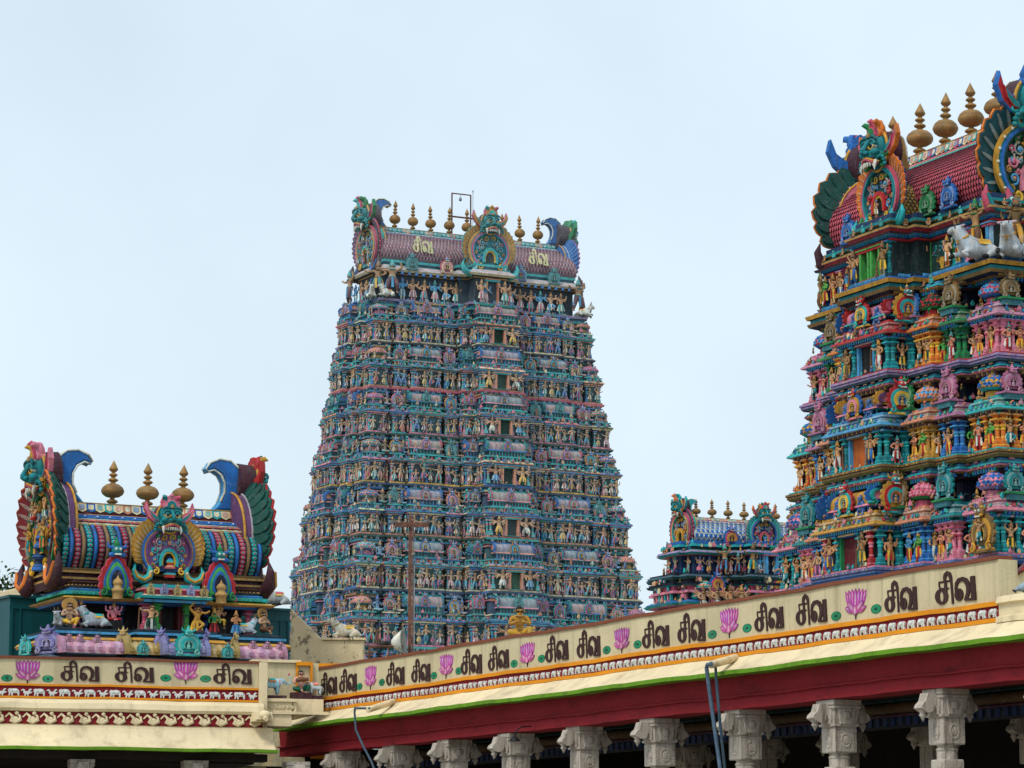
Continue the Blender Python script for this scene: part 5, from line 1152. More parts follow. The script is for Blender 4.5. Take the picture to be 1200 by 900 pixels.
    for i in range(26):
        an = r2.uniform(.2, PI - .2); rr = r2.uniform(.2, .55); pot.ell((rr * 1.1 * math.cos(an), -.035, .5 + rr * math.sin(an)), (.035, .02, .03), P['turq'] if i % 3 else P['lilac'], None, 6, 4)
    kit.put('painted_panel', 'pot', pot, T(2.3, -b - .02, z0 + .28)); kit.put('painted_panel', 'pot', pot, T(-2.5, -b - .02, z0 + .28))
    for x, kk in ((1.35, 2), (3.55, 6), (-1.4, 2), (-3.6, 6)):
        p_ = (1.35 if abs(x) < 1.2 else .0); g = st[(2, 8, 0)[kk % 3]]; kit.put('statue', g[0], g[1], T(x, -b - p_ - .22, z0 + .28) @ S(1.02))
    for i, x in enumerate((-.95, .95)): g = guards[i]; kit.put('guardian_statue', g[0], g[1], T(x, -b - 1.35 - .25, z0 + .2) @ S(1.12))
    for i, (x, q) in enumerate(((-4.5, 0), (-5.05, 4), (-4.0, 8), (2.95, 1))): g = st[q]; kit.put('statue', g[0], g[1], T(x, -b - .25, z0 + .28) @ S(1.0))
    for x in (-5.25, -4.75, -4.2, 1.0, 3.2, 4.0): kit.put('pillar', 'p%d' % (int(x * 4) % 8), pils[int(x * 4) % 8], T(x, -b - (1.36 if abs(x) < 1.2 else .03), z0 + .27) @ S(.9, .9, 1.2))
    win = doorway(.5, 1.0, P['lime'], P['dblue'], P['red'])
    for x in (-.25, .45): kit.put('doorway', 'w', win, T(x, -b - 1.34, z0 + .28))
    kit.put('doorway', 'w2', dors[0], T(4.35, -b - .02, z0 + .28) @ S(1.6, 1, .8)); g = st[7]; kit.put('statue', g[0], g[1], T(4.75, -b - .3, z0 + .28) @ S(.95))
    bull = lying_bull(hexc('#b9bdc6'), P['ochre'])
    for (x, y, rz) in ((5.3, -b - .75, 1.05 + .45), (6.2, -b + .1, 1.05 + 1.25)):
        M = T(x, y, z0 + .02) @ RZ(rz) @ S(1.85); kit.put('bull_statue', 'bl', bull, M)
    for i, (x, y, rz) in enumerate(((4.75, -2.05, .2), (5.75, -1.15, .9))): g = figs('rider', [(('giant', mixc(P['bronze'], P['tan'], .45), P['brown']), dict(crown='green', sash=P['ochre'])), (('bent', mixc(P['bronze'], P['black'], .3), P['ochre']), dict(crown='bronze', sash=P['brown']))])[i]; kit.put('guardian_statue', g[0], g[1], T(x, y, z0 + .35) @ RZ(rz) @ S(1.75))
    g = FIG['rider'][0]; kit.put('guardian_statue', g[0], g[1], T(-5.35, -2.0, z0 + .1) @ RZ(-.5) @ S(1.35))
    cr = [kudu(0, 0, 0, mono=P['green']), kudu(0, 0, 0, mono=P['blue'])]
    for i, x in enumerate((1.75, 3.1, -2.2, -3.4)): kit.put('arched_gable', 'cr%d' % (i % 2), cr[i % 2], T(x, -2.02, z0 + 2.32) @ S(.95, 1, .85))
    kit.put('arched_gable', 'nat', kudu(P['bronze'], P['ochre'], P['bronze'], P['black'], P['bronze'], fig=False), T(AA(12) * .97, -BB(12) - .5, floors[3] + .05) @ S(1.3, 1.2, 1.25)); g = st[6]; kit.put('statue', g[0], g[1], T(AA(12) * .97, -BB(12) - .62, floors[3] + .25) @ S(.85))
    def cover(mb, x0, x1, pf, M): scale_vault(mb, x0, x1, pf, 40, 64, hexc('#c8566a'), hexc('#5a1024'), M)
    def cover2(mb, x0, x1, pf, M): scale_vault(mb, x0, x1, pf, 30, 16, hexc('#c09a52'), P['brown'], M)
    gf = figs('ngf', crowd_specs(3, 44, ('seat4', 'dance4', 'hip'), low=False))
    near = dict(bands=[P['ochre'], P['teal'], P['blue'], P['dgreen']], panel=P['dgreen'], core=P['pink'], nf=13, fl=.5, fw=.36, f1=P['dteal'], f2=hexc('#0b4440'), ft=P['orange'], mk=(P['teal'], P['red'], P['blue'], P['turq']), h1=P['blue'], h2=P['gold'], hs=.75, mask=1.25, hook='rose', studs='white', sx=.92, sz=.98, mz=1.5, drop=.12, lean=.3, rim=P['dteal'])
    far = dict(near); far.update(bands=[P['ochre'], P['pink'], P['lilac'], P['green']], panel=P['purple'], hook='dpurple', sx=.95, rim=P['pink'])
    big_roof(root, dict(a=5.15, w=1.45, H=3.05, z=z0 + 2.4, k=1.0, cover=cover, cover2=cover2, ridge=[P['salmon'], P['turq'], P['cream'], P['rose'], P['blue'], P['cream']], nsc=36, ropes=(('pink', 0, .05), ('gold', .1, .04), ('turq', .2, .05)), rw=.36, bulge=.24,
                        fins=[-3.3, -1.65, 0, 1.65, 3.3], fh=1.95, gr=1.72, endL=far, endR=near,
                        mid=dict(r=1.18, p=2.75, dz=.05, bands=[P['rose'], P['turq'], P['teal']], panel=P['dteal'], core=P['red'], nf=16, fl=.42, fw=.24, f1=P['orange'], f2=P['blue'], ft=P['orange'], hook='turq', mk=(P['teal'], P['rose'], P['orange'], P['green']), mask=1.35, mz=1.55, horn=(P['blue'], P['gold']),
                                 figs=[(gf[0][0], gf[0][1], T(0, -.18, .12) @ S(.5))])))
    kit.done(); return root

# ------------------------------------------------------------------ 3. the little tower between the two
def small_tower():
    root = thing('temple_tower', 'smallest tower with blue latticed roof, partly behind the near tower', 'temple tower', (9.95, 132.0, 0), R(27))
    kit = Kit(root, 90); rnd = random.Random(15); z0 = 15.15
    fr0 = [(0, .3, 1.0), (.3, .42, .45), (.42, 1, 0)]; sd0 = [(0, .5, .3), (.5, 1, 0)]
    st = FIG['crowd']; big = FIG['big']
    for (a, b, zb, k) in ((3.5, 1.45, 13.05, 0), (3.1, 1.15, 15.15, 1)):
        pt = foot(a, b, fr0, sd0); m = MB(); h = 2.1
        if k == 0:
            m.sweep(pt, [(.9, 0), (.9, 9), (.5, 9.1), (.5, 12.4), (.3, 12.5), (.3, 12.9), (.5, 13.0), (0, 13.1)], [P['grey'], P['slate'], P['teal'], P['tan'], P['turq'], P['blue']])
            m.sweep(pt, [(0, 13), (0, 13.75), (.3, 13.8), (.4, 13.9), (.2, 14.0), (.05, 14.02), (.05, 14.3), (.22, 14.32), (.22, 14.42), (.08, 14.44), (.08, 14.62), (.25, 14.66), (.3, 14.76), (.12, 14.78), (.12, 14.86), (.24, 14.9), (.3, 15.0), (.24, 15.12), (-.2, 15.15)], [P['navy'], P['pink'], P['turq'], P['blue'], P['navy'], P['navy'], P['salmon'], P['pink'], P['dblue'], P['rose'], P['turq'], P['navy'], P['ochre'], P['navy'], P['dteal'], P['dteal'], P['slate']])
            ar = MB(); ar.box(-.04, .04, -.1, .02, 0, .28, P['turq']); ar2 = MB(); ar2.box(-.04, .04, -.1, .02, 0, .28, P['pink']); rowof(m, pt, None, .26, .06, 14.02, True, 1, variants=[ar, ar2], sides=lambda n_: n_[1] < .5)
            cap(m, pt, .3, 15.13, P['slate'])
        else:
            m.sweep(pt, [(0, 15.1), (0, 15.95), (.2, 15.98), (.34, 16.06), (.3, 16.14), (.1, 16.2), (.1, 16.3), (.2, 16.32), (.2, 16.42), (0, 16.45), (0, 16.6)], [P['dblue'], P['pink'], P['turq'], P['lilac'], P['green'], P['navy'], P['blue'], P['turq'], P['navy'], P['blue']]); cap(m, pt, 0, 16.58, P['slate'])
        CL = FIG['CL']
        for A, B, d, nr, L in list(sides_of(pt)):
            if nr[1] > .5 or nr[0] > .5 or L < .2: continue
            for q in range(int(L * (26 if k == 0 else 11))):
                c = A + d * rnd.uniform(.03, .97) * L; zq, o_ = rnd.choice(((13.2, .15), (13.85, .3), (14.05, .15), (14.4, .2), (14.5, .15), (14.75, .25), (14.6, .12)) if k == 0 else ((15.2, .25), (16.1, .26), (16.35, .15), (16.3, .2)))
                m.join(CL[rnd.randrange(len(CL))], T(*(c + nr * (o_ + rnd.uniform(-.03, .06))), zq + rnd.uniform(-.03, .03)) @ RZ(math.atan2(d[1], d[0]) + rnd.uniform(-.2, .2)) @ S(rnd.uniform(.5, .95)))
        m.obj('storey', MAT['stucco'], root)
        for A, B, d, nr, L in sides_of(pt):
            if nr[1] > .5 or nr[0] > .5 or L < .4: continue
            ang = math.atan2(d[1], d[0]); n = max(1, int(L / .42)); zz = 13.1 if k == 0 else 15.15; hh = .66 if k == 0 else .82
            for q in range(n):
                c = A + d * L * (q + .5) / n + nr * .12; g = st[rnd.randrange(len(st))]; kit.put('statue', g[0], g[1], T(c[0], c[1], zz) @ RZ(ang) @ S(hh * .88))
    dr = doorway(.5, .8, P['sky'], P['black'], P['pink']); kit.put('doorway', 'd', dr, T(0, -2.14, 15.16))
    for sg in (-1, 1): kit.put('statue', 'bx', big[1][1], T(sg * .55, -2.3, 15.16) @ S(.72))
    gi = FIG['giant']
    for i, (x, y, s_) in enumerate(((-2.1, -2.0, 1.15), (-.95, -2.35, 1.2), (-1.5, -2.1, .85))): kit.put('guardian_statue', gi[i % 2][0], gi[i % 2][1], T(x, y, 15.1) @ S(s_))
    gu = FIG['guard']
    for i, (x, y) in enumerate(((-2.7, -2.35), (-2.2, -2.6), (-1.6, -2.5), (-3.1, -1.9))): kit.put('guardian_statue', gu[i % 3][0], gu[i % 3][1], T(x, y, 13.35) @ S(1.12))
    kd = [kudu(P['blue'], P['rose'], P['ochre']), kudu(P['rose'], P['turq'], P['blue'])]
    for i, (x, y, zz) in enumerate(((-1.45, -1.5, 16.35), (1.5, -1.5, 16.35), (.2, -2.6, 14.3), (1.6, -1.9, 14.3), (-2.4, -1.9, 14.3))): kit.put('arched_gable', 'k%d' % (i % 2), kd[i % 2], T(x, y, zz) @ S(.75, .8, .72))
    for sg in (-1, 1): kit.put('domed_shrine', 'd%d' % (sg > 0), dome(P['blue'], P['salmon'], P['turq']), T(sg * 2.85, -1.5, 14.1) @ S(.8))
    def cover(mb, x0, x1, pf, M): scale_vault(mb, x0, x1, pf, 15, 26, P['blue'], hexc('#dfe6ea'), M)
    def cover2(mb, x0, x1, pf, M): scale_vault(mb, x0, x1, pf, 9, 6, P['turq'], P['rose'], M)
    ed = dict(bands=[P['rose'], P['blue'], P['ochre'], P['turq']], panel=P['dpurple'], core=P['ochre'], nf=17, fl=.3, fw=.2, f1=P['purple'], f2=P['rose'], ft=P['rose'], mk=(P['teal'], P['salmon'], P['turq'], P['orange']), h1=P['turq'], h2=P['sky'], hs=.85, mask=.98, mz=1.5, hook='turq', sz=.95, sx=.9)
    big_roof(root, dict(a=3.0, w=.88, H=1.22, z=16.5, k=.5, cover=cover, cover2=cover2, ridge=[P['turq'], P['cream'], P['rose'], P['cream']], nsc=30, ropes=(('pink', 0, .05), ('white', .12, .06), ('navy', .24, .05)), rw=.24,
                        fins=[-2.3 + .8 * i for i in range(7)], fh=.85, gr=.92, endL=ed, endR=ed,
                        mid=dict(r=.7, p=1.75, dz=-.05, bands=[P['turq'], P['rose'], P['blue']], panel=P['dblue'], core=P['rose'], nf=15, fl=.34, fw=.22, f1=P['turq'], f2=P['teal'], ft=P['orange'], hook='rose', mk=(P['teal'], P['rose'], P['orange'], P['turq']), mask=1.05, mz=1.5, figs=[('x', MB().join(big[1][1]), T(0, -.2, .1) @ S(.55))])))
    kit.done(); return root
# ------------------------------------------------------------------ 4. the wagon-roofed shrine above the left wall
def roof_shrine():
    yw = R(26); ux = np.array((math.cos(yw), math.sin(yw))); c = np.array((-7.924, 71.5)) + ux * -.66
    root = thing('roof_shrine', 'wagon roofed shrine with green feathered end gables and three brass pot finials', 'shrine', (c[0], c[1], 0), yw)
    kit = Kit(root, 90); rnd = random.Random(4)
    fr0 = [(0, .27, .35), (.27, 1, 0)]; sd0 = [(0, 1, 0)]
    pt = foot(2.35, .95, fr0, sd0) + (0, -.6); m = MB()
    m.sweep(pt, [(.75, 4.6), (.75, 6.9), (.2, 7.12), (.2, 7.23), (.46, 7.27), (.5, 7.34), (.44, 7.40), (.3, 7.41), (.32, 7.46), (.4, 7.475), (.4, 7.53), (.3, 7.54), (.34, 7.60), (.2, 7.615), (-.4, 7.62)], [P['cream'], P['slate'], P['navy'], P['olive'], P['gold'], P['ochre'], P['navy'], P['slate'], P['teal'], P['sky'], P['navy'], P['slate'], P['slate'], P['slate']])
    cap(m, pt, .18, 7.617, P['slate'])
    pn = foot(2.0, .7, fr0, sd0) + (0, -.3); m.sweep(pn, [(0, 7.55), (0, 8.35)], [hexc('#1d1420')])
    pk_ = foot(2.42, .95, [(0, 1, 0)], sd0) + (0, -.1); m.sweep(pk_, [(.0, 8.6), (.06, 8.78), (.06, 8.83), (.0, 8.84), (.0, 8.9), (.1, 8.92), (.1, 8.97), (.02, 8.98), (.02, 9.04), (-.2, 9.08)], [P['dpurple'], P['gold'], P['navy'], P['dpurple'], P['navy'], P['gold'], P['dpurple'], P['bronze'], P['navy']]); cap(m, pk_, -.1, 9.06, P['dpurple'])
    m.obj('plinth', MAT['stucco'], root)
    e = MB(); pe = foot(2.28, .92, fr0, sd0) + (0, -.5)
    e.sweep(pe, [(-.5, 8.36), (.12, 8.37), (.14, 8.43), (.26, 8.45), (.3, 8.5), (.16, 8.56), (.1, 8.6), (.16, 8.62), (.16, 8.72), (.06, 8.74), (.06, 8.8), (.0, 8.82), (.0, 8.9), (-.1, 8.93), (-.1, 9.0), (.0, 9.02), (-.1, 9.06)], [P['dblue'], P['blue'], P['tan'], P['gold'], P['ochre'], P['green'], P['green'], P['turq'], P['lime'], P['blue'], P['sky'], P['navy'], P['gold'], P['dpurple'], P['bronze'], P['dpurple']])
    cap(e, pe, -.15, 9.0, P['dpurple'])
    bead = MB(); bead.ell((0, -.01, .02), (.026, .026, .026), P['gold'], None, 6, 5); rowof(e, pe, bead, .09, .0, 8.9, True, 1, sides=lambda n_: n_[1] < .5); flt = MB(); flt.prism([(-.04, 0), (.04, 0), (.045, .06), (0, .1), (-.045, .06)], .02, -.03, P['turq'], P['green'], None, .01); rowof(e, pe, flt, .11, .15, 8.62, True, 1, sides=lambda n_: n_[1] < .5)
    e2 = MB().join(e, T(0, 0, 8.2) @ S(1, 1, .74) @ T(0, 0, -8.36)); e2.obj('cornice', MAT['stucco'], root)
    # low barrels with fans in front of the plinth
    def low(x0, x1, col, y, ribs, nm):
        b = MB(); t = np.linspace(-.15, PI / 2 + .6, 9); pr = np.stack((-.3 * np.cos(t), .0 + .27 * np.sin(t)), 1); n = len(pr); xs = np.linspace(x0, x1, ribs + 1)
        V = np.concatenate([np.column_stack((np.full(n, q), pr * (1.0 if i % 2 else .96))) for i, q in enumerate(xs)]); j = np.arange(n - 1)
        for i in range(ribs): b.add(V, np.stack((i * n + j, (i + 1) * n + j, (i + 1) * n + j + 1, i * n + j + 1), 1), col if i % 2 else mixc(col, P['white'], .18))
        for q in (x0, x1): b.prism(arc(.33, .33, -10, 190, 15, .02), .06, -.06, mixc(col, P['black'], .2), None, T(q, 0, 0) @ RZ(PI / 2), .02)
        for i in range(max(2, ribs // 2)):
            q = x0 + (x1 - x0) * (i + .5) / max(2, ribs // 2); b.box(q - .05, q + .05, -.34, -.3, .02, .1, mixc(col, P['black'], .15))
        o = b.obj('barrel_moulding', MAT['stucco'], root); o.location = (0, y, 7.04); return o
    pk = hexc('#c88fb0'); oc = hexc('#b39559'); lv = hexc('#8f8fc4')
    low(-2.75, -1.3, pk, -2.25, 12, 'p'); low(-1.3, -.55, oc, -2.35, 9, 'o'); low(-.5, .5, lv, -2.6, 9, 'l'); low(.55, 1.3, oc, -2.35, 9, 'o'); low(1.3, 2.5, pk, -2.25, 10, 'p')
    kp = [kudu(0, 0, 0, mono=q) for q in (P['turq'], hexc('#7d74b4'), pk, oc)]
    kit.put('arched_gable', 'q0', kp[0], T(0, -2.95, 6.98) @ S(.6, .7, .5)); kit.put('arched_gable', 'q0', kp[0], T(-1.0, -2.8, 6.98) @ S(.28, .4, .25)); kit.put('arched_gable', 'q0', kp[0], T(1.0, -2.8, 6.98) @ S(.28, .4, .25))
    for x, q in ((-2.9, 1),): kit.put('arched_gable', 'q%d' % q, kp[q], T(x - .05, -2.0, 7.0) @ RZ(-.9) @ S(.7, .7, .48)); kit.put('arched_gable', 'q0', kp[0], T(-3.35, -1.6, 6.98) @ RZ(-1.0) @ S(.35))
    for x in (-2.35, -1.95, -2.6, 1.75, 2.1, 2.42): kit.put('arched_gable', 'q2', kp[2], T(x, -2.42, 7.2) @ S(.22, .35, .17))
    kit.put('arched_gable', 'q1', kp[1], T(-.52, -2.62, 7.05) @ RZ(-1.0) @ S(.42, .45, .44)); kit.put('arched_gable', 'q1', kp[1], T(.55, -2.62, 7.05) @ RZ(1.0) @ S(.42, .45, .44))
    kit.put('arched_gable', 'q3', kp[3], T(-1.32, -2.35, 7.05) @ RZ(-.8) @ S(.42, .45, .44)); kit.put('arched_gable', 'q3', kp[3], T(1.35, -2.35, 7.05) @ RZ(.8) @ S(.42, .45, .42))
    # pillars, centre porch and deities
    pg = pillar(P['lime'], P['green'], P['lime']); pp = pillar(P['rose'], P['pink'], P['lilac']); pb = pillar(P['blue'], P['navy'], P['red'])
    for x, q, y in ((-.62, 'pp', -1.75), (.62, 'pp', -1.75), (-.36, 'pg', -1.82), (.36, 'pg', -1.82), (-2.05, 'pp', -1.3), (2.05, 'pp', -1.3), (-1.0, 'pb', -1.2), (1.05, 'pb', -1.2)): kit.put('pillar', q, dict(pp=pp, pg=pg, pb=pb)[q], T(x, y, 7.61) @ S(.62, .62, .62))
    kit.put('doorway', 'd', doorway(.5, .6, P['dred'], P['black'], P['blue']), T(0, -1.42, 7.61))
    ds = [('deity_statue', figure('seat4', P['pink'], P['red'], 'gold', P['yellow'], 'trunk'), (-1.28, -1.55, 7.98), .0, .56), ('deity_statue', figure('bent', P['skin'], P['dgreen'], 'none', P['white'], 'club'), (-.58, -2.05, 7.66), .1, .62), ('deity_statue', figure('dance', hexc('#c58a34'), P['ochre'], 'none', P['yellow']), (.52, -2.05, 7.66), -.1, .62),
          ('deity_statue', figure('sit', P['skin'], P['yellow'], 'gold', P['red'], 'halo'), (1.2, -1.6, 8.02), 0, .58), ('deity_statue', figure('stand', P['green'], P['dred'], 'ochre', P['red']), (.98, -1.95, 7.68), 0, .52), ('deity_statue', figure('fold', P['tan'], P['blue'], 'gold', P['sky']), (1.52, -1.92, 7.68), 0, .5),
          ('guardian_statue', figure('sitplay', mixc(P['tan'], P['grey'], .35), P['yellow'], 'none', P['white'], 'halo'), (-2.38, -1.75, 7.84), -.25, .74), ('guardian_statue', figure('sitplay', mixc(P['tan'], P['grey'], .3), P['brown'], 'none', P['yellow'], 'halo'), (2.3, -1.65, 7.84), .5, .72)]
    for i, (nm, mb, l, rz, s_) in enumerate(ds): kit.put(nm, 'ds%d' % i, mb, T(l[0], l[1], l[2] - .17) @ RZ(rz) @ S(s_ * 1.28, s_ * 1.15, s_ * 1.12))
    bw = lying_bull(hexc('#aab2bc'), P['turq'])
    kit.put('bull_statue', 'bw', bw, T(-1.82, -1.75, 7.62) @ S(.8)); kit.put('bull_statue', 'bw', bw, T(1.84, -1.72, 7.62) @ S(-.62, .62, .62)); kit.put('bull_statue', 'bw', bw, T(-2.62, -1.75, 7.62) @ RZ(.9) @ S(.55))
    blk = MB(); blk.box(-.16, .16, -.2, .2, 0, .2, P['black']); kit.put('seat_block', 'sb', blk, T(-1.28, -1.52, 7.61)); kit.put('seat_block', 'sb', blk, T(1.2, -1.54, 7.61))
    # flame-edged side niches on the roof foot, with small tan shrines inside
    nk = MB(); n = 49
    nk.prism(ogee(arc(.52, .62, -30, 210, n, .52, 12, .13), .3, 1.15), .1, 0, P['red'], P['rose'], None, .01); 
    for i, (c_, r0) in enumerate(((P['blue'], .42), (P['lime'], .345), (P['blue'], .27), (P['navy'], .2))): nk.prism(ogee(arc(r0, r0 * 1.28, -35 - 3 * i, 215 + 3 * i, 29, .47), .25, 1.02), 0, -.04 - .03 * i, c_, c_, None, .01)
    for sg in (-1, 1): curl(nk, sg * .42, .14, .12, 1.2, -sg, P['green'], -.1, .05); curl(nk, sg * .5, .1, .08, 1.2, -sg, P['rose'], -.05, .04)
    nk.lathe([(.17, 0), (.17, .2), (.2, .22), (.2, .28), (.13, .32), (.13, .4), (.17, .44), (.13, .52), (.05, .58), (0, .68)], 8, hexc('#b58d57'), T(0, -.16, -.06))
    nk.ell((0, -.05, 1.3), (.17, .12, .13), P['teal'], None, 10, 7)
    for sg in (-1, 1): nk.ell((sg * .07, -.16, 1.33), (.045, .03, .04), P['white'], None, 6, 5); nk.tube([(sg * .12, -.02, 1.38), (sg * .28, -.02, 1.4), (sg * .3, -.02, 1.55)], [.06, .05, .01], P['blue'], 6); nk.ell((sg * .16, -.05, 1.18), (.14, .08, .07), P['blue'], None, 7, 5)
    nk.box(-.1, .1, -.16, -.1, 1.17, 1.21, P['white']); nk.lathe([(.07, 1.42), (.1, 1.48), (.05, 1.56), (0, 1.7)], 7, P['green'])
    for x in (-1.28, 1.2): kit.put('flame_niche', 'nk', nk, T(x, -1.66, 8.34) @ S(.74, .8, .82))
    # bracketed porch over the middle with tiny ledge ornaments
    pc = MB(); pc.sweep(np.array(((-.72, -2.05), (.72, -2.05), (.72, -1.2), (-.72, -1.2))), [(-.1, 8.42), (.02, 8.44), (.02, 8.5), (.12, 8.52), (.14, 8.58), (0, 8.62), (0, 8.7), (.06, 8.72), (.06, 8.76), (-.1, 8.8), (-.1, 8.86), (-.6, 8.87)], [P['navy'], P['sky'], P['dblue'], P['turq'], P['cream'], P['rose'], P['red'], P['pink'], P['teal'], P['turq'], P['slate']])
    MB().join(pc, T(0, 0, -.2)).obj('porch_cornice', MAT['stucco'], root)
    for i, x in enumerate((-.62, -.3, .02, .34, .66)): kit.put('ledge_ornament', 'lo%d' % (i % 2), kudu(0, 0, 0, mono=(oc, lv)[i % 2]), T(x, -2.14, 8.4) @ S(.2, .25, .2))
    def cover(mb, x0, x1, pf, M):
        n = len(pf); k = 34; w_ = (x1 - x0) / k; pal = [P['dteal'], P['blue'], P['dred'], hexc('#8b6f4d')]; j = np.arange(n - 1)
        ln = np.concatenate(([0], np.cumsum(np.linalg.norm(np.diff(pf, axis=0), axis=1))))
        for i in range(k):
            q = pal[i % 4]; flat = i % 2 == 1; lift = .03 if flat else 0; sc_ = np.array((1 + lift, 1 + lift * .6))
            xa, xb = x0 + i * w_, x0 + (i + 1) * w_
            hz = pf[:, 1].max() * .735; lo = [i2 for i2 in range(n // 2) if pf[i2, 1] < hz]
            if flat:
                for P2 in (pf[lo], pf[::-1][lo]): mb.tube(np.column_stack((np.full(len(lo), (xa + xb) / 2), P2)), w_ * .3, q, 6, M)
            V = np.concatenate((np.column_stack((np.full(n, xa), pf)), np.column_stack((np.full(n, xb), pf)))); mb.add(V, np.stack((j, n + j, n + j + 1, j + 1), 1), q if not flat else P['navy'], M, True)
            if not flat:
                for s_ in np.arange(.08, ln[-1], .105):
                    y = np.interp(s_, ln, pf[:, 0]); z = np.interp(s_, ln, pf[:, 1])
                    if y > -.05 or z > hz: break
                    t0 = np.array((np.interp(s_ + .02, ln, pf[:, 0]) - y, np.interp(s_ + .02, ln, pf[:, 1]) - z)); an = math.atan2(t0[1], t0[0])
                    mm = M @ T((xa + xb) / 2, y, z) @ RX(an)
                    mb.lathe([(.062, -.01), (.066, .012), (.045, .02)], 8, P['turq'] if i % 4 == 0 else P['rose'], mm @ S(1.0, .75, 1)); mb.ell((0, 0, .018), (.026, .024, .018), P['red'] if i % 4 == 0 else P['turq'], mm, 6, 4)
    def cover2(mb, x0, x1, pf, M):
        n = len(pf); j = np.arange(n - 1); V = np.concatenate((np.column_stack((np.full(n, x0), pf)), np.column_stack((np.full(n, x1), pf)))); mb.add(V, np.stack((j, n + j, n + j + 1, j + 1), 1), P['purple'], M, True)
    gf = [('a', figure('bent', hexc('#b9863a'), P['teal'], 'gold', P['orange']), T(-.5, -.2, .3) @ S(.62)), ('b', figure('hip', hexc('#c0924a'), P['green'], 'gold', P['orange']), T(.5, -.2, .3) @ S(.62)), ('c', figure('seat4', P['tan'], P['red'], 'gold', P['yellow']), T(0, -.22, 1.0) @ S(.5)), ('d', figure('fold', P['skin'], P['purple'], 'ochre', P['white']), T(-.42, -.16, .95) @ S(.42)), ('e', figure('up', P['skin'], P['green'], 'gold', P['white']), T(.42, -.16, .95) @ S(.42)),
          ('f', MB().lathe([(.3, 0), (.3, .08), (.25, .1), (.25, .14), (.2, .15), (.2, .27), (.3, .29), (.32, .33), (.26, .36), (.26, .4), (.17, .41), (.17, .52), (.25, .54), (.26, .57), (.2, .6), (.2, .64), (.13, .65), (.13, .72), (.19, .74), (.17, .79), (.1, .85), (.05, .88), (.06, .92), (0, 1.0)], 8, [P['blue'], P['dblue'], P['blue'], P['navy'], P['dblue'], P['blue'], P['dblue']], T(.3, -.2, .0) @ S(.55, .5, .8)), np.eye(4))]
    L = dict(bands=[P['green'], P['orange'], P['dpurple'], P['green']], panel=P['brown'], core=P['ochre'], nf=15, fl=.44, fw=.32, f1=hexc('#7d2430'), f2=hexc('#0d4a44'), ft=P['orange'], mk=(P['teal'], P['rose'], P['pink'], P['ochre'], dict()), h1=P['blue'], h2=P['sky'], hs=1.05, mask=.9, hook='dpurple', figs=gf, sx=.92, sz=1.02, mz=1.5, drop=.02, depth=.36, lean=.7, rim=P['purple'])
    Rr = dict(L); Rr.update(bands=[P['purple'], P['ochre'], P['purple'], P['green']], f1=hexc('#7d2430'), f2=hexc('#0d4a44'), ft=P['red'], figs=(), lean=.6, mk=(P['teal'], P['dgreen'], P['red'], P['ochre'], dict()))
    pal_r = [P['turq'], P['cream'], P['salmon'], P['cream'], P['blue'], P['cream']]
    big_roof(root, dict(a=2.42, w=.98, H=1.62, z=9.03, k=.55, cover=cover, cover2=cover2, ridge=pal_r, nsc=22, ropes=(('dred', -.02, .07), ('ochre', .08, .025), ('blue', .17, .075), ('blue', .26, .07), ('white', .34, .025), ('salmon', .43, .05), ('dred', .5, .04), ('cream', .58, .04), ('ochre', .64, .025)), beads=(('white', .19, .05, 16), ('turq', .26, .03, 32), ('rose', .45, .05, 44)), rw=.4, fins=[-.86, 0, .86], fh=1.08, gr=1.17, bulge=.22, pw=3.8, endL=L, endR=Rr,
                        mid=dict(r=.64, p=1.5, dz=-.05, bands=[P['blue'], P['ochre'], P['purple']], panel=hexc('#7d4f86'), core=P['turq'], nf=20, fl=.46, fw=.26, f1=P['ochre'], f2=P['yellow'], ft=P['gold'], hook='turq', mk=(P['teal'], P['pink'], P['rose'], P['teal']), mask=1.2, mz=1.46,
                                 figs=[('s', MB().lathe([(.3, 0), (.3, .1), (.34, .12), (.34, .18), (.24, .2), (.24, .34), (.3, .36), (.3, .42), (.16, .5), (.16, .58), (.22, .62), (.16, .72), (.06, .78), (0, .9)], 4, [P['red'], P['yellow'], P['turq'], P['blue'], P['navy'], P['green'], P['rose'], P['tan']], T(0, -.22, -.15) @ S(.8, .5, .9), False, 0, PI / 4), np.eye(4)), ('t', figure('seat', P['skin'], P['red'], 'gold', P['white']), T(0, -.2, 1.02) @ S(.34))])))
    # roof lamps and a vent pot by the plinth, dark
    kit.done(); return root
# ------------------------------------------------------------------ walls, gallery, forecourt
MAT['cream'] = walls('cream_limewash', hexc('#dccba6'), hexc('#6b5a44'), amt=.55, lo=.5, hi=.75, streak=(1.4, 1.4, .5))
MAT['panel'] = walls('pale_panel', hexc('#c8bb97'), hexc('#6e5c42'), .6, streak=(2.6, 2.6, .1), lo=.5, hi=.76)
MAT['beige'] = walls('weathered_beige', hexc('#dac7a0'), hexc('#4a443c'), .8, sc=2.6, streak=(1.6, 1.6, 1.0), lo=.55, hi=.62)
MAT['brown'] = walls('brown_coping', hexc('#7c4632'), amt=.4)
MAT['orange'] = walls('orange_band', hexc('#d98a14'), amt=.3)
MAT['friezered'] = walls('frieze_red', hexc('#7e1722'), amt=.3)
MAT['beam'] = walls('red_beam', hexc('#861d27'), hexc('#2e0a0e'), .75, sc=1.2, streak=(.8, .8, 2.2), bs=.5)
MAT['limegreen'] = walls('lime_green_edge', hexc('#64931f'), hexc('#3a4a1c'), amt=.7, lo=.48)
MAT['tealpaint'] = walls('teal_sheet', hexc('#0e4c52'), hexc('#061d22'), .5, rough=.5)
MAT['granite'] = walls('old_granite', hexc('#bdb4a8'), hexc('#574636'), .8, sc=2.6, lo=.5, hi=.68, bs=.9)
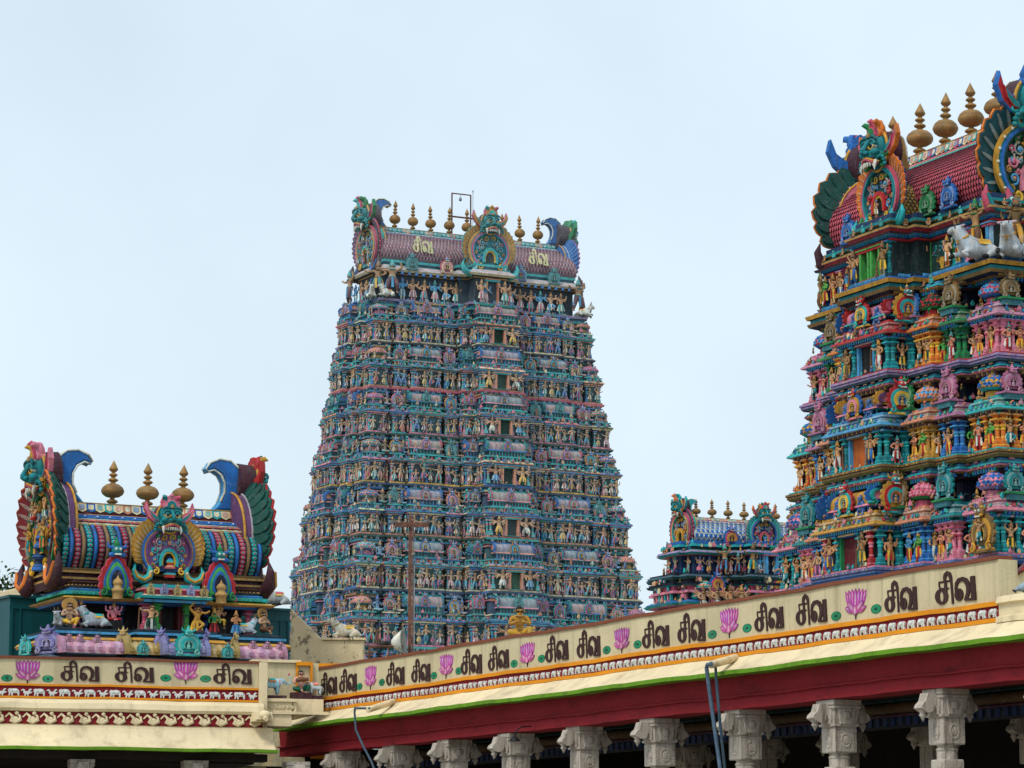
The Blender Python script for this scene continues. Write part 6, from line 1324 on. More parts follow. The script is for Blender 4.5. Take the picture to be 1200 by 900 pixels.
MAT['darkstone'] = walls('shade_dark_stone', hexc('#2a2523'), hexc('#0c0a0a'), .6)  # deep shade under the roofs is put into this near-black colour
MAT['whitepaint'] = walls('white_relief', hexc('#ccd0cc'), hexc('#5f625e'), .4, sc=3)
MAT['paving'] = walls('stone_paving', hexc('#8f8577'), hexc('#4f463c'), .5, sc=.4, streak=(1, 1, 1))
MAT['ink'] = walls('brown_brush_paint', hexc('#3a2524'), hexc('#63504a'), .5, sc=4)
m, t, b = new_mat('rusty_steel'); c = mix(t, hexc('#4a2f26'), hexc('#6d4632'), ramp(t, noise(t, 8, 5), [(.4, 0.0), (.65, 1.0)])); t.links.new(c, b.inputs['Base Color']); b.inputs['Roughness'].default_value = .8; MAT['rust'] = m
m, t, b = new_mat('grey_metal'); c = mix(t, hexc('#8d9299'), hexc('#62676d'), ramp(t, noise(t, 6, 4), [(.4, 0.0), (.7, 1.0)])); t.links.new(c, b.inputs['Base Color']); b.inputs['Roughness'].default_value = .42; b.inputs['Metallic'].default_value = .35; MAT['metal'] = m
m, t, b = new_mat('blue_grey_pipe'); c = mix(t, hexc('#4a6378'), hexc('#33485a'), ramp(t, noise(t, 5, 4), [(.4, 0.0), (.7, 1.0)])); t.links.new(c, b.inputs['Base Color']); b.inputs['Roughness'].default_value = .5; MAT['pipe'] = m

GA = at_z(372.5, 782.5, 6.7); GB = at_z(1170.5, 650.1, 6.7); GD = (GB - GA)[:2] / np.linalg.norm((GB - GA)[:2]); GN = np.array((GD[1], -GD[0], 0)); GRZ = math.atan2(GD[1], GD[0])
def gal(px, py, out=0.0):
    """photo point -> (x along the gallery wall, z)"""
    h = at_plane(px, py, GA + GN * out, GN); return float((h[:2] - GA[:2]) @ GD), float(h[2])
LA = at_z(0, 769, 6.7); LB = at_z(303, 775, 6.7); LD = (LB - LA)[:2] / np.linalg.norm((LB - LA)[:2]); LN = np.array((LD[1], -LD[0], 0)); LRZ = math.atan2(LD[1], LD[0])
def lef(px, py, out=0.0):
    h = at_plane(px, py, LA + LN * out, LN); return float((h[:2] - LA[:2]) @ LD), float(h[2])
def moulding(name, mat, root, prof, x0, x1, ends=True):
    """a run of moulding along x; prof [(out, z)] top to bottom or bottom to top, closed at the back by its own points"""
    mb = MB(); n = len(prof); ns = max(1, int((x1 - x0) / .45)); xs = np.linspace(x0, x1, ns + 1)
    sag = lambda x: .009 * math.sin(x * .9) + .006 * math.sin(x * 2.7 + 1) + .004 * math.sin(x * 6.1)          # hand-laid plaster is never dead straight
    V = np.array([(x, -o - .5 * sag(x + 3) * (o > .01), z + (sag(x) if z > 3 else 0)) for x in xs for o, z in prof]); j = np.arange(n); k = (j + 1) % n
    mb.add(V, np.concatenate([np.stack((q * n + j, q * n + n + j, q * n + n + k, q * n + k), 1) for q in range(ns)]), (1, 1, 1))
    if ends: mb.add(V[:n], j, (1, 1, 1)); mb.add(V[-n:], j[::-1], (1, 1, 1))
    return mb.obj(name, mat, root)
ELE = np.array([(.02, .0), (.14, .0), (.15, .2), (.22, .26), (.5, .27), (.56, .2), (.56, .0), (.68, .0), (.7, .25), (.74, .3), (.78, .12), (.85, .02), (.93, .02), (.9, .12), (.89, .3), (.96, .45), (.97, .6), (.9, .72), (.78, .76), (.7, .7), (.6, .74), (.4, .76), (.2, .72), (.08, .6), (.0, .4)])
BIRD = np.array([(.3, .0), (.42, .0), (.4, .14), (.52, .16), (.54, .0), (.66, .0), (.64, .2), (.76, .32), (.74, .5), (.82, .55), (.96, .5), (.9, .66), (.78, .72), (.66, .66), (.6, .5), (.44, .46), (.34, .5), (.3, .64), (.16, .76), (.02, .68), (.12, .6), (.18, .46), (.1, .4), (.02, .48), (.0, .36), (.12, .26), (.28, .22)])
def relief_mb(out, w, h, d=.03, flip=False, mat_col=(1, 1, 1), eye=True):
    mb = MB(); o = out * (w, h)
    if flip: o = np.column_stack((w - o[:, 0], o[:, 1]))[::-1]
    mb.prism(o, 0, -d, mat_col, None, None, min(.008, h * .06))
    if eye and out is ELE:
        f = lambda x: (w - x * w) if flip else x * w
        mb.ell((f(.66), -d - .002, h * .55), (w * .1, d * .5, h * .17), mat_col, None, 7, 5); mb.ell((f(.35), -d, h * .5), (w * .25, d * .45, h * .18), mat_col, None, 8, 5)
    return mb
def lotus_mb(w, h):
    """painted lotus, about w wide, h high, origin bottom middle; thin layers"""
    mb = MB(); L = 0
    def petal(cx, cz, ln, wd, ang, c, lay):
        t = np.linspace(0, 1, 9); hw = np.sin(np.clip(t, 0, 1) ** .8 * PI) ** .8 * wd * .5
        o = np.concatenate((np.stack((hw, t * ln), 1), np.stack((-hw, t * ln), 1)[::-1][1:-1])); s_, c_ = math.sin(ang), math.cos(ang)
        for k_, (q, cc) in enumerate(((1.0, mixc(c, P['purple'], .45)), (.86, c), (.3, mixc(c, P['white'], .5)))):
            p = (o - (0, ln * .46)) * (q, q if k_ < 2 else .8) + (0, ln * .46); p = np.column_stack((p[:, 0] * c_ + p[:, 1] * s_ + cx, -p[:, 0] * s_ + p[:, 1] * c_ + cz)) * (w, h)
            mb.prism(p, 0, -.004 - .0018 * lay - .0005 * k_, cc)
    mg = hexc('#c63fae')
    k = 0
    for ang, x in ((-.42, -.2), (.42, .2), (-.28, -.14), (.28, .14), (-.14, -.07), (.14, .07), (0, 0)): petal(x, .3, .7, .24, ang, jit(mg, .08), k); k += 1
    for ang in (-1.25, 1.25, -.75, .75): petal(-.06 if ang < 0 else .06, .2, .46, .26, ang, jit(mixc(mg, P['pink'], .3), .08), k); k += 1
    petal(0, .06, .34, .28, 0, mixc(mg, P['pink'], .35), k)
    mb.box(-.02 * w, .02 * w, -.012, 0, -.1 * h, .08 * h, P['black']); return mb
def leaf_mb(w, h):
    mb = MB(); t = np.linspace(0, 2 * PI, 20)[:-1]
    for q, c in enumerate((hexc('#0d6b4c'), hexc('#158a62'), hexc('#0b4636'))): s_ = (1, .86, .3)[q]; mb.prism(np.stack((np.cos(t) * w * .5 * s_, np.sin(t) * h * .5 * s_), 1), 0, -.004 - .002 * q, c)
    return mb
def column_parts(col_root, z_top, H, x, y, mat, kit=None, dark=False):
    """a carved granite pillar: shaft (> block) and a cross-shaped corbel capital with hanging buds"""
    sh = MB(); q = lambda pr: sh.lathe([(r * 1.414, z) for r, z in pr], 4, (1, 1, 1), None, False, 0, PI / 4)
    zt = z_top - .44
    q([(.19, zt - .40), (.2, zt - .38), (.2, zt - .02), (.19, zt)]); sh.lathe([(.165, zt - .62), (.165, zt - .5), (.18, zt - .47), (.15, zt - .44), (.17, zt - .40)], 16, (1, 1, 1), None, False)
    q([(.17, zt - .78), (.18, zt - .76), (.18, zt - .64), (.17, zt - .62)]); sh.lathe([(.16, zt - 2.2), (.16, zt - .86), (.18, zt - .82), (.15, zt - .78)], 8, (1, 1, 1), None, False, 0, PI / 8)
    q([(.24, zt - H + .44), (.24, zt - 2.5), (.18, zt - 2.3), (.18, zt - 2.2)])
    for k in range(4):
        M = RZ(k * PI / 2)
        sh.lathe([(.1, -.01), (.1, .008), (.075, .01), (.072, .002), (.05, .002), (.045, .012), (0, .014)], 14, (1, 1, 1), M @ T(0, -.2, zt - .2) @ RX(PI / 2) @ S(1, 1.25, 1), False); sh.prism([(-.1, -.05), (.1, -.05), (.13, .03), (0, .07), (-.13, .03)], .0, -.012, (1, 1, 1), None, M @ T(0, -.18, zt - .7))
    so = sh.obj('shaft', mat, col_root)
    cp = MB()
    cp.box(-.26, .26, -.26, .26, zt + .36, zt + .44, (1, 1, 1)); cp.box(-.2, .2, -.2, .2, zt, zt + .37, (1, 1, 1), None, -.04, -.04)
    cp.box(-.23, .23, -.23, .23, zt + .02, zt + .06, (1, 1, 1))
    for k in range(4):
        M = RZ(k * PI / 2)
        if k % 2:
            o = [(0, .08), (.2, .06), (.26, .12), (.29, .2), (.32, .1), (.4, .07), (.47, .09), (.55, .14), (.53, .19), (.46, .25), (.42, .37), (0, .38)]
            cp.prism(o, .11, -.11, (1, 1, 1), None, M @ T(0, 0, zt + .005), .015)
            cp.lathe([(0, -.13), (.02, -.1), (.04, -.06), (.065, -.03), (.045, 0), (.065, .03), (.055, .06)], 8, (1, 1, 1), M @ T(.45, 0, zt + .07))
            cp.ell((.33, -.1, zt + .26), (.08, .05, .09), (1, 1, 1), M, 8, 5)
        cp.prism([(-.13, .05), (.13, .05), (.17, .3), (-.17, .3)], 0, -.025, (1, 1, 1), None, M @ T(0, -.225, zt), .006); cp.lathe([(.03, -.02), (.07, -.01), (.075, .0), (.05, .012), (0, .014)], 10, (1, 1, 1), M @ T(0, -.25, zt + .19) @ RX(PI / 2)); cp.box(-.25, .25, -.26, -.22, zt + .3, zt + .34, (1, 1, 1), M)
    co = cp.obj('capital', mat, col_root); return so, co

def gallery():
    root = thing('pillared_gallery', 'long pillared gallery with red beam under a lettered parapet', 'gallery', (GA[0], GA[1], 0), GRZ)
    kit = Kit(root, 92); kit.floor = lambda x: 2000; Kit.floor = staticmethod(Kit.floor)
    X0, X1 = -.25, gal(1170.5, 650.1)[0]; XE = 46.0
    z = lambda px, py, out=0.0: gal(px, py, out)[1]
    zb, zo, zo2, zf, zf2 = (np.mean(q) for q in ((z(1090, 667.5), z(400, 781.5)), (z(1090, 716), z(400, 814.5)), (z(1090, 721.5), z(400, 818)), (z(1090, 734.5), z(400, 828)), (z(1090, 739.5), z(400, 831.5))))
    zg, zg2 = np.mean((z(1090, 754, .5), z(400, 844.5, .5))), np.mean((z(1090, 760, .5), z(400, 848, .5))); zr = np.mean((z(1090, 806, .2), z(450, 874.5, .2)))
    th = .33; XL = gal(321, 856.5, .55)[0]
    moulding('end_wall', MAT['darkstone'], root, [(-.2, zg2 - .25), (-9.0, zg2 - .25), (-9.0, 0), (-.2, 0)], X0 - 3.2, X0 - 2.9)
    moulding('parapet', MAT['panel'], root, [(0, zb), (-th, zb), (-th, zf2 - .4), (0, zf2 - .4)], X0, X1)
    moulding('coping', MAT['brown'], root, [(.03, 6.7), (-th + .06, 6.7), (-th + .06, zb), (.03, zb)], X0, X1 - .02)
    moulding('upper_band', MAT['orange'], root, [(.05, zo), (-.02, zo), (-.02, zo2), (.05, zo2)], X0 - .3, X1)
    moulding('frieze', MAT['friezered'], root, [(.012, zo2), (-.02, zo2), (-.02, zf), (.012, zf)], X0 - .3, X1 + .12)
    moulding('lower_band', MAT['orange'], root, [(.05, zf), (-.02, zf), (-.02, zf2), (.05, zf2)], X0 - .3, X1)
    cv = [(.02, zf2)] + [(.06 + .48 * q, zf2 - (zf2 - zg) * (q ** .8) * .98 - .01) for q in np.linspace(0, 1, 7)] + [(.54, zg - .002), (-.1, zg - .002), (-.1, zf2)]
    moulding('eave', MAT['cream'], root, cv, XL, XE)
    moulding('eave_edge', MAT['limegreen'], root, [(.56, zg), (.1, zg), (.1, zg2), (.56, zg2)], XL - .02, XE)
    zg2 = zg - (zg - zg2) * .68; zm = zg2 - (zg2 - zr) * .62
    moulding('beam', MAT['beam'], root, [(.22, zg2 - .002), (-.35, zg2 - .002), (-.35, zr), (.2, zr), (.2, zm - .03), (.26, zm - .02), (.26, zm), (.18, zm + .02)], XL - .5, XE)
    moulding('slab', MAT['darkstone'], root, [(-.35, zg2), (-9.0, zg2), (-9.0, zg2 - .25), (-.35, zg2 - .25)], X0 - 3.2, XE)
    moulding('roof_deck', MAT['cream'], root, [(-.34, zf2 - .41), (-9.0, zf2 - .41), (-9.0, zg2 + .01), (-.34, zg2 + .01)], X0 - .9, XE)
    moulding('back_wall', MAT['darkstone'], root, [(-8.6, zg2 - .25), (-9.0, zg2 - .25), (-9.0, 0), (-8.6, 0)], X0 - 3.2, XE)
    # painted inner lintel: gold roll and blue bars, colours darkened for the shade under the roof
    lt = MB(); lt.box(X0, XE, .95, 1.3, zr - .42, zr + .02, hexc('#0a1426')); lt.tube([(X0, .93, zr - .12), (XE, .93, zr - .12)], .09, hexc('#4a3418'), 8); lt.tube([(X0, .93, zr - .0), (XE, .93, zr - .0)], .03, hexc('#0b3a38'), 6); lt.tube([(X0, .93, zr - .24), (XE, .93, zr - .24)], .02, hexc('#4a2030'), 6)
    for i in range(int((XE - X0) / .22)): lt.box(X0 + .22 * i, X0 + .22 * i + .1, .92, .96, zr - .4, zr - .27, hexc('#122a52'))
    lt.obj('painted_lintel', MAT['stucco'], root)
    # end of the parapet: low pedestal block with mouldings
    pd = moulding('end_pedestal', MAT['cream'], root, [(.06, zo + .06), (-1.2, zo + .06), (-1.2, zf2 - .02), (.1, zf2 - .02), (.1, zf2 + .06), (.04, zf2 + .08), (.04, zo - .06), (.1, zo - .04)], X1 + .02, XE)
    # the words and lotuses
    ws = [(375, 395), (398, 419), (453, 475), (482.5, 504.5), (540.5, 565), (572.5, 597), (639.6, 667.5), (676.5, 704), (753, 785), (794.6, 826.5), (884.8, 919.5), (933.4, 969), (1037, 1076.5), (1096.5, 1143)]
    top = lambda px: 782.5 + (650.1 - 782.5) * (px - 372.5) / (1170.5 - 372.5)
    for a, b in ws:
        c = (a + b) / 2; xa, _ = gal(a, top(a) + 30); xb, _ = gal(b, top(b) + 30); f = 1 + (c - 375) / 768 * .0
        mb = letters_mb((1, 1, 1), 1.0, .006, .0022); hgt = .525; w2 = MB().join(mb, S((xb - xa) / 1.19, 1, hgt)); o = w2.obj('painted_word', MAT['ink'], root); o.location = (xa, -.001, zo + .075 + random.uniform(-.008, .008)); o.rotation_euler = (0, R(random.uniform(-1.6, 1.6)), 0); o.scale = (random.uniform(.97, 1.03), 1, random.uniform(.95, 1.05))
    lw = .62
    for px in (434.5, 523, 618.5, 729, 855, 1003):
        xc, _ = gal(px, top(px) + 30)
        o = lotus_mb(lw, .45).obj('painted_lotus', MAT['stucco'], root); o.location = (xc, -.001, zo + .075); o.rotation_euler = (0, R(random.uniform(-3, 3)), 0); o.scale = (random.uniform(.92, 1.05), 1, random.uniform(.94, 1.05))
        for sg in (-1, 1): l = leaf_mb(.3, .15).obj('painted_leaf', MAT['stucco'], root); l.location = (xc + sg * .58, -.001, zo + .13 + .02 * (sg > 0))
    # frieze animals
    hz = zo2 - zf; er = relief_mb(ELE, .2, hz * .98, .035); xs = gal(665, top(665) + 66)[0]; x = X1 + .0
    step = .268
    while x - step > xs: x -= step; kit.put('elephant_relief', 'e', er, T(x + .02, -.01, zf + hz * .03), 'whitepaint')
    es = relief_mb(ELE, .17, hz * .86, .03); bs = relief_mb(BIRD, .15, hz * .86, .03); i = 0
    while x > X0 - .1: x -= .225; kit.put('bird_relief' if i % 2 else 'elephant_relief', 'es' if not i % 2 else 'bs', bs if i % 2 else es, T(x, -.01, zf + hz * .04), 'whitepaint'); i += 1
    kit.done()
    # front and inner rows of pillars
    xs = [gal(p, 845, -.05)[0] for p in (402, 465, 530, 602, 682, 770, 870, 980, 1106)]
    k = (xs[-1] - xs[0]) / 8; proto = None
    for i in range(16):
        x = xs[i] if i < 9 else xs[-1] + k * (i - 8)
        c = bpy.data.objects.new('pillar', None); COL.objects.link(c); c.parent = root; c.location = (x, .1, 0)
        if proto is None: proto = column_parts(c, zr - .004, zr, 0, 0, MAT['granite'])
        else:
            for p_ in proto: o = p_.copy(); COL.objects.link(o); o.parent = c
            c.rotation_euler = (0, 0, (i % 4) * PI + R(random.uniform(-2, 2))); c.scale = (random.uniform(.95, 1.04), random.uniform(.95, 1.04), 1)
        if i > 2:
            for row, yy in enumerate((3.9,)):
                c2 = bpy.data.objects.new('inner_pillar', None); COL.objects.link(c2); c2.parent = root; c2.location = (x + .1, yy, -.1)
                for p_ in proto: o = p_.copy(); COL.objects.link(o); o.parent = c2
    return root, dict(zo=zo, zf2=zf2, zg=zg, zr=zr, X1=X1)

def left_range():
    root = thing('temple_wall', 'cream wall at left with elephant frieze, lettering and curved eave', 'temple wall', (LA[0], LA[1], 0), LRZ)
    kit = Kit(root, 92); X0 = -7.5; X1 = lef(303, 775)[0]
    z = lambda py, out=0.0: lef(150, py, out)[1]
    zt = z(771.6); zb = z(774.4); zo = z(803.5); zr1 = z(806); zr2 = z(818); zo2 = z(820.3); zc = z(835, .2); zf2 = z(850, .15); ze = z(877, .75); zg = z(879.6, .75)
    moulding('parapet', MAT['panel'], root, [(0, zb), (-.3, zb), (-.3, zo2 - .3), (0, zo2 - .3)], X0, X1)
    moulding('coping', MAT['brown'], root, [(.04, zt), (-.3, zt), (-.3, zb), (.04, zb)], X0, X1 + .05)
    moulding('upper_band', MAT['orange'], root, [(.04, zo), (-.02, zo), (-.02, zr1), (.04, zr1)], X0, X1)
    moulding('frieze', MAT['friezered'], root, [(.012, zr1), (-.02, zr1), (-.02, zr2), (.012, zr2)], X0, X1)
    moulding('lower_band', MAT['orange'], root, [(.04, zr2), (-.02, zr2), (-.02, zo2), (.04, zo2)], X0, X1)
    moulding('cornice', MAT['cream'], root, [(.0, zo2), (.1, zo2 - .03), (.2, zo2 - .1), (.24, zc + .06), (.2, zc), (.13, zc - .005), (.13, zf2), (.2, zf2 - .002), (-.2, zf2 - .002), (-.2, zo2)], X0, X1 + .1)
    moulding('lower_frieze', MAT['friezered'], root, [(.145, zc - .01), (.1, zc - .01), (.1, zf2), (.145, zf2)], X0, X1 + .08)
    q = np.linspace(0, 1, 9); cv = [(.18 + .58 * (t ** 1.5), zf2 - .004 - (zf2 - ze) * (1 - (1 - t) ** 1.25)) for t in q] + [(.72, ze - .003), (-.2, ze - .003), (-.2, zf2 - .004)]
    moulding('eave', MAT['cream'], root, cv, X0, X1 + .28)
    moulding('eave_edge', MAT['limegreen'], root, [(.79, ze + .02), (.72, ze + .02), (.5, ze - .004), (.5, zg), (.79, zg)], X0, X1 + .31)
    moulding('beam', MAT['darkstone'], root, [(.12, zg - .003), (-.4, zg - .003), (-.4, zg - .16), (.12, zg - .16)], X0, X1 + .2)
    moulding('slab', MAT['darkstone'], root, [(-.4, zg), (-6, zg), (-6, zg - .2), (-.4, zg - .2)], X0, X1); moulding('roof_deck', MAT['cream'], root, [(-.32, zo2 - .3), (-6, zo2 - .3), (-6, zg + .01), (-.32, zg + .01)], X0, X1)
    moulding('back_wall', MAT['darkstone'], root, [(-5.6, zg - .2), (-6, zg - .2), (-6, 0), (-5.6, 0)], X0, X1)
    moulding('end_pilaster', MAT['cream'], root, [(.05, zt - .02), (-.3, zt - .02), (-.3, zf2), (.05, zf2)], X1 + .005, X1 + .19)
    for a, b in ((71, 116.5), (134.5, 180.5), (250, 295)):
        xa = lef(a, 790)[0]; xb = lef(b, 790)[0]; o = MB().join(letters_mb((1, 1, 1), 1.0, .006, .0022), S((xb - xa) / 1.19, 1, .46)).obj('painted_word', MAT['ink'], root); o.location = (xa, -.001, lef(93, 797.5)[1])
    for px in (32, 217.5):
        xc, zc_ = lef(px, 799); o = lotus_mb(.52, .47).obj('painted_lotus', MAT['stucco'], root); o.location = (xc, -.001, zc_ - .0)
        for sg in (-1, 1): l = leaf_mb(.24, .15).obj('painted_leaf', MAT['stucco'], root); l.location = (xc + sg * .43, -.001, lef(px, 795)[1])
    h = zr1 - zr2; e = relief_mb(ELE, .25, h * .95, .03, True); bd = relief_mb(BIRD, .25, h * .95, .03, True); x = X1 - .27; i = 0
    while x > -.5: kit.put('elephant_relief' if i % 2 else 'bird_relief', 'e%d' % (i % 2), e if i % 2 else bd, T(x, -.01, zr2 + h * .03), 'whitepaint'); x -= .268; i += 1
    h = zc - zf2; sw = MB(); sw.tube([(.0, -.02, .5 * h), (.08, -.03, .8 * h), (.16, -.03, .55 * h), (.12, -.03, .25 * h), (.2, -.03, .1 * h), (.32, -.03, .3 * h), (.3, -.03, .62 * h), (.22, -.03, .8 * h)], [.018, .03, .04, .045, .05, .045, .03, .015], (1, 1, 1), 6); sw.ell((.2, -.03, .3 * h), (.1, .035, .3 * h), (1, 1, 1), None, 8, 5); sw.ell((.24, -.04, .82 * h), (.05, .035, .17 * h), (1, 1, 1), None, 7, 5)
    x = X1 - .3
    while x > -.5: kit.put('swan_relief', 's', sw, T(x, -.13, zf2 + .005), 'cream'); x -= .365
    kit.done(); proto = None
    sn = MB(); sn.box(-.22, .22, -.3, .2, 0, .2, (1, 1, 1), None, .03, .03); sn.box(-.16, .16, -.5, -.25, .03, .16, (1, 1, 1), None, .02, .02); sn.ell((0, -.5, .12), (.13, .12, .1), (1, 1, 1), None, 8, 6); sn.tube([(0, -.55, .05), (0, -.66, .03)], [.06, .05], (1, 1, 1), 8)
    o = sn.obj('water_spout', MAT['cream'], root); o.location = (X1 + .02, -.25, lef(297, 845, .2)[1] - .02)
    for i, px in enumerate((-38, 95, 228, 347)):
        c = bpy.data.objects.new('pillar', None); COL.objects.link(c); c.parent = root; c.location = (lef(px, 893, .0)[0], .0, 0)
        for p_ in bpy.data.objects['pillared_gallery'].children:
            if p_.name.startswith('pillar') and p_.type == 'EMPTY':
                for s_ in p_.children: o = s_.copy(); COL.objects.link(o); o.parent = c
                c.location.z = (zg - .165) - G['zr']; break
    return root, dict(zt=zt, zo=zo, zf2=zf2, X1=X1, zg=zg)
# ------------------------------------------------------------------ ground
g = MB(); g.box(-4000, 4000, -200, 6000, -.6, 0, (1, 1, 1)); structure(g.obj('ground', MAT['paving']))
G = {}
_, G = gallery(); _, LW = left_range()
_st = MAT['stucco']; roof_shrine()
MAT['stucco'] = MAT['hazed']; tall_tower(); MAT['stucco'] = _st      # distance haze mixed into this tower's paint colours
near_tower(); small_tower()
def one(name, mb, mat, label, cat, loc, rz=0, sc=1, group=None):
    o = mb.obj(name, MAT[mat]); o.location = tuple(loc); o.rotation_euler = (0, 0, rz); o.scale = (sc,) * 3 if not hasattr(sc, '__len__') else sc; return tag(o, label, cat, group)
def gpt(x, y, z):
    """gallery coordinates (y positive = behind the parapet face) -> place"""
    p = GA[:2] + GD * x - GN[:2] * y; return (float(p[0]), float(p[1]), float(z))
# ------------------------------------------------------------------ teal block behind the shrine, bulls on its corners
yb = R(26); tA = at_y(12, 697, 72.6); tB = at_z(340, 713.5, tA[2]); Lt = float(np.linalg.norm((tB - tA)[:2])); tz = math.atan2((tB - tA)[1], (tB - tA)[0])
tb = thing('painted_block', 'dark teal metal clad block standing behind the wagon roofed shrine', 'roof block', (tA[0], tA[1], 0), tz)
m = MB(); m.box(0, Lt, 0, 1.6, 4.5, tA[2] - .06, (1, 1, 1)); m.obj('cladding', MAT['tealpaint'], tb)
m = MB(); m.box(-.05, Lt + .05, -.05, 1.65, tA[2] - .06, tA[2], (1, 1, 1)); m.box(-.02, Lt + .02, -.025, 0, tA[2] - .32, tA[2] - .28, (1, 1, 1)); m.box(.02, .08, -.03, 0, 5, tA[2] - .32, (1, 1, 1)); m.box(Lt - .08, Lt - .02, -.03, 0, 5, tA[2] - .32, (1, 1, 1)); m.box(.24, .28, -.03, 0, 5, tA[2] - .32, (1, 1, 1)); m.box(Lt - .28, Lt - .24, -.03, 0, 5, tA[2] - .32, (1, 1, 1)); m.obj('cladding_trim', MAT['tealpaint'], tb)
p = at_y(56, 697, 73.4); one('bull_statue', MB().join(lying_bull(hexc('#a3adb8'), P['rose']), S(-1, 1, 1)), 'stucco', 'grey white bull statue with red saddle cloth on left end of the teal block', 'bull statue', (p[0], p[1], tA[2]), .35, 1.02)
p = at_y(344, 713, 75.6); one('bull_statue', lying_bull(hexc('#aab0b6'), P['rose']), 'stucco', 'pale bull statue on right end of the teal block, half hidden by a gable hook', 'bull statue', (p[0] - .5, p[1], tA[2]), .4, .9)
# ------------------------------------------------------------------ weathered wall with sloping top, bull on it
D = 74.0; p0 = at_y(341, 713, D); p1 = at_y(378.5, 750, D); p2 = at_y(426, 748, D)
sw = thing('sloped_wall', 'weathered beige wall with a sloping top right of the teal block', 'wall', (p0[0], D, 0), 0)
w2 = p1[0] - p0[0]; w3 = p2[0] - p0[0]; m = MB(); m.prism([(0, 4.6), (w3, 4.6), (w3, p1[2]), (w2, p1[2]), (0, p0[2])], .5, 0, (1, 1, 1), None, None, .02); m.obj('wall_body', MAT['beige'], sw)
m = MB(); m.box(w2 - .02, w3 + .05, -.06, .56, p1[2], p1[2] + .05, (1, 1, 1)); m.obj('wall_coping', MAT['beige'], sw)
one('bull_statue', MB().join(lying_bull(hexc('#d8cfc0'), hexc('#b99452')), S(1, 1, 1)), 'stucco', 'cream seated bull statue with gilt trappings on the weathered beige wall', 'bull statue', at_y(404, 749, D + .25)[:2].tolist() + [p1[2] + .05], .15, .82)
bw = at_y(-20, 690, 76); m = MB(); e0 = at_y(-30, 683, 76); e1 = at_y(13, 690, 76); m.prism([(e0[0], 4), (e1[0] + .3, 4), (e1[0] + .3, e1[2] + .06), (at_y(3, 693, 76)[0], e1[2] - .06), (e0[0], e0[2])], .4, 0, (1, 1, 1), None, None, .02)
o = one('plastered_wall', m, 'cream', 'plain pale plaster wall at the left edge beside the teal block', 'wall', (0, 76, 0))
p = at_y(395, 785, 70.5); m = MB(); m.box(-.6, .55, 0, .5, 4.8, p[2] + .15, (1, 1, 1)); one('low_block', m, 'orange', 'low orange painted block behind the far end of the lettered parapet', 'block', (p[0], 70.5, 0))
# ------------------------------------------------------------------ corner niche with its statues
nz = lambda px, py, out: lef(px, py, out)
xA = nz(312, 800, -.35)[0]; xB = nz(372, 800, -.35)[0]; zl = nz(330, 818.5, -.1)[1]; zt = nz(330, 776.5, -.75)[1]; zbm = nz(330, 851, -.1)[1]
cn = thing('corner_niche', 'cream corner niche with a relief panel and statue ledge between the two walls', 'niche', (LA[0], LA[1], 0), LRZ)
m = MB(); m.box(xA - .05, xA + .52, .1, 1.2, zbm, zl, (1, 1, 1)); m.box(xA + .52, xB + .1, .16, 1.2, zbm + .32, zl, (1, 1, 1)); m.box(xA - .03, xA + .62, .04, .1, zl - .07, zl - .01, (1, 1, 1)); m.box(xA - .02, xB + .2, .06, .1, zl - .34, zl - .28, (1, 1, 1)); m.box(xA + .56, xA + .62, .1, .16, zl - .3, zl - .02, (1, 1, 1)); m.obj('ledge', MAT['cream'], cn)
m = MB(); m.box(xA - .2, xB + .1, .75, 1.05, zl, zt, (1, 1, 1)); m.obj('back_panel', MAT['panel'], cn)
m = MB(); m.box(xA - .25, xB - .3, .68, 1.1, zt, zt + .06, (1, 1, 1)); m.obj('niche_coping', MAT['cream'], cn)
m = MB(); xo = nz(347, 800, -.7)[0]; xp = nz(366, 800, -.7)[0]; m.box(xo, xp, .66, .75, zt - .06, zt + .02, (1, 1, 1)); m.box(xp - .05, xp, .66, .75, zl, zt - .06, (1, 1, 1)); m.box(xo, xo + .05, .7, .75, zl, zt - .06, (1, 1, 1)); m.obj('orange_frame', MAT['orange'], cn)
m = MB()
for i in range(6): curl(m, xA + .07 + .09 * i, zl - .18, .045, 1.2, 1 if i % 2 else -1, (1, 1, 1), .09, .016, 10, PI / 2 + i); m.ell((xA + .07 + .09 * i, .09, zl - .2), (.03, .02, .04), (1, 1, 1), None, 6, 4)
m.obj('scroll_relief', MAT['cream'], cn)
def niche_pt(px, out): x = nz(px, 815, out)[0]; q = LA[:2] + LD * x + LN[:2] * out; return (float(q[0]), float(q[1]))
pl = MB(); pl.box(-.24, .24, -.12, .12, 0, .075, P['dpurple'])
el = thing('elephant_statue', 'small blue grey elephant statue with turquoise saddle cloth and raised trunk on niche ledge', 'elephant statue', (*niche_pt(322, -.35), zl), LRZ)
pl.obj('base', MAT['stucco'], el); o = standing_elephant(hexc('#9cc4d8'), P['turq']).obj('elephant_body', MAT['stucco'], el); o.location = (-.04, 0, .075); o.scale = (.5,) * 3
sd_ = thing('musician_statue', 'small seated statue with green trousers and folded arms on niche ledge', 'statue', (*niche_pt(352.5, -.4), zl), LRZ)
m = MB(); m.box(-.22, .22, -.14, .14, 0, .15, P['dpurple']); m.obj('base', MAT['stucco'], sd_)
fg = figure('sitplay', hexc('#d79a8c'), hexc('#0c5a44'), 'none', P['white']); m = MB().join(fg); m.tube([(-.16, -.2, .33), (.16, -.21, .36)], .05, P['brown'], 8)
o = m.obj('seated_figure', MAT['stucco'], sd_); o.location = (0, .02, .15); o.scale = (.86, .8, .8)
el2 = thing('elephant_statue', 'white elephant statue with pink harness, cut off by the lettered parapet end', 'elephant statue', (*niche_pt(366.5, -.5), zl), LRZ)
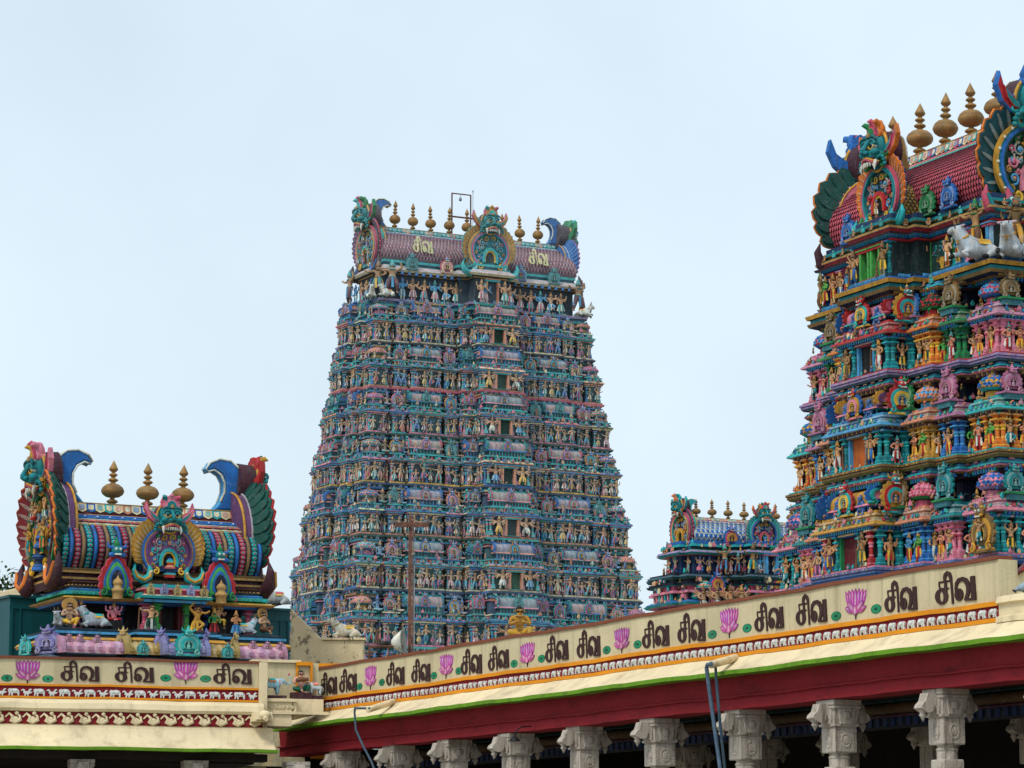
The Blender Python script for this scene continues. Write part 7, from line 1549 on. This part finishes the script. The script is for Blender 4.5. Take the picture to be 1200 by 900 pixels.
pl2 = MB(); pl2.box(-.2, .2, -.12, .12, 0, .09, P['dpurple']); pl2.obj('base', MAT['stucco'], el2); o = MB().join(standing_elephant(hexc('#c5cdd6'), P['pink']), S(-1, 1, 1)).obj('elephant_body', MAT['stucco'], el2); o.location = (.03, 0, .09); o.scale = (.4,) * 3
# ------------------------------------------------------------------ things on and behind the gallery parapet
zd = G['zf2'] - .41; lp = at_plane(466, 766, np.array(gpt(0, 1.2, 0)), GN)
ls = thing('loudspeaker', 'grey horn loudspeaker on a metal stand behind the lettered parapet', 'loudspeaker', (float(lp[0]), float(lp[1]), zd), 0)
hz_ = float(at_plane(462, 753, lp, GN)[2]) - zd; m = MB()
m.lathe([(.08, 0), (.13, .05), (.19, .13), (.24, .21), (.27, .25), (.28, .265), (.26, .26), (.17, .16), (.06, .06)], 20, [P['white'], P['white'], P['white'], P['white'], P['grey'], P['grey'], P['grey'], P['slate']]); ho = m.obj('horn', MAT['stucco'], ls); ho.location = (-.12, 0, hz_ - .03); ho.rotation_euler = (0, R(84), R(-12))
m = MB(); m.lathe([(.05, -.26), (.07, -.25), (.07, -.1), (.045, -.08), (.045, 0)], 12, P['black']); m.tube([(0, 0, -.02), (0, 0, .12)], .06, P['slate'], 10); d = m.obj('driver', MAT['stucco'], ls); d.location = ho.location; d.rotation_euler = ho.rotation_euler
m = MB()
for x in (-.62, -.2, .1): m.tube([(x, -.1, 0), (x, -.1, hz_ - .1)], .016, P['black'], 6); m.tube([(x, .2, 0), (x, .2, hz_ - .1)], .016, P['black'], 6)
m.tube([(-.64, -.1, hz_ - .1), (.12, -.1, hz_ - .1)], .018, P['black'], 6); m.tube([(-.64, .2, hz_ - .1), (.12, .2, hz_ - .1)], .018, P['black'], 6); m.tube([(-.2, -.1, hz_ - .1), (-.12, 0, hz_ - .02)], .016, P['black'], 6); m.tube([(.0, -.1, .1), (-.2, -.1, hz_ - .15)], .014, P['black'], 6); m.obj('stand', MAT['rust'], ls)
px_ = gal(481, 764)[0]; pb = np.array(gpt(px_, 1.6, zd)); pt_ = at_plane(482, 605, pb, GN)
pb_x = at_plane(481, 764, pb, GN); po = thing('steel_pole', 'rusty steel pole with short cross arm standing behind parapet', 'pole', (float(pb_x[0]), float(pb_x[1]), zd), GRZ * .0)
Hh = float(pt_[2]) - zd; m = MB(); m.box(-.055, .02, -.05, .05, 0, Hh, (1, 1, 1)); m.box(.035, .055, -.05, .05, .0, Hh, (1, 1, 1)); m.obj('post', MAT['rust'], po)
m = MB(); m.tube([(.075, -.03, 0), (.075, -.03, Hh - 1.1)], .015, P['white'], 6); m.obj('conduit', MAT['metal'], po); m = MB(); m.box(-.36, .38, -.1, -.05, Hh - .25, Hh - .15, (1, 1, 1)); m.obj('cross_arm', MAT['rust'], po)
gx = gal(609, 745)[0]; q = gpt(gx, .9, zd); zs = float(at_plane(609, 745, np.array(q), GN)[2]); gs = thing('golden_statue', 'golden seated deity statue with folded hands rising behind the parapet', 'statue', at_plane(609, 745, np.array(q), GN)[:2].tolist() + [zd], .1)
gold_ = hexc('#b5832c'); b_ = figure('seat', gold_, gold_, 'none', gold_, None); m = MB(); bd = get_pose('seat'); m = figure('sitplay', gold_, mixc(gold_, P['yellow'], .3), 'none', gold_, None); o = m.obj('seated_figure', MAT['stucco'], gs); o.location = (0, 0, zs - zd - .05); o.scale = (1.12, 1.05, 1.05)
m = MB(); m.box(-.4, .4, -.3, .3, 0, zs - zd - .05, P['cream']); m.obj('pedestal', MAT['cream'], gs)
pq = gpt(G['X1'] + .55, .25, G['zo'] + .06); one('bull_statue', MB().join(lying_bull(hexc('#9fb0bf'), P['ochre']), S(-1, 1, 1)), 'stucco', 'blue grey bull statue on the pedestal past the parapet end at right', 'bull statue', pq, GRZ + 1.1, .62)
cq = at_y(1196, 668, 52); m = MB(); m.prism([(0, 0), (1.3, 0), (1.1, .4), (.4, .4)], 1.2, 0, P['red'], P['dred']); m.box(.1, 1.2, .1, 1.1, -3, 0, P['cream']); one('red_canopy', m, 'stucco', 'red canopy roof peeping out at the right edge beyond the bull', 'canopy', (cq[0], 52, cq[2]))
# iron frame with a lamp on the ridge of the tall tower
yt = .477; RU = np.array((math.cos(yt), math.sin(yt), 0)); RN = np.array((math.sin(yt), -math.cos(yt), 0)); c0 = np.array((-3.559, 236.964, 0))
fa = at_plane(529.5, 274, c0, RN); fb = at_plane(551.5, 277, c0, RN); ft = at_plane(530, 227, c0, RN); fr_ = thing('lamp_frame', 'thin iron frame with a hanging lamp on the tall tower ridge', 'lamp frame', (float(fa[0]), float(fa[1]), 53.0), yt)
W_ = float((fb - fa) @ RU); H_ = float(ft[2]) - 53.0; m = MB(); 
for x in (0, W_): m.box(x - .045, x + .045, -.04, .04, 0, H_, (1, 1, 1))
m.box(-.04, W_ + .04, -.04, .04, H_ - .0, H_ + .08, (1, 1, 1)); m.obj('frame', MAT['rust'], fr_)
m = MB(); m.box(-.35, 2.1, -.13, -.05, H_ * .42, H_ * .42 + .12, (1, 1, 1)); m.obj('cross_bar', MAT['rust'], fr_); m = MB(); m.tube([(W_ + .2, 0, 0), (W_ + .2, 0, H_ + .35)], .022, (1, 1, 1), 5); m.ell((W_ + .2, 0, H_ + .38), (.06, .06, .1), (1, 1, 1)); m.obj('lightning_rod', MAT['metal'], fr_)
m = MB(); m.tube([(W_ * .45, 0, H_), (W_ * .45, 0, H_ - .25)], .02, P['black'], 5); m.lathe([(.04, .0), (.12, -.1), (.13, -.25), (.05, -.34)][::-1], 8, P['slate'], T(W_ * .45, 0, H_ - .2)); m.obj('lamp', MAT['metal'], fr_)
# ------------------------------------------------------------------ spouts, pipes, small fittings on the gallery front
def world_g(x, out, z): q = GA[:2] + GD * x + GN[:2] * out; return np.array((q[0], q[1], z))
def spout(a, b, label):
    mb = MB(); a = np.array(a); b = np.array(b); mb.tube([a, a * .5 + b * .5, b], [.068, .066, .064], P['cream'], 10); mb.tube([b, b + (b - a) * .02], [.05, .045], P['black'], 8); return one('water_spout', mb, 'cream', label, 'water spout', (0, 0, 0))
def on_out(px, py, out): x, z = gal(px, py, out); return world_g(x, out, z)
spout(on_out(372, 833.5, .1), on_out(341, 841, 1.05), 'cream water spout over the gallery eave at the corner niche')
spout(on_out(461, 822.5, .1), on_out(432, 831.5, .95), 'cream water spout feeding the bent black pipe')
spout(on_out(862, 771, .1), on_out(833, 779, .9), 'cream water spout feeding the tall blue drainpipe')
def pipe(pts, r, mat, label, cat='pipe'):
    mb = MB(); P_ = [on_out(*q) for q in pts]; mb.tube(P_, r, P['slate'] if mat != 'pipe' else (1, 1, 1), 8); return one('drain_pipe', mb, mat, label, cat, (0, 0, 0))
pipe([(834, 778, .92), (829, 779, .92), (828, 783, .92), (829.5, 795, .9), (837, 850, .8), (846, 915, .75), (862, 1030, .7)], .036, 'pipe', 'tall blue grey drainpipe leaning against the gallery, the thicker of the pair')
pipe([(842, 779, .7), (838.5, 781, .7), (839, 790, .7), (844, 850, .6), (850, 905, .6), (860, 1030, .6)], .026, 'stucco', 'thin dark pipe just right of the tall blue drainpipe')
pipe([(433, 830, .95), (416, 830, .95), (415.5, 835, .95), (417, 855, .9), (425, 873, .8), (435, 892, .7), (446, 920, .65)], .024, 'stucco', 'bent black pipe hanging under the spout near the corner')
mb = MB(); mb.tube([on_out(622, 851, .25), on_out(612, 851.5, .5), on_out(606, 855, .6), on_out(603.5, 862, .6)], .014, P['black'], 6); o = one('bracket_lamp', mb, 'stucco', 'small black bracket lamp hanging from the red beam', 'lamp', (0, 0, 0)); q = on_out(603, 866, .6)
m = MB(); m.lathe([(.11, 0), (.09, .03), (.05, .08), (.02, .1)], 12, P['black']); s_ = m.obj('shade', MAT['stucco'], o); s_.location = tuple(q - (0, 0, .04))
# ------------------------------------------------------------------ a tree beyond the left wall
def tree(px, py, Y, hgt, label):
    c = at_y(px, py, Y); root = thing('tree', label, 'tree', (float(c[0]), Y, 0)); r = random.Random(7); zt = float(c[2]); m = MB()
    m.tube([(0, 0, 0), (.1, 0, zt * .4), (-.1, .1, zt - hgt * .3)], [.3, .24, .12], P['brown'], 8)
    for i in range(6): a = i * 1.05; m.tube([(0, 0, zt - hgt * .9 + .1 * i), (math.cos(a) * hgt * .25, math.sin(a) * hgt * .25, zt - hgt * .5 + .05 * i)], [.1, .03], P['brown'], 6)
    m.obj('trunk', MAT['stucco'], root); lv = MB(); V = []; F = []; C = []
    for i in range(60):
        d = np.array((r.gauss(0, 1), r.gauss(0, 1), r.gauss(0, .8))); d /= np.linalg.norm(d); cc = np.array((0, 0, zt - hgt * .45)) + d * hgt * .5 * r.uniform(.4, 1) * (1, 1, .85); col = mixc(hexc('#24401c'), hexc('#557a2e'), r.random())
        for k in range(45):
            q = cc + np.array((r.gauss(0, 1), r.gauss(0, 1), r.gauss(0, 1))) * hgt * .07; e = np.array((r.gauss(0, 1), r.gauss(0, 1), r.gauss(0, 1))); e /= np.linalg.norm(e); u = np.cross(e, (r.random(), r.random(), 1)); u /= np.linalg.norm(u); s = r.uniform(.06, .13); o = len(V); V += [q - e * s, q + u * s * .45, q + e * s, q - u * s * .45]; F.append((o, o + 1, o + 2, o + 3)); C.append(jit(col, .15, r))
    lv.add(V, F, C); lv.obj('crown', MAT['stucco'], root)
tree(-22, 646, 92, 3.0, 'dark green leafy tree peeping over the wall at the left edge')
